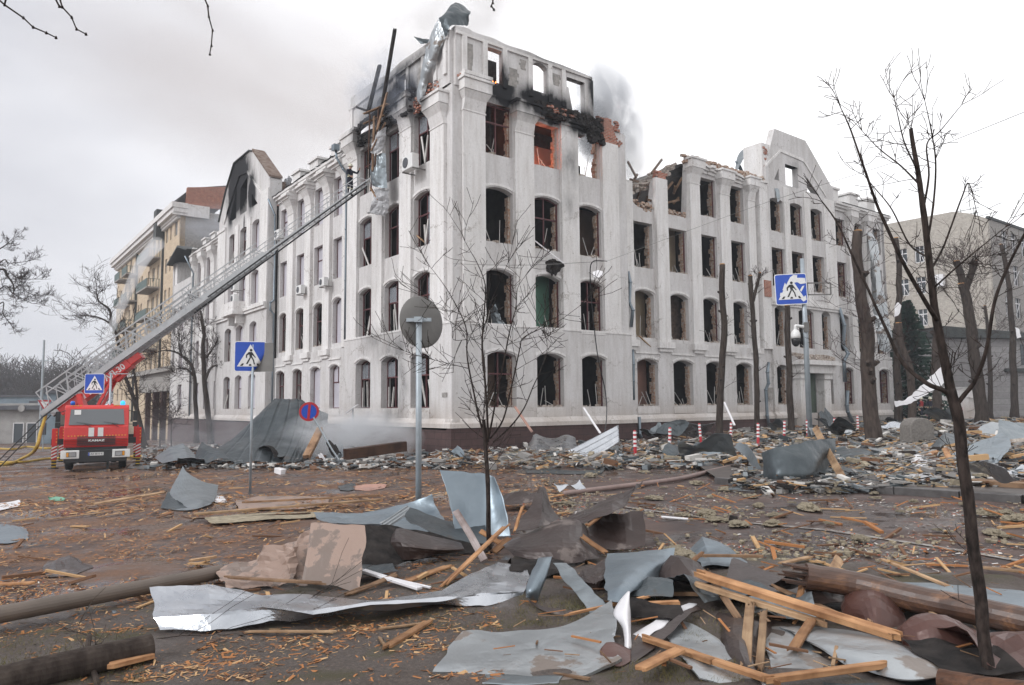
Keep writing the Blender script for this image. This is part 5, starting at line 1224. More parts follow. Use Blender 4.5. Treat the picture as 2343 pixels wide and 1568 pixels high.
def ped_sign(parent, c, size, rz, fold=None, torn=False, tilt=0):
    """crossing sign plate; fold=(nx,ny,offset,angle) bends the metal along a straight crease"""
    faces = sign_faces()
    if torn: # reflective film scraped away in ragged patches
        faces += [([(-.02, .38), (.1, .46), (.22, .44), (.2, .36), (.45, .34), (.47, .17), (.3, .15), (.2, .22), (.1, .2), (.06, .3)], .0075, 'sign_white'),
                  ([(-.18, .22), (-.12, .1), (-.2, -.05), (-.27, -.02), (-.22, .12)], .0075, 'sign_white'), ([(-.3, -.1), (-.24, -.16), (-.3, -.24), (-.36, -.2), (-.34, -.1)], .0075, 'sign_white'),
                  ([(.27, -.05), (.35, .08), (.42, .1), (.36, -.02), (.31, -.1)], .0075, 'sign_white'), ([(.28, -.34), (.44, -.22), (.46, -.36), (.36, -.42)], .0075, 'sign_white')]
    bm_ = bmesh.new(); names = ['sign_white', 'sign_blue', 'sign_black', 'sign_back']
    for p_, z, m_ in faces:
        f = bm_.faces.new([bm_.verts.new((x, y, z)) for x, y in p_]); f.material_index = names.index(m_)
    f = bm_.faces.new([bm_.verts.new((x, y, -.012)) for x, y in faces[0][0]]); f.material_index = 3
    vs1 = [bm_.verts.new((x, y, 0)) for x, y in faces[0][0]]; vs2 = [bm_.verts.new((x, y, -.012)) for x, y in faces[0][0]]
    for i in range(len(vs1)): j = (i + 1) % len(vs1); f = bm_.faces.new((vs1[i], vs1[j], vs2[j], vs2[i])); f.material_index = 3
    if fold:
        nx, ny, of, an = fold; nv = Vector((nx, ny, 0)).normalized(); cuts = 5
        for k in range(cuts): bmesh.ops.bisect_plane(bm_, geom=bm_.verts[:] + bm_.edges[:] + bm_.faces[:], plane_co=nv * (of + k * .05), plane_no=nv)
        for v in bm_.verts:
            d = v.co.dot(nv) - of
            if d > 0:
                base_ = v.co - nv * d; base_.z = 0; w_ = .2; zz_ = v.co.z; L1 = 0; x_, z_ = 0.0, 0.0; st = .02; a = 0
                while L1 < d: a = an * min(1, L1 / w_); x_ += math.cos(a) * min(st, d - L1); z_ -= math.sin(a) * min(st, d - L1); L1 += st
                v.co = base_ + nv * (x_ + math.sin(a) * zz_) + Vector((0, 0, z_ + math.cos(a) * zz_))
    me = bpy.data.meshes.new('sign_plate'); 
    M = Matrix.Translation(c) @ Matrix.Rotation(rz, 4, 'Z') @ Matrix.Rotation(R_(90), 4, 'X') @ Matrix.Rotation(tilt, 4, 'Z') @ Matrix.Scale(size, 4)
    bm_.transform(M); bm_.to_mesh(me); bm_.free()
    for q_ in names: me.materials.append(MATS[q_])
    o = bpy.data.objects.new('sign_plate', me); col.objects.link(o); o.parent = parent; return o
# a) near-centre sign on bare post, corner folded back
p = gh(571, 1128, 0); zc = at(566, 816, p.y).z - p.z
s1 = thing('crossing_sign', 'blue pedestrian crossing sign with its lower right corner bent back, left of the round sign', 'road sign', p, world=False)
q = MB(); q.tube([(0, .03, -.1), (0, .03, zc + .3)], .032, 10); q.build('post', 'post_metal', s1, smooth=True)
ped_sign(s1, (-.05, -.01, zc), .76, R_(14), fold=(.80, -.60, .24, R_(95)))
q = MB(); q.box((.22, .09, zc - .02), (.62, .01, .72), rz=R_(-18)); q.build('back_plate', 'sign_back', s1)
# b) far left sign
p = gh(245, 1072, 0); zc = at(217, 878, p.y).z - p.z
s2 = thing('crossing_sign', 'upright undamaged pedestrian crossing sign in front of the ladder truck', 'road sign', p, world=False)
q = MB(); q.tube([(0, .03, -.1), (0, .03, zc + .45)], .045, 10); q.build('post', 'post_metal', s2, smooth=True)
q = MB(); q.bar((-.1, 0, zc + .4), (.85, 0, zc + .4), .03); q.build('bracket', 'post_metal', s2)
ped_sign(s2, (at(217, 878, p.y).x - p.x, -.03, zc), .83, 0)
# c) right sign, scraped film, on the camera post
p = gh(1853, 1012, 0); Yp = p.y; 
s3 = thing('crossing_sign', 'pedestrian crossing sign with scraped film hanging from the grey post that carries a white camera', 'road sign', p, world=False)
def rel(x, y): v = at(x, y, Yp); return v.x - p.x, v.z - p.z
x0, zc = rel(1807, 663)
q = MB(); q.tube([(0, 0, -.1), (0, 0, rel(1850, 760)[1]), (-.03, 0, rel(1850, 592)[1])], [.125, .115, .09], 14); q.build('post', 'post_metal', s3, smooth=True)
ped_sign(s3, (x0, -.12, zc), rel(1843, 660)[0] - rel(1772, 660)[0], R_(-6), fold=(-1, .1, .33, R_(18)), torn=True, tilt=R_(1.5))
q = MB(); xr, zr = rel(1898, 648); xr2, zr2 = rel(1852, 675)
for a_, b_ in (((0, -.05, zr), (xr, -.05, zr)), ((0, -.05, zr2), (xr, -.05, zr2)), ((xr, -.05, zr), (xr, -.05, zr2)), ((.15, -.05, zr), (.15, -.05, zr2))): q.bar(a_, b_, .05)
q.build('empty_frame', 'sign_back', s3)
q = MB()
for i in range(9): 
    a_ = Vector((rnd(-.5, .6), rnd(-.2, .1), zr2 + rnd(0, .5))); q.tube([a_, a_ + Vector((rnd(-.3, .3), 0, rnd(-.6, .1))), a_ + Vector((rnd(-.7, .5), rnd(-.1, .1), rnd(-1.0, -.1)))], .007, 4)
q.build('loose_wire', 'sign_back', s3)
xc, zc2 = rel(1818, 750)
cm = thing('surveillance_camera', 'white dome camera with black lens on a bracket arm of the sign post', 'camera', p + Vector((0, 0, zc2)), world=False)
q = MB(); pp = bez([(0, -.05, .02), (xc * .6, -.05, .06), (xc * .95, -.05, .08), (xc, -.05, -.02), (xc, -.05, -.12)], 6); q.tube(pp, [.09, .085, .08, .075] + [.07] * (len(pp) - 4), 10); q.build('arm', 'white_paint', cm, smooth=True)
q = MB(); k = .21; q.lathe([(.05, .22), (k * .6, .17), (k * .95, .05), (k, -.08), (k, -.2)], (xc, -.05, -.3), 18); q.build('housing', 'white_paint', cm, smooth=True)
q = MB(); q.lathe([(k * .95, -.2), (k * .95, -.3), (k * .8, -.45), (k * .4, -.55), (.02, -.57)], (xc, -.05, -.3), 18); q.build('lens_dome', 'black_plastic', cm, smooth=True)
q = MB(); q.box((.0, -.03, .0), (.2, .3, .45)); q.build('clamp', 'sign_back', cm)
# d) round sign seen from behind
p = gh(957, 1195, 0); Yp = p.y; zc = at(961, 735, Yp).z - p.z
s4 = thing('round_sign', 'round road sign seen from its plain grey back on a galvanised post', 'road sign', p, world=False)
q = MB(); q.tube([(0, 0, -.1), (.0, 0, zc + .02)], .05, 12); q.build('post', 'post_metal', s4, smooth=True)
rx = (at(1008, 735, Yp).x - at(914, 735, Yp).x) / 2; rz_ = (at(961, 675, Yp).z - at(961, 795, Yp).z) / 2
bm_ = MB(); vs = []
for (rr_, dy) in ((0, 0), (.5, 0), (.96, .0), (1.0, .02), (1.0, .035)):
    for j in range(40): a = 2 * math.pi * j / 40; xx = rz_ * rr_ * math.cos(a); vs.append((.02 + xx * rx / rz_, .09 + dy + (xx * .55 if xx > 0 else xx * .3), zc + rz_ * rr_ * math.sin(a) - .06 * xx * rr_))
bm_.add(vs, [(i * 40 + j, i * 40 + (j + 1) % 40, (i + 1) * 40 + (j + 1) % 40, (i + 1) * 40 + j) for i in range(4) for j in range(40)]); bm_.build('disc', 'sign_back', s4, smooth=True)
q = MB(); q.box((.0, -.0, zc + .02), (.42, .05, .06)); q.box((0, -.03, zc + .02), (.14, .14, .09)); q.build('bracket', 'post_metal', s4)
# e) no-stopping sign leaning over the crumpled roof sheet
p = at(707, 942, 29.0); 
s5 = thing('no_stopping_sign', 'small round blue sign with a red ring and bar tilted on a leaning grey post', 'road sign', at(757, 1030, 29.0), world=True)
q = MB(); q.tube([at(717, 955, 29.0), at(760, 1030, 29.0), at(775, 1052, 29.0)], .035, 8); q.build('post', 'post_metal', s5)
ex, ey = Vector((.96, .1, -.25)).normalized(), Vector((.2, -.05, .62)).normalized(); ez = ex.cross(ey); ez = -ez if ez.y > 0 else ez
q = MB(); q.prism([(.38 * math.cos(R_(a)), .38 * math.sin(R_(a))) for a in range(0, 360, 15)], p, ex, ey, ez, .0, .02); q.build('disc', 'sign_red', s5)
q = MB(); q.prism([(.29 * math.cos(R_(a)), .29 * math.sin(R_(a))) for a in range(0, 360, 15)], p, ex, ey, ez, .02, .026); q.build('face', 'sign_blue', s5)
q = MB(); q.prism([(-.05, -.3), (.05, -.3), (.05, .3), (-.05, .3)], p, (ex + ey * .2).normalized(), (ey - ex * .2), ez, .026, .032); q.build('bar', 'sign_red', s5)
# little lamp-like sensor post by the tower
p = gh(806, 1035, 0)
t_ = thing('vent_post', 'thin pale post with a small tilted cap beside the tower corner', 'post', p, world=False)
q = MB(); q.tube([(0, 0, 0), (0, 0, 2.2)], .04, 8); q.build('post', 'post_metal', t_); q = MB(); q.bar((-.35, 0, 2.0), (.28, 0, 2.45), .3, .05); q.build('cap', 'white_metal', t_)

# ================================================================= bollards
bl = [(1453, 1042, 'upright bollard nearest the tower corner'), (1531, 1030, 'second bollard from the tower corner'), (1604, 1012, 'bollard just behind the first topped tree trunk'),
      (1671, 1009, 'bollard right of the thick pruned trunk'), (1734, 1016, 'bollard in front of the second pruned trunk'), (1793, 1006, 'bollard left of the third pruned trunk'), (1849, 1004, 'bollard touching the foot of the camera post'),
      (1909, 996, 'bollard midway between camera post and thick trunk'), (1983 - 42 + 22, 986, 'bollard just left of the thick old trunk'), (2056, 967, 'bollard in front of the far tree pair'), (2120, 958, 'bollard at the feet of the firefighters'), (2202, 955, 'bollard before the pale boundary wall'), (2260, 950, 'farthest bollard at the right')]
first = None
for i, (x, y, lb) in enumerate(bl):
    p = gh(x, y + 8, 0)
    if first is None:
        first = thing('bollard', 'red and white striped flexible ' + lb, 'bollard', p, group='striped bollards along the pavement', world=False)
        q = MB(); q.lathe([(.06, 0), (.055, .95), (.04, 1.0)], (0, 0, 0), 12); q.build('post', 'stripe_red2' if False else 'sign_red', first)
        for k in range(4): q = MB(); q.lathe([(.062, 0), (.061, .08)], (0, 0, .42 + k * .15), 12); q.build('band', 'sign_white', first)
    else:
        d = dup(first, p, 0, 'red and white striped flexible ' + lb); d.rotation_euler = (rnd(-.06, .06), rnd(-.08, .08), 0)
MATS['sign_red'].node_tree.nodes['Principled BSDF'].inputs['Roughness'].default_value = .45
# stone marker with rounded top
p = gh(2110, 1024, .1)
q = MB(); wx = .47; pf = [(-wx, 0), (-wx, .62)] + [(wx * math.cos(R_(180 - a)), .62 + .36 * math.sin(R_(a))) for a in range(15, 180, 15)] + [(wx, .62), (wx, 0)]
q.prism([(x * 1.0, z) for x, z in pf], p, (1, .1, 0), (0, 0, 1), (-.1, 1, 0), -.05, .6)
tag(q.build('stone_marker', 'stone', origin=tuple(p), mod=bev(.04, 3)), 'round-topped grey granite stone standing in the debris', 'stone')

# ================================================================= outdoor units on the facade
def ac_unit(lx, ly, z, side, label):
    wp = Matrix.Translation((KX, KY, 0)) @ Matrix.Rotation(ANG, 4, 'Z') @ Vector((lx, ly, z)); return wp, ANG - R_(90) if side == 'L' else ANG
acs = [(3.05, .35, 12.95, 'white air conditioner hanging crooked under the top left tower window', 1.25), (14.9, -.3, 9.0, 'white air conditioner beside the downpipe on the second storey', .95), (18.6, -.3, 9.0, 'white air conditioner under the middle window of the left wing', 1.0),
       (22.9, -.3, 13.4, 'white air conditioner level with the ladder near the top storey', 1.1), (29.9, .55, 10.6, 'upper of two stacked air conditioners on the gabled bay', 1.1), (29.9, .55, 9.7, 'lower of two stacked air conditioners on the gabled bay', 1.1), (46.0, -.3, 12.3, 'pale air conditioner on the far left wing', 1.1)]
ac0 = None
for (u, d, z, lb, sc) in acs:
    wp, rz_ = ac_unit(-d, u, z, 'L', lb)
    if ac0 is None:
        ac0 = thing('air_conditioner', lb, 'air conditioner', wp, rz_, 'air conditioners on the left facade', world=False)
        q = MB(); q.box((0, -.02, .3), (.8, .3, .56)); q.build('casing', 'white_paint', ac0, mod=bev(.02, 2))
        q = MB(); q.lathe([(.2, 0), (.2, .02)], (-.12, -.17, .3), 20, Matrix.Rotation(R_(90), 3, 'X')); q.build('fan_grille', 'kiosk_dark', ac0)
        q = MB(); q.bar((-.4, -.15, 0), (-.4, .4, 0), .04); q.bar((.4, -.15, 0), (.4, .4, 0), .04); q.build('bracket', 'sign_back', ac0)
    else: d_ = dup(ac0, wp, rz_, lb)
    (ac0 if u == 3.05 else d_).scale = (sc,) * 3
# ================================================================= trees
def twigs(mb, p, d, L, r, lvl, rng, up_=.15, spread=.9, n=4, kink=.18):
    """one twig with side shoots"""
    k = 4 if lvl > 0 else 3; pts_ = [p]; dirs = []
    for i in range(k):
        d = (d + Vector((rng.uniform(-1, 1), rng.uniform(-1, 1), rng.uniform(-1, 1))) * kink + Vector((0, 0, up_ * .25))).normalized()
        pts_.append(pts_[-1] + d * (L / k)); dirs.append(d)
    mb.tube(pts_, [max(.0022 * TW[0], r * (1 - .75 * i / k)) for i in range(k + 1)], 4 if r > .02 * TW[0] else 3, cap=False)
    if lvl <= 0: return
    for i in range(n):
        t_ = rng.uniform(.2, 1.0); j = min(k - 1, int(t_ * k)); q_ = pts_[j].lerp(pts_[j + 1], t_ * k - j)
        a = Vector((rng.uniform(-1, 1), rng.uniform(-1, 1), rng.uniform(-.4, 1))).normalized()
        nd = (dirs[j] * .7 + a * spread).normalized()
        twigs(mb, q_, nd, L * rng.uniform(.35, .65), r * .5, lvl - 1, rng, up_, spread, n, kink)
TW = [1.0]
def limb_tree(name, label, cat, base, limbs, tw_n, tw_L, tw_lvl, seed, bark='bark', group=None, tw_r=None, tip=None, n=4, scale=1.0, tw_from=.25):
    """limbs: list of ([world points], r0, r1); the first is the trunk"""
    rng = random.Random(seed); TW[0] = scale
    t_ = thing(name, label, cat, base, group=group)
    cr = MB()
    for li, (pts_, ra, rb) in enumerate(limbs):
        q = MB(); pp = bez(pts_, 5); k = len(pp); pp = [v + Vector((noise.noise(v * 3 / scale), noise.noise(v * 3 / scale + Vector((7, 0, 0))), 0)) * ra * .35 for v in pp]
        rr_ = [(ra + (rb - ra) * i / (k - 1)) * (1 + .12 * noise.noise(Vector((i * .7, li, seed)))) for i in range(k)]
        if li == 0: rr_[0] *= 1.35; rr_[1] *= 1.12
        q.tube(pp, rr_, 10 if ra > .03 else 7); q.build('trunk' if li == 0 else 'limb', bark, t_, smooth=True)
        m_ = int(tw_n * (1 if li else .8))
        for i in range(m_):
            f = rng.uniform(tw_from if li == 0 else .1, 1.0); j = min(k - 2, int(f * (k - 1))); v = pp[j].lerp(pp[j + 1], rng.random())
            ax = (pp[j + 1] - pp[j]).normalized(); a = rng.uniform(0, 6.283); o1 = ax.orthogonal().normalized(); o2 = ax.cross(o1)
            d = (o1 * math.cos(a) + o2 * math.sin(a) + ax * rng.uniform(.2, 1.0)).normalized()
            twigs(cr, v, d, tw_L * rng.uniform(.4, 1.0) * (1.1 - .5 * f), (tw_r or ra * .2), tw_lvl, rng, n=n)
        if tip: # end spray
            for i in range(3): twigs(cr, pp[-1], ((pp[-1] - pp[-3]).normalized() + Vector((rng.uniform(-.4, .4), rng.uniform(-.4, .4), rng.uniform(-.2, .4)))).normalized(), tw_L * .8, (tw_r or ra * .2), tw_lvl, rng, n=n)
    cr.build('crown', 'twig' if bark != 'bark_dark' else 'bark_dark', t_)
    return t_
def L(Y, *pts_): return [at(x, y, Y + (dy[0] if dy else 0)) for x, y, *dy in pts_]
# foreground right tree
Y0 = 4.8; b0 = gh(2268, 1562, -.05)
limb_tree('street_tree', 'dark bare young tree in the right foreground with forked upward branches', 'tree', b0, [
    ([b0] + L(Y0, (2255, 1480), (2240, 1350), (2222, 1200), (2205, 1080), (2190, 960), (2172, 890)), 0.0374, 0.0331),
    (L(Y0, (2180, 920), (2155, 800), (2135, 680), (2118, 520), (2100, 400), (2085, 296)), 0.0302, 0.0122),
    (L(Y0, (2188, 925), (2160, 895), (2120, 878), (2065, 830, .1), (2025, 750, .2), (1975, 640, .3), (1920, 520, .4), (1880, 462, .5)), 0.0187, 0.0043),
    (L(Y0, (2148, 740), (2110, 680, -.1), (2060, 590, -.2), (2010, 480, -.2), (1975, 380, -.3), (1948, 300, -.3), (1925, 250, -.3)), 0.0158, 0.0029),
    (L(Y0, (2180, 935), (2205, 905, -.03), (2232, 870, -.1), (2255, 800, -.2), (2275, 690, -.3), (2305, 610, -.3), (2350, 525, -.4)), 0.0158, 0.0072),
    (L(Y0, (2112, 480), (2125, 400, .1), (2120, 330, .2), (2150, 300, .2), (2200, 240, .3)), 0.0079, 0.0022),
    (L(Y0, (2100, 420), (2060, 380), (2010, 340, .1), (1972, 300, .2)), 0.0065, 0.0022),
    (L(Y0, (2098, 390), (2070, 330, -.1), (2055, 270, -.1), (2045, 225, -.1)), 0.0058, 0.0022),
    (L(Y0, (2120, 560), (2135, 470), (2140, 370), (2130, 300), (2115, 230)), 0.0086, 0.0022),
    (L(Y0, (2128, 620), (2160, 560, .1), (2200, 450, .2), (2215, 420, .2), (2232, 480, .2)), 0.0079, 0.0022),
    (L(Y0, (2135, 660), (2190, 610, -.2), (2250, 560, -.3), (2300, 520, -.3)), 0.0065, 0.0022),
    (L(Y0, (2125, 590), (2080, 560, .2), (2040, 480, .2), (2000, 430, .3), (1975, 400, .4)), 0.0072, 0.0022)],
    7, .30, 1, 3, 'bark_dark', tw_r=.0030, tip=1, n=3)
# foreground centre sapling
def z2(x, y, dy=0): return ((1200 + x * .6058) / 1.6533, (800 + y * .6058) / 1.6533, dy)
Y1 = 9.5; b1 = gh(1120, 1262, -.05)
limb_tree('sapling', 'slender bare sapling with thin reddish shoots rising from the sheet-metal heap', 'tree', b1, [
    ([b1] + L(Y1, (1117, 1160), (1113, 1060), (1110, 1000), (1106, 960)), 0.0312, 0.0234),
    (L(Y1, z2(1064, 1460), z2(1010, 1290, .1), z2(970, 1100, .2), z2(935, 900, .3), z2(925, 720, .3), z2(840, 540, .4), z2(770, 430, .4), z2(700, 340, .5)), 0.0156, 0.0023),
    (L(Y1, z2(1068, 1440), z2(1056, 1200), z2(1038, 960), z2(1030, 800), z2(1045, 600), z2(1048, 460), z2(1000, 330), z2(950, 240), z2(920, 185)), 0.0164, 0.0023),
    (L(Y1, z2(1070, 1420), z2(1110, 1200, -.1), z2(1160, 950, -.2), z2(1200, 750, -.2), z2(1240, 600, -.3), z2(1250, 480, -.3), z2(1300, 400, -.4)), 0.0133, 0.0023),
    (L(Y1, z2(1080, 1420), z2(1160, 1300), z2(1215, 1080, -.2), z2(1262, 860, -.3), z2(1285, 790, -.3), z2(1400, 730, -.4), z2(1500, 690, -.4), z2(1640, 590, -.5)), 0.0125, 0.0023),
    (L(Y1, z2(1100, 1440), z2(1200, 1350, .2), z2(1290, 1230, .3), z2(1350, 1090, .4), z2(1390, 1000, .4), z2(1435, 860, .5), z2(1420, 770, .5)), 0.0125, 0.0023),
    (L(Y1, z2(1035, 1000), z2(1028, 800), z2(1065, 640), z2(1085, 560), z2(1190, 320)), 0.0094, 0.0023),
    (L(Y1, z2(940, 980), z2(860, 960), z2(740, 930), z2(620, 900), z2(540, 870)), 0.0055, 0.0016),
    (L(Y1, z2(935, 800), z2(850, 800), z2(840, 720), z2(790, 600), z2(700, 560)), 0.0047, 0.0016)],
    12, .7, 1, 11, 'bark_dark', tw_r=.0045, tip=1, n=3, scale=1.6)
# pruned trunks along the pavement
def stump(label, base, limbs_, r, seed, tn=10, tl=1.1, bark='bark', group='pruned lime trees on the pavement', lvl=1, rt=.8, sc=4):
    b_ = gh(*base, 0); Y_ = b_.y
    r *= .74
    lm = [([b_] + L(Y_, *limbs_[0]), r, r * rt)] + [(L(Y_, *l_), r * .6, r * .5) for l_ in limbs_[1:]]
    t_ = limb_tree('pruned_tree', label, 'tree', b_, lm, tn, tl, lvl, seed, bark, group, tw_r=.014, n=3, scale=sc)
    for l_ in lm: # pale saw cut and knots
        q = MB(); e = l_[0][-1]; q.tube([e, e + Vector((0, 0, .05))], l_[2] * .9, 8); q.build('cut_end', 'split_wood', t_)
    q = MB(); rg = random.Random(seed)
    for i in range(7):
        f = rg.uniform(.2, .95); pp = bez(lm[0][0], 5); v = pp[int(f * (len(pp) - 1))]; a = rg.uniform(0, 6.28); dv = Vector((math.cos(a), math.sin(a), .5)); q.tube([v + dv * r * .5, v + dv * (r * 1.35)], [r * .45, r * .25], 6)
    q.build('knot', bark, t_)
    return t_
stump('tall thin topped trunk with a scorched top, nearest the tower', (1643, 1014), [[(1647, 900), (1656, 760), (1652, 690), (1652, 606)]], .23, 21)
stump('forked thin trunk with torn top between thin trunk and the hanging sign', (1732, 1003), [[(1731, 900), (1727, 800), (1720, 700), (1716, 632)], [(1722, 690), (1732, 650), (1738, 625)]], .20, 22, 16)
stump('straight topped trunk right behind the camera post', (1809, 1000), [[(1806, 900), (1803, 800), (1800, 700)]], .24, 23, 12)
stump('thickest pale old trunk with a shaggy top beside the far wing', (1998, 1017), [[(1990, 900), (1985, 800), (1975, 700), (1960, 600), (1962, 530)]], .42, 24, 40, 2.2, 'bark_pale', lvl=2, rt=.6)
stump('tall trunk with shaggy shoots standing left of the blue spruce', (2056, 975), [[(2054, 880), (2050, 780), (2058, 650), (2050, 545)]], .36, 25, 30, 2.0, 'bark', lvl=2, rt=.6)
stump('leaning split trunk close to the spruce, bare wood showing', (2086, 985), [[(2086, 900), (2080, 840), (2062, 790), (2055, 740)]], .30, 26, 10, 1.2, 'bark_pale')
stump('broken thick stump with a torn top behind the foreground tree', (2146, 972), [[(2143, 900), (2140, 820), (2144, 740)]], .42, 27, 8, 1.2, 'bark_pale')
stump('large forked pollard in front of the brick block', (2247, 975), [[(2237, 880), (2222, 780), (2212, 700), (2200, 650)], [(2204, 665), (2195, 620), (2188, 598)], [(2206, 665), (2218, 630), (2228, 598)]], .50, 28, 30, 3.4, 'bark', lvl=2, rt=.7)
stump('slim dark tree right of the forked pollard', (2266, 958), [[(2264, 860), (2260, 760), (2252, 700)]], .28, 29, 30, 3.4, 'bark', lvl=2, rt=.5)
stump('tall slim trunk at the right picture edge', (2322, 962), [[(2318, 860), (2314, 740), (2305, 640), (2290, 560)]], .36, 30, 26, 3.0, 'bark', lvl=2, rt=.5)
# spruce
pb = at(2088, 950, 58); pb.z = gz(pb.x, pb.y)
t_ = thing('spruce', 'dark blue-green spruce between the pruned trunks and the brick block', 'tree', pb)
q = MB(); q.tube([pb, pb + Vector((0, 0, 9.5))], [.18, .03], 7); q.build('trunk', 'bark', t_)
q = MB(); rg = random.Random(5)
for i in range(210):
    f = (i / 210) ** .9; z = .6 + 9.0 * f; rad = 3.0 * (1 - f) ** .85 + .15; a = i * 2.4; d = Vector((math.cos(a), math.sin(a), -.22 + rg.uniform(-.1, .1)))
    for j in range(13):
        t__ = (j + 1) / 13; v = pb + Vector((0, 0, z)) + d * rad * t__ + Vector((0, 0, .25 * t__ * t__ * rad * .4))
        for sgn in (-1, 1):
            sd = Vector((-d.y, d.x, 0)) * sgn * .34 * (1.15 - t__) * rg.uniform(.6, 1.3) + Vector((0, 0, rg.uniform(-.22, .02)))
            q.add([v - d * .07, v + d * .12, v + sd + d * .16, v + sd * .8 - Vector((0, 0, .1))], [(0, 1, 2, 3)])
q.build('crown', 'conifer', t_)
# street trees between truck and building
def rt(name, label, base, limbs_, r, seed, tn=16, tl=2.6, lvl=2, Yoff=0, group=None, bark='bark'):
    b_ = gh(*base, 0); Y_ = b_.y
    lm = [([b_] + L(Y_, *limbs_[0]), r, r * .45)] + [(L(Y_, *l_), r * .5, r * .15) for l_ in limbs_[1:]]
    return limb_tree(name, label, 'tree', b_, lm, tn, tl, lvl, seed, bark, group, tw_r=.02, tip=1, n=4, scale=5, tw_from=.45)
def c2(x, y): return ((400 + x * .3507) / 1.6533, (1200 + y * .3507) / 1.6533)
def c3(x, y): return ((150 + x * .41454) / 1.6533, (1000 + y * .41454) / 1.6533)
rt('street_tree', 'leaning dark bare tree right behind the truck, trunk forked low', c2(425, 1400), [[c2(380, 1200), c2(340, 1020), c2(290, 860), c2(230, 700), c2(200, 600)], [c2(340, 1020), c2(330, 800), c2(300, 560), c2(270, 380)], [c3(720, 780), c3(700, 640), c3(640, 540), c3(520, 480), c3(400, 470)], [c3(650, 560), c3(640, 420), c3(540, 340), c3(520, 270)]], .24, 41, 18, 3.0)
rt('street_tree', 'bare tree with a long limb reaching left in front of the building', c2(980, 1360), [[c2(975, 1000), c2(960, 700), c2(930, 540), c2(870, 450)], [c2(900, 490), c2(780, 390), c2(640, 360), c2(480, 400)], [c2(820, 420), c2(790, 300), c2(800, 200)], [c2(950, 640), c2(870, 560), c2(760, 560)]], .22, 42, 14, 2.2)
rt('street_tree', 'tallest mossy bare tree reaching up to the ladder', c2(1130, 1370), [[c2(1110, 1100), c2(1075, 800), c2(1060, 550), c2(1050, 300), c2(1060, 180), c2(1020, 20)], [c2(1075, 680), c2(1130, 550), c2(1220, 520), c2(1340, 540)], [c2(1050, 180), c3(1470, 430), c3(1420, 440)], [c2(1065, 440), c2(1130, 380), c2(1220, 230)]], .25, 43, 13, 2.2)
rt('street_tree', 'thin bare tree with a forked stem close to the facade', c2(1310, 1240), [[c2(1310, 1000), c2(1300, 740), c2(1270, 560)], [c2(1320, 1080), c2(1380, 900), c2(1420, 760)], [c2(1310, 780), c2(1270, 600), c2(1210, 430), c2(1170, 330)]], .17, 44, 14, 2.0)
rt('street_tree', 'dark bare tree directly behind the folded crossing sign', c2(1500, 1100), [[c2(1500, 900), c2(1510, 700), c2(1520, 560)], [c2(1520, 800), c2(1600, 700), c2(1720, 760)], [c2(1490, 760), c2(1430, 700), c2(1380, 640)]], .22, 45, 14, 1.8)
rt('sapling', 'small bare sapling beside the truck outrigger', c2(708, 1430), [[c2(705, 1250), c2(710, 1130)], [c2(710, 1150), c2(660, 1080)], [c2(710, 1150), c2(760, 1060)]], .06, 46, 6, 1.4, 1)
rt('sapling', 'small bare sapling with a dusky red crown further left', c2(585, 1410), [[c2(583, 1250), c2(582, 1050)], [c2(583, 1150), c2(560, 1000)], [c2(583, 1150), c2(620, 980)]], .06, 47, 10, 1.8, 2)
# tree at the left picture edge and hanging twigs above
bx = gh(-105, 1040, 0); Yb = bx.y
def c4(x, y): return ((x * .2869) / 1.6533, (850 + y * .2869) / 1.6533)
limb_tree('street_tree', 'bare drooping tree crown entering at the left picture edge', 'tree', bx, [
    ([bx] + L(Yb, (-110, 900), (-100, 750), (-90, 600)), .3, .15), (L(Yb, (-95, 650), c4(0, 590), c4(100, 680), c4(180, 800), c4(180, 910)), .1, .04),
    (L(Yb, (-92, 620), c4(0, 320), c4(130, 220)), .07, .02), (L(Yb, (-92, 700), c4(0, 500), c4(120, 510), c4(340, 490)), .06, .02), (L(Yb, (-95, 800), c4(0, 850), c4(170, 910), c4(300, 980), c4(420, 1040)), .06, .02),
    (L(Yb, (-95, 800), c4(0, 1040), c4(40, 1180), c4(130, 1300)), .06, .02), (L(Yb, c4(180, 880), c4(260, 800), c4(370, 900), c4(500, 940)), .04, .015), (L(Yb, c4(150, 650), c4(280, 720), c4(450, 720)), .04, .015)],
    16, 1.5, 2, 51, 'bark', tw_r=.018, tip=1, n=4, scale=5)
def c5(x, y): return (x * .3841 / 1.6533, y * .3841 / 1.6533)
def hang(label, segs, Y_):
    q = MB(); 
    for pts_ in segs:
        pp = [at(*c5(*p_), Y_) for p_ in pts_]; q.tube(pp, [.0042 * (1 - .5 * i / len(pp)) for i in range(len(pp))], 6)
        for v in pp[1:]: q.tube([v - Vector((.004, 0, .006)), v + Vector((.002, 0, .0)), v + Vector((.006, 0, -.006))], [.002, .0075, .002], 6)
    v = at(*c5(*segs[0][0]), Y_); tag(q.build('hanging_twig', 'bark_dark', origin=tuple(v)), label, 'twig', 'budded twigs hanging into the sky')
hang('leftmost budded twig hanging into the sky', [[(-10, 0), (45, 50), (230, 178), (325, 270), (455, 325), (550, 372)], [(65, -40), (45, 50)]], 3.0)
hang('twig with two close buds near the top left', [[(540, -20), (583, 65), (613, 72), (705, 173), (752, 288), (845, 338)], [(585, -20), (613, 72)]], 3.0)
hang('longer arching twig hanging left of the smoking tower', [[(2010, -20), (2045, 60), (2055, 165), (2092, 300), (2080, 450), (2064, 535)]], 3.4)
hang('tiny twig end above the tower roof', [[(4855, -20), (4845, 60), (4825, 80), (4870, 120), (4900, 140)]][0:1] if False else [[(4855 - 0, -30), (4850, 30), (4835, 60), (4860, 95)]], 3.2)
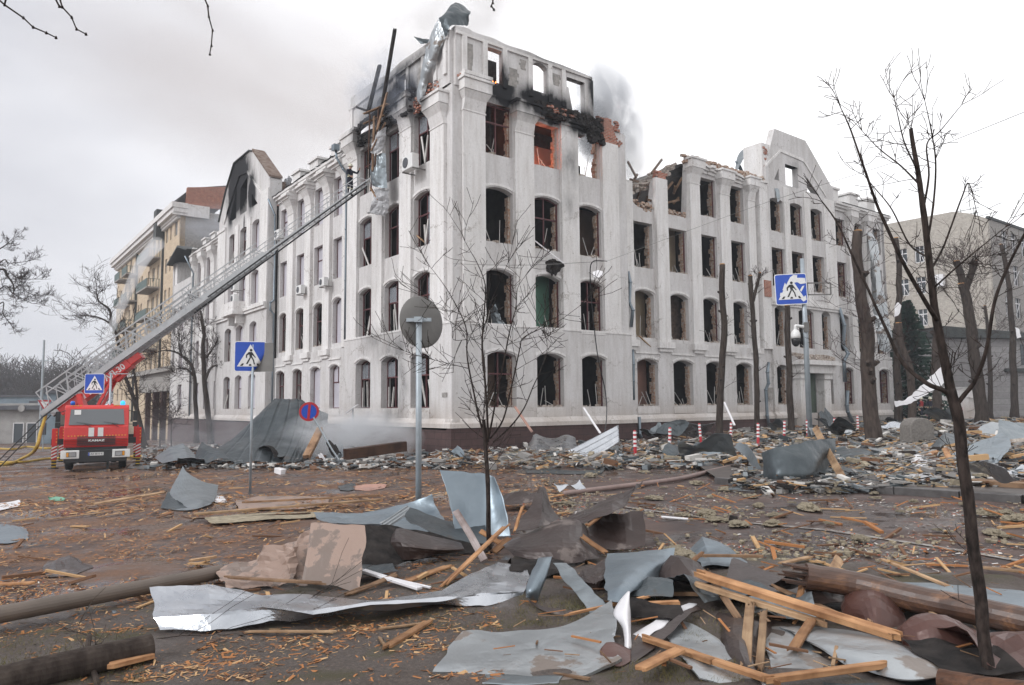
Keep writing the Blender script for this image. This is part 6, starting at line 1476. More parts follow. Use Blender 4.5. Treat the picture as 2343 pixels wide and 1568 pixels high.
# far wood on the horizon at the left (reads as one mass)
q = MB(); rg = random.Random(9); TW[0] = 22
for i in range(58):
    x = -40 + i * 4.6 + rg.uniform(-3, 3); Y_ = rg.uniform(170, 215); v = at(x, 960, Y_); v.z = -3
    hgt = rg.uniform(11, 16)
    q.tube([v, v + Vector((0, 0, hgt * .5)), v + Vector((rg.uniform(-1, 1), 0, hgt * .8))], [.3, .22, .08], 4)
    for j in range(9): twigs(q, v + Vector((0, 0, hgt * rg.uniform(.3, .75))), Vector((rg.uniform(-1, 1), rg.uniform(-.5, .5), rg.uniform(.3, 1.2))).normalized(), hgt * .42, .10, 2, rg, n=4)
tag(q.build('far_wood', 'bark'), 'hazy mass of bare trees along the left horizon', 'trees', kind='stuff')
q = MB()
for i in range(40): q.box((-150 + i * 5 + rg.uniform(-1, 1), 226, 3 + rg.uniform(0, 1.5)), (7, 8, 10))
# overhead wires
def wire(name, label, pts_, r, m_='sign_back', sag=0):
    q = MB(); q.tube(bez(pts_, 10), r, 4); o = q.build(name, m_, origin=tuple(pts_[0])); tag(o, label, 'wire', 'overhead wires')
wire('overhead_wire', 'thin sagging wire rising from the tower to the upper right corner', [at(1388, 598, 31), at(1720, 475, 27), at(2050, 370, 20), at(2360, 250, 14)], .007)
wire('overhead_wire', 'level wire across the tower face under the second floor', [at(1036, 604, 32), at(1200, 607, 31.2), at(1388, 598, 31)], .012)
wire('hanging_cable', 'black cable dangling down the tower from a smashed lamp', [at(1388, 598, 33), at(1355, 600, 34), at(1350, 640, 34.5), at(1358, 740, 36), at(1368, 820, 36.5), at(1385, 900, 37), at(1387, 960, 36.5), at(1375, 1030, 34)], .028, 'black_plastic')
# ================================================================= bent sheet metal
def V3(p_, dh=.03):
    if len(p_) == 2: v = G(p_[0], p_[1]); return Vector((v.x, v.y, gz(v.x, v.y) + dh))
    return at(p_[0], p_[1], p_[2])
def seat(pts_, dh=.02):
    """scale the depths of a piece so that its lowest point rests on the ground"""
    k = [G(p_[0], p_[1], dh).y / p_[2] for p_ in pts_ if len(p_) == 3 and p_[1] > 975]
    f = clampf(min(k), .6, 1.12) if k else 1
    return [p_ if len(p_) == 2 else (p_[0], p_[1], p_[2] * f) for p_ in pts_]
def cr1(P_, t):
    n_ = len(P_) - 1; x = clampf(t, 0, 1) * n_; i = min(int(x), n_ - 1); f = x - i
    a = P_[max(i - 1, 0)]; b_ = P_[i]; c_ = P_[i + 1]; d = P_[min(i + 2, n_)]
    return .5 * ((2 * b_) + (c_ - a) * f + (2 * a - 5 * b_ + 4 * c_ - d) * f * f + (3 * b_ - a - 3 * c_ + d) * f ** 3)
def lin1(P_, t):
    n_ = len(P_) - 1; x = clampf(t, 0, 1) * n_; i = min(int(x), n_ - 1); return P_[i].lerp(P_[i + 1], x - i)
def ridge(v, o=3):
    s = 0; a = 1.0
    for k in range(o): s += a * (1 - 2 * abs(noise.noise(v))); v = v * 2.03 + Vector((3, 1, 7)); a *= .5
    return s / 1.75
def sheet(label, rows, m_, cr=.02, fr=1.2, nu=22, nv=14, sharp=False, rag_=.02, cat='metal sheet', name='metal_sheet', corr=None, fade=None, thick=.004, group=None, smooth=None, seam=0, keep=True, parent=None, bul=0):
    if keep and not isinstance(rows[0][0], Vector): n0 = len(rows[0]); fl = seat([p_ for r in rows for p_ in r]); rows = [fl[i:i + n0] for i in range(0, len(fl), n0)] if all(len(r) == n0 for r in rows) else rows
    rows = [[V3(p_) for p_ in r] for r in rows]; f_ = lin1 if sharp else cr1
    seed = Vector((len(rows[0]) * 3.1 + rows[0][0].x, rows[0][0].y, 2)); g = []
    if m_ in ('brown_metal', 'brown_red_metal', 'taupe_metal') and nu > 12: cr *= 1.5; smooth = False; nu = int(nu * .42); nv = int(nv * .5); sharp = True
    elif m_.startswith('galv') and corr is None and cr < .09: cr *= 1.35; smooth = False if cr > .02 else smooth
    for j in range(nv + 1):
        cur = [f_([r_ for r_ in [f_(row, i / nu) for row in rows]], j / nv) for i in range(nu + 1)]; g.append(cur)
    out_ = [[None] * (nu + 1) for _ in range(nv + 1)]
    for j in range(nv + 1):
        for i in range(nu + 1):
            p_ = g[j][i]; du = g[j][min(i + 1, nu)] - g[j][max(i - 1, 0)]; dv = g[min(j + 1, nv)][i] - g[max(j - 1, 0)][i]
            nn_ = du.cross(dv); nn_ = nn_.normalized() if nn_.length > 1e-9 else Vector((0, 0, 1))
            k = fade(i / nu, j / nv) if fade else 1
            d = ridge((p_ + seed) * fr) * cr * k
            if corr: d += corr[1] * math.sin(2 * math.pi * corr[0] * (j / nv if corr[2] == 'v' else i / nu))
            if seam and nu: 
                ph = (i / nu * seam) % 1.0; d += .028 if ph < .16 else 0
            e = Vector((0, 0, bul * math.sin(math.pi * i / nu) ** .7 * math.sin(math.pi * j / nv) ** .7 * (1 + .5 * noise.noise(p_ * 2.5)))) if bul and 0 < i < nu and 0 < j < nv else Vector((0, 0, 0))
            if rag_:
                if i in (0, nu): e += du.normalized() * noise.noise(p_ * 5 + seed) * rag_ * 2 if du.length > 1e-9 else e
                if j in (0, nv): e += dv.normalized() * noise.noise(p_ * 5 - seed) * rag_ * 2 if dv.length > 1e-9 else e
            v = p_ + nn_ * d + e
            if keep and v.y < 60: v.z = max(v.z, gz(v.x, v.y) + .012)
            out_[j][i] = v
    mb = MB(); mb.v = [tuple(v) for r in out_ for v in r]
    for j in range(nv):
        for i in range(nu): a = j * (nu + 1) + i; mb.f.append((a, a + 1, a + nu + 2, a + nu + 1)); mb.mi.append(0)
    c = sum((v for r in out_ for v in r), Vector()) / ((nu + 1) * (nv + 1)); zmin = min(v.z for r in out_ for v in r)
    def md(o):
        s = o.modifiers.new('s', 'SOLIDIFY'); s.thickness = thick; s.offset = 0
    o = mb.build(name, m_, parent=parent, origin=(c.x, c.y, zmin) if parent is None else None, smooth=(cr < .03) if smooth is None else smooth, mod=md)
    return tag(o, label, cat, group) if parent is None else o
GS = None
sheet('long silvery crumpled sheet stretched across the foreground', [
    [(345, 1340, 7.4), (475, 1330, 7.5), (600, 1360, 7.4), (740, 1360, 7.4), (860, 1366, 7.5), (1010, 1345, 7.9), (1140, 1278, 8.7), (1208, 1300, 8.5)],
    [(350, 1372, 7.2), (480, 1366, 7.2), (600, 1372, 7.2), (740, 1380, 7.1), (860, 1372, 7.2), (1010, 1358, 7.5), (1120, 1320, 8.0), (1206, 1325, 8.1)],
    [(352, 1408, 6.85), (480, 1398, 6.8), (600, 1384, 6.9), (715, 1400, 6.75), (850, 1378, 6.95), (1000, 1370, 7.2), (1100, 1352, 7.5), (1202, 1345, 7.8)],
    [(365, 1440, 6.75), (480, 1441, 6.7), (600, 1427, 6.85), (720, 1417, 6.9), (850, 1405, 7.05), (1000, 1390, 7.3), (1100, 1384, 7.4), (1198, 1367, 7.7)]],
    'bright_metal', .045, 1.1, 56, 12, sharp=True, smooth=False)
sheet('taupe painted sheet, flat square panel with its left side crushed', [
    [(480, 1285, 8.3), (560, 1268, 8.3), (625, 1240, 8.2), (665, 1216, 8.1), (690, 1205, 8.1), (715, 1196, 8.0), (775, 1198, 7.95), (834, 1203, 7.9)],
    [(500, 1305, 8.0), (575, 1292, 8.0), (630, 1275, 7.9), (668, 1262, 7.7), (690, 1260, 7.9), (706, 1260, 7.75), (768, 1268, 7.7), (828, 1277, 7.65)],
    [(520, 1320, 7.7), (590, 1322, 7.65), (640, 1326, 7.6), (668, 1327, 7.6), (682, 1328, 7.6), (692, 1328, 7.55), (755, 1340, 7.5), (821, 1353, 7.45)]],
    'taupe_metal', .10, 2.6, 70, 24, sharp=True, smooth=False, fade=lambda u, v: 1 if u < .66 else .04)
sheet('upright blue-grey sheet standing behind the sapling', [
    [(1001, 1073, 10.9), (1050, 1079, 10.9), (1112, 1084, 10.9), (1130, 1092, 10.8)], [(1020, 1120, 10.7), (1070, 1128, 10.8), (1118, 1132, 10.8), (1148, 1138, 10.6)], [(1036, 1175, 10.4), (1080, 1182, 10.6), (1125, 1185, 10.6), (1162, 1190, 10.4)], [(1042, 1228, 10.3), (1085, 1230, 10.4), (1125, 1230, 10.4), (1168, 1228, 10.3)]],
    'galv_blue', .012, 1.1, 24, 24)
sheet('dark blue curved sheet tilted in front of the round sign post', [
    [(714, 1167, 11.2), (790, 1172, 11.2), (870, 1163, 11.2), (930, 1150, 11.1), (985, 1130, 11.0)], [(745, 1192, 10.7), (820, 1200, 10.6), (890, 1192, 10.6), (945, 1180, 10.8), (1000, 1165, 10.9)], [(870, 1196, 10.0), (900, 1205, 9.9), (950, 1210, 9.9), (1000, 1210, 10.0), (1018, 1190, 10.4)]],
    'galv_blue', .03, 1.2, 36, 20)
sheet('small corrugated strip lying over the dark blue sheet', [[(930, 1158, 10.0), (870, 1198, 9.6)], [(948, 1166, 10.0), (890, 1206, 9.6)]], 'galv_light', .0, 1, 10, 24, corr=(3, .012, 'v'))
sheet('black sheet running from the dark blue sheet to the sapling foot', [
    [(935, 1160, 10.3), (980, 1172, 10.3), (1040, 1190, 10.3), (1108, 1192, 10.3)], [(925, 1178, 10.0), (985, 1195, 9.9), (1050, 1212, 9.9), (1112, 1220, 9.8)], [(950, 1200, 9.6), (1000, 1222, 9.5), (1060, 1238, 9.5), (1110, 1250, 9.4)]],
    'galv_dark', .03, 1.3, 30, 14)
sheet('brown curled sheet with a dark hollow beneath it', [
    [(893, 1232, 9.4), (900, 1208, 9.5), (925, 1205, 9.5), (980, 1222, 9.5), (1058, 1240, 9.4)], [(888, 1262, 9.2), (892, 1240, 9.1), (930, 1240, 8.9), (990, 1252, 8.9), (1060, 1256, 9.0)], [(893, 1282, 9.2), (905, 1286, 9.0), (940, 1282, 8.9), (1000, 1272, 9.0), (1060, 1262, 9.1)]],
    'brown_metal', .02, 1.4, 30, 16)
sheet('black underside of torn roofing behind the taupe panel', [[(830, 1205, 9.0), (900, 1200, 9.4), (1010, 1222, 9.6), (1130, 1245, 9.6)], [(828, 1290, 8.4), (900, 1288, 8.6), (1000, 1270, 9.2), (1120, 1262, 9.4)]], 'charred', .04, 1.5, 24, 10)
sheet('pointed brown wedge, highest of the dark brown cluster', [[(1236, 1112, 8.9), (1243, 1113, 8.95), (1250, 1120, 9.0)], [(1205, 1160, 8.6), (1242, 1152, 8.6), (1268, 1165, 8.9)], [(1190, 1190, 8.4), (1240, 1182, 8.4), (1285, 1182, 8.8)], [(1175, 1218, 8.2), (1230, 1205, 8.2), (1290, 1192, 8.7)]], 'brown_metal', .03, 1.8, 20, 20, sharp=True)
sheet('long brown fin pointing up to the right', [[(1285, 1192, 8.7), (1340, 1160, 8.8), (1400, 1128, 8.9), (1432, 1122, 8.9), (1470, 1097, 9.0)], [(1292, 1200, 8.5), (1345, 1172, 8.4), (1400, 1150, 8.5), (1430, 1135, 8.7), (1468, 1102, 8.95)], [(1300, 1205, 8.3), (1355, 1185, 8.3), (1400, 1172, 8.3), (1425, 1160, 8.4), (1450, 1122, 8.8)]], 'brown_metal', .03, 1.8, 34, 12, sharp=True)
sheet('brown boxy sheet at the right of the dark brown cluster', [[(1338, 1170, 8.5), (1370, 1176, 8.6), (1420, 1172, 8.5), (1470, 1168, 8.45)], [(1348, 1205, 8.3), (1385, 1208, 8.5), (1425, 1212, 8.4), (1472, 1210, 8.35)], [(1355, 1238, 8.0), (1390, 1250, 8.1), (1430, 1254, 8.15), (1474, 1245, 8.2)]], 'brown_metal', .03, 1.8, 26, 20)
sheet('broad brown sheet with pale stains in the middle of the cluster', [[(1150, 1246, 8.2), (1195, 1218, 8.35), (1270, 1190, 8.5), (1325, 1192, 8.4), (1352, 1225, 8.3)], [(1153, 1252, 7.95), (1205, 1248, 7.8), (1270, 1240, 7.7), (1325, 1240, 7.7), (1365, 1258, 7.9)], [(1172, 1268, 7.8), (1230, 1282, 7.6), (1290, 1290, 7.5), (1340, 1278, 7.6), (1375, 1276, 7.8)]], 'brown_metal', .025, 1.5, 34, 20)
sheet('crumpled near-black brown lump below the cluster', [[(1378, 1276, 7.8), (1398, 1264, 7.8), (1420, 1270, 7.8), (1452, 1296, 7.6)], [(1340, 1290, 7.6), (1378, 1294, 7.3), (1405, 1296, 7.3), (1435, 1300, 7.5)], [(1312, 1322, 7.4), (1350, 1325, 7.0), (1388, 1325, 7.05), (1412, 1312, 7.3)], [(1325, 1346, 7.2), (1350, 1352, 7.0), (1375, 1356, 7.0), (1398, 1345, 7.2)]], 'brown_metal', .05, 3, 36, 30, smooth=False)
sheet('smooth blue-grey sheet with a folded end right of the cluster', [[(1388, 1262, 8.5), (1450, 1260, 8.5), (1500, 1256, 8.5), (1542, 1252, 8.5)], [(1380, 1300, 7.8), (1440, 1292, 7.7), (1500, 1285, 7.9), (1540, 1285, 8.3)], [(1385, 1345, 7.2), (1430, 1335, 7.15), (1490, 1320, 7.6), (1530, 1325, 8.1)], [(1388, 1366, 7.0), (1420, 1373, 6.95), (1455, 1352, 7.2), (1515, 1338, 8.0)]], 'galv_blue', .02, 1.1, 30, 26)
sheet('narrow blue-grey ribbon curled against the silver sheet', [[(1233, 1276, 7.8), (1248, 1274, 7.75), (1264, 1272, 7.8)], [(1215, 1310, 7.5), (1232, 1312, 7.4), (1252, 1314, 7.5)], [(1200, 1345, 7.3), (1216, 1350, 7.2), (1236, 1355, 7.3)], [(1204, 1366, 7.2), (1216, 1372, 7.25), (1230, 1376, 7.3)]], 'galv_blue', .006, 1, 8, 20)
sheet('thin bright strip running down from the brown cluster', [[(1266, 1284, 7.7), (1295, 1284, 7.7)], [(1290, 1320, 7.3), (1325, 1318, 7.3)], [(1318, 1352, 7.0), (1352, 1348, 7.0)], [(1340, 1388, 6.75), (1385, 1375, 6.8)], [(1355, 1408, 6.6), (1375, 1398, 6.6)]], 'galv', .02, 1.8, 10, 30)
sheet('brown strip of edging lying on the grass under the ribbon', [[(1205, 1368, 7.3), (1240, 1385, 7.0), (1290, 1392, 6.9), (1330, 1400, 6.85)], [(1210, 1374, 7.2), (1240, 1394, 6.9), (1290, 1408, 6.75), (1325, 1410, 6.75)]], 'brown_metal', .01, 1.5, 20, 4)
sheet('large flat pale zinc sheet with brown stains lying in the centre foreground', [[(1056, 1443, 6.25), (1180, 1441, 6.25), (1290, 1430, 6.35), (1400, 1372, 6.95)], [(1030, 1478, 5.95), (1165, 1480, 5.9), (1300, 1465, 6.0), (1410, 1420, 6.3)], [(1000, 1518, 5.6), (1140, 1520, 5.6), (1290, 1520, 5.55), (1405, 1475, 5.8)], [(990, 1534, 5.5), (1130, 1542, 5.45), (1286, 1556, 5.3), (1420, 1500, 5.6)]], 'galv_light', .02, .9, 50, 30, thick=.02)
sheet('sheet edge tucked under the large flat zinc sheet', [[(1070, 1545), (1180, 1552), (1290, 1556)], [(1100, 1570), (1190, 1575), (1280, 1572)]], 'galv', .01, 1, 14, 6)
sheet('white pointed flap standing up from the zinc sheet', [[(1436, 1353, 6.2), (1438, 1352, 6.2), (1441, 1353, 6.2)], [(1404, 1400, 6.05), (1430, 1402, 5.9), (1442, 1400, 6.0)], [(1424, 1440, 5.85), (1436, 1442, 5.75), (1443, 1442, 5.85)], [(1428, 1478, 5.6), (1436, 1482, 5.55), (1446, 1482, 5.6)]], 'white_metal', .004, 1.2, 8, 20)
sheet('pale gutter arm reaching right from the brown end cap', [[(1446, 1450, 5.85), (1500, 1418, 6.1), (1545, 1390, 6.4), (1575, 1378, 6.6)], [(1448, 1480, 5.6), (1505, 1440, 5.9), (1560, 1400, 6.3), (1590, 1380, 6.55)]], 'white_metal', .008, 1.3, 24, 8)
sheet('dark brown outer face of the gutter arm', [[(1447, 1482, 5.58), (1506, 1442, 5.88), (1560, 1402, 6.28), (1592, 1381, 6.53)], [(1440, 1522, 5.3), (1510, 1468, 5.65), (1565, 1418, 6.1), (1600, 1388, 6.5)]], 'brown_metal', .01, 1.3, 24, 8)
sheet('eight-sided dark brown end cap in the centre foreground', [[(1384, 1468, 5.6), (1410, 1466, 5.6), (1446, 1486, 5.55)], [(1370, 1488, 5.5), (1408, 1492, 5.45), (1446, 1498, 5.5)], [(1378, 1510, 5.4), (1415, 1528, 5.3), (1442, 1512, 5.4)]], 'brown_red_metal', .006, 1.5, 10, 10)
sheet('pale zinc sheet lying under the crossing planks, left one', [[(1513, 1428, 6.4), (1560, 1418, 6.5), (1600, 1432, 6.3), (1640, 1455, 6.05)], [(1530, 1465, 5.95), (1590, 1462, 6.0), (1650, 1480, 5.8), (1700, 1515, 5.45)], [(1560, 1500, 5.5), (1620, 1510, 5.45), (1690, 1530, 5.3), (1750, 1560, 5.05)], [(1600, 1545, 5.15), (1650, 1560, 5.1), (1710, 1572, 5.0), (1765, 1580, 4.95)]], 'galv_light', .02, 1, 30, 26, thick=.01)
sheet('pale zinc sheet in the middle under the broken beam', [[(1735, 1435, 6.3), (1790, 1432, 6.3), (1840, 1452, 6.0)], [(1748, 1478, 5.8), (1810, 1480, 5.8), (1880, 1500, 5.6)], [(1770, 1525, 5.35), (1850, 1530, 5.3), (1940, 1535, 5.25)]], 'galv_light', .02, 1, 24, 20, thick=.01)
sheet('long pale zinc sheet with a bright rolled rim at lower right', [[(1782, 1428, 6.5), (1880, 1432, 6.45), (1980, 1452, 6.2), (2090, 1490, 5.8), (2176, 1522, 5.45)], [(1830, 1458, 6.1), (1920, 1470, 6.0), (2020, 1490, 5.8), (2110, 1515, 5.5), (2172, 1530, 5.3)], [(1890, 1492, 5.7), (1960, 1505, 5.55), (2040, 1522, 5.4), (2110, 1535, 5.3), (2165, 1536, 5.25)], [(1930, 1515, 5.5), (1985, 1530, 5.35), (2050, 1548, 5.15), (2110, 1552, 5.1), (2155, 1545, 5.15)]], 'galv_light', .018, 1, 44, 24, thick=.01, bul=.06)
sheet('black trim edge along the bottom right zinc sheet', [[(1880, 1556, 5.1), (2000, 1558, 5.1), (2170, 1545, 5.15)], [(1880, 1575, 5.0), (2000, 1574, 5.0), (2170, 1560, 5.1)]], 'galv_dark', .02, 2, 24, 4)
sheet('folded grey corner of sheet beside the wet road', [[(1577, 1258, 10.2), (1605, 1226, 10.3), (1640, 1238, 10.1), (1672, 1252, 9.9), (1710, 1285, 9.2)], [(1590, 1275, 9.5), (1618, 1262, 9.6), (1645, 1258, 9.6), (1672, 1265, 9.4), (1705, 1290, 9.1)], [(1605, 1295, 8.9), (1625, 1290, 8.9), (1645, 1290, 8.9), (1668, 1292, 8.9), (1700, 1295, 8.9)]], 'galv_blue', .02, 1.5, 24, 14, sharp=True)
sheet('glossy brown sheet leaning under the end of the dark log', [[(1678, 1272, 8.8), (1740, 1298, 8.4), (1800, 1325, 8.1), (1852, 1348, 7.8)], [(1662, 1318, 8.1), (1735, 1330, 7.8), (1800, 1352, 7.5), (1856, 1375, 7.3)], [(1645, 1362, 7.4), (1720, 1375, 7.2), (1800, 1390, 7.0), (1852, 1405, 6.9)]], 'brown_metal', .015, 1.0, 30, 20)
sheet('dark brown sheet flat on the ground below the crossed planks', [[(1640, 1395, 6.9), (1720, 1400, 6.85), (1790, 1410, 6.75)], [(1650, 1450, 6.2), (1700, 1470, 6.0), (1740, 1500, 5.75)], [(1660, 1500, 5.75), (1700, 1530, 5.4), (1740, 1560, 5.15)]], 'brown_metal', .03, 1.2, 18, 16, bul=.08)
sheet('dark maroon lump of sheet under the log', [[(1930, 1358, 7.4), (1985, 1350, 7.5), (2040, 1368, 7.3), (2075, 1395, 7.0)], [(1920, 1390, 6.9), (1980, 1385, 6.8), (2040, 1400, 6.7), (2080, 1420, 6.6)], [(1960, 1415, 6.6), (2000, 1432, 6.4), (2030, 1440, 6.4), (2085, 1432, 6.5)]], 'brown_red_metal', .05, 1.6, 28, 20, smooth=False, bul=.17)
sheet('long crumpled maroon sheet in front of the right tree', [[(2012, 1448, 6.3), (2070, 1420, 6.5), (2150, 1425, 6.4), (2220, 1440, 6.2), (2285, 1470, 5.9)], [(2040, 1455, 6.15), (2090, 1450, 6.1), (2150, 1455, 6.05), (2220, 1465, 5.95), (2280, 1480, 5.8)], [(2060, 1465, 6.0), (2110, 1480, 5.85), (2170, 1482, 5.8), (2230, 1490, 5.75), (2275, 1490, 5.75)]], 'brown_red_metal', .05, 2.0, 44, 20, smooth=False, bul=.14)
sheet('wide pale sheet showing behind the dark log', [[(2000, 1335, 8.2), (2100, 1330, 8.3), (2220, 1340, 8.1), (2360, 1350, 7.9)], [(2080, 1380, 7.3), (2180, 1390, 7.2), (2280, 1400, 7.1), (2360, 1410, 7.0)]], 'galv_blue', .015, .8, 30, 12)
sheet('bright zinc strip running to the right edge behind the tree', [[(2140, 1450, 6.2), (2220, 1475, 5.95), (2290, 1500, 5.7), (2370, 1530, 5.4)], [(2100, 1452, 6.15), (2180, 1490, 5.8), (2260, 1525, 5.5), (2350, 1570, 5.1)]], 'galv_light', .02, 1.2, 30, 12)
sheet('zinc sheet at the right edge below the log', [[(2210, 1405, 6.8), (2290, 1420, 6.6), (2370, 1440, 6.4)], [(2270, 1450, 6.2), (2310, 1470, 6.0), (2370, 1500, 5.7)]], 'galv', .02, 1.2, 16, 10)
# further crumpled pieces packed into the heap, dark ones added as shade beneath
for lb, c_, m_, sx_, sy_, sz_ in [('black crumpled scrap added as shade under the brown cluster', (1230, 1318), 'charred', .62, .3, .22), ('dark zinc scrap wedged under the smooth blue-grey sheet', (1465, 1375), 'galv_dark', .6, .25, .16), ('dark brown scrap behind the level batten', (1560, 1345), 'brown_metal', .5, .3, .26),
        ('crumpled dark sheet added as shade in the gap behind the crossed timbers', (1640, 1375), 'galv_dark', .7, .35, .2), ('brown scrap below the shattered log end', (1880, 1385), 'brown_metal', .6, .3, .2), ('grey scrap pinched under the dark wet log', (2090, 1405), 'galv', .6, .25, .16),
        ('near-black scrap at the left of the gutter arm', (1500, 1420), 'charred', .45, .22, .12), ('bent zinc piece right of the two parallel boards', (1790, 1410), 'galv', .5, .3, .14), ('brown crushed strip behind the upright blue-grey sheet', (1190, 1165), 'brown_metal', .7, .3, .3),
        ('dark zinc fold between taupe panel and silver sheet', (850, 1325), 'galv_dark', .5, .22, .14), ('black scrap at the foot of the right foreground tree', (2200, 1530), 'charred', .5, .3, .12), ('maroon fold at the lower right edge', (2300, 1520), 'brown_red_metal', .6, .3, .18)]:
    c0 = G(*c_); c0.z = gz(c0.x, c0.y) + .03; rg = random.Random(int(c_[0])); a = rg.uniform(-.5, .5); ux = Vector((math.cos(a), math.sin(a), 0)) * sx_; uy = Vector((-math.sin(a), math.cos(a), 0)) * sy_; V3_ = V3; globals()['V3'] = lambda q_, dh=.03: q_
    sheet(lb, [[c0 + ux * (i / 3 - .5) + uy * (j / 2 - .5) * 2 + Vector((0, 0, sz_ * (rg.random() if j == 1 else rg.random() * .25))) for i in range(4)] for j in range(3)], m_, .06, 1.8, 20, 14, smooth=False, sharp=True); globals()['V3'] = V3_
# left and middle distance
sheet('curved scrap of zinc with an upturned corner left of the folded sign', [[(418, 1066, 19.0), (435, 1085, 18.6), (465, 1100, 18.4), (500, 1108, 18.2)], [(400, 1100, 18.0), (430, 1115, 17.4), (465, 1122, 17.2), (496, 1128, 17.4)], [(384, 1130, 16.9), (425, 1140, 15.9), (462, 1142, 15.7), (490, 1142, 16.2)], [(366, 1162, 15.4), (410, 1166, 14.9), (450, 1162, 15.0), (482, 1150, 15.6)]], 'galv', .03, .8, 24, 24)
sheet('dark lip of scrap folded in front of the curved zinc', [[(386, 1122, 15.8), (392, 1135, 15.6), (410, 1150, 15.2)], [(366, 1158, 15.2), (400, 1165, 14.9), (440, 1166, 14.8)]], 'galv_dark', .02, 1, 12, 8)
sheet('dusty brown sheet lying flat before the folded sign', [[(538, 1140, 16.2), (590, 1132, 16.8), (670, 1130, 16.9), (755, 1134, 16.5)], [(545, 1158, 14.8), (600, 1150, 15.0), (680, 1150, 15.2), (750, 1150, 15.2)], [(560, 1165, 14.4), (610, 1162, 14.5), (690, 1164, 14.4), (735, 1156, 14.9)]], 'taupe_metal', .06, .9, 30, 14)
sheet('small grey-blue sheet entering at the left edge', [[(-20, 1200), (30, 1200, 12.6), (60, 1208, 12.2)], [(-20, 1225, 11.2), (35, 1222, 11.3), (65, 1222, 11.4)], [(-20, 1245), (20, 1245), (62, 1236)]], 'galv_blue', .02, 1.4, 16, 14)
sheet('twisted brown and black scrap on the leaf-strewn ground at left', [[(100, 1290, 8.9), (135, 1268, 9.3), (165, 1268, 9.3), (200, 1285, 9.0)], [(95, 1305, 8.5), (130, 1300, 8.4), (170, 1295, 8.5), (215, 1290, 8.7)], [(108, 1318, 8.2), (145, 1318, 8.2), (175, 1312, 8.3), (212, 1298, 8.6)]], 'brown_metal', .06, 2.4, 24, 18, smooth=False)
sheet('pale bent sheet with a blue label at the left edge', [[(-10, 1152, 16), (20, 1148, 16.2), (46, 1142, 16.4)], [(-10, 1172), (22, 1164), (44, 1160)]], 'white_metal', .03, 1.6, 14, 8)
bigs = sheet('huge seamed roof sheet propped up like a tent beside the facade', [
    [(612, 948, 31.5), (625, 912, 31.5), (655, 910, 31.5), (690, 912, 31.5), (716, 928, 31.2), (750, 944, 30.6)],
    [(560, 975, 30.2), (600, 945, 30.2), (645, 945, 30.2), (690, 948, 30.2), (722, 952, 30.2), (747, 965, 30.0)],
    [(520, 1005, 29), (575, 992, 29), (630, 990, 29), (680, 992, 29), (705, 992, 29.2), (722, 1000, 29.2)],
    [(492, 1022, 28), (550, 1025, 27.6), (610, 1030, 27.4), (665, 1032, 27.4), (685, 1030, 27.8), (700, 1032, 28)],
    [(470, 1032, 27.2), (530, 1052, 26.6), (600, 1060, 26.0), (650, 1062, 26.0), (672, 1058, 26.4), (690, 1052, 27)]],
    'galv_dark', .12, .35, 66, 44, seam=9, rag_=.06)
sheet('black folded roof fragment left of the huge sheet', [[(440, 1050, 26.5), (452, 1020, 27), (462, 1008, 27.5), (500, 1032, 27)], [(470, 1058, 25.6), (500, 1045, 25.6), (530, 1045, 25.6), (560, 1060, 25.5)]], 'galv_dark', .06, .8, 22, 12, sharp=True)
sheet('dark grey tent-like fragment nearest the truck', [[(352, 1045, 27.5), (385, 1022, 28.0), (420, 1012, 28.3), (450, 1040, 27.5)], [(372, 1058, 25.8), (400, 1052, 25.8), (430, 1050, 25.8), (460, 1055, 25.8)]], 'galv', .05, .8, 22, 12, sharp=True)
sheet('low flat fragment on the road by the truck outrigger', [[(300, 1062), (340, 1056), (385, 1058)], [(290, 1072), (330, 1074), (370, 1072)]], 'galv', .06, 1, 16, 8)
sheet('bright scrap of foil in front of the tent-like fragment', [[(405, 1050, 25.4), (440, 1050, 25.4), (468, 1054, 25.4)], [(405, 1066), (440, 1066), (468, 1066)]], 'bright_metal', .08, 2, 14, 8)
sheet('torn grey roof piece in the steam by the tower foot', [[(748, 1035, 28.5), (765, 1015, 29), (785, 1010, 29), (792, 1045, 28.4)], [(735, 1058, 26), (760, 1056, 26), (785, 1052, 26.4), (800, 1056, 26)]], 'galv', .08, 1, 18, 12)
sheet('crushed silver sheet under the first tower window', [[(1210, 1010, 33.5), (1225, 990, 34), (1260, 1002, 33.5), (1290, 992, 34), (1315, 998, 33.5)], [(1205, 1025, 31.5), (1235, 1022, 31.5), (1270, 1025, 31.5), (1300, 1015, 32), (1320, 1020, 32)], [(1208, 1034, 30.8), (1240, 1040, 30), (1270, 1042, 30), (1300, 1038, 30), (1318, 1034, 30.5)]], 'bright_metal', .10, .9, 34, 20, smooth=False)
sheet('bright corrugated roof sheet slanting against the tower plinth', [[(1300, 1030, 30.5), (1355, 1002, 31), (1414, 972, 31.5)], [(1345, 1052, 28.5), (1385, 1032, 29), (1416, 1012, 29.6)]], 'bright_metal', .02, .6, 20, 48, corr=(4, .09, 'v'))
sheet('darker corrugated piece standing below the bright one', [[(1378, 1035, 28.5), (1400, 1022, 28.6), (1424, 1018, 28.6)], [(1362, 1072), (1390, 1075), (1422, 1072)]], 'galv', .03, .9, 40, 10, corr=(4, .05, 'h'))
sheet('flat dark strip on the wet road before the corrugated sheets', [[(1200, 1078), (1260, 1075), (1320, 1078), (1385, 1074)], [(1205, 1084), (1260, 1085), (1320, 1086), (1375, 1084)]], 'galv_dark', .06, 1, 24, 4)
sheet('low grey sheets lying at the tower corner', [[(1165, 1030), (1190, 1022, 34), (1215, 1030, 33)], [(1168, 1040), (1195, 1042), (1225, 1040)]], 'galv', .08, 1, 14, 8)
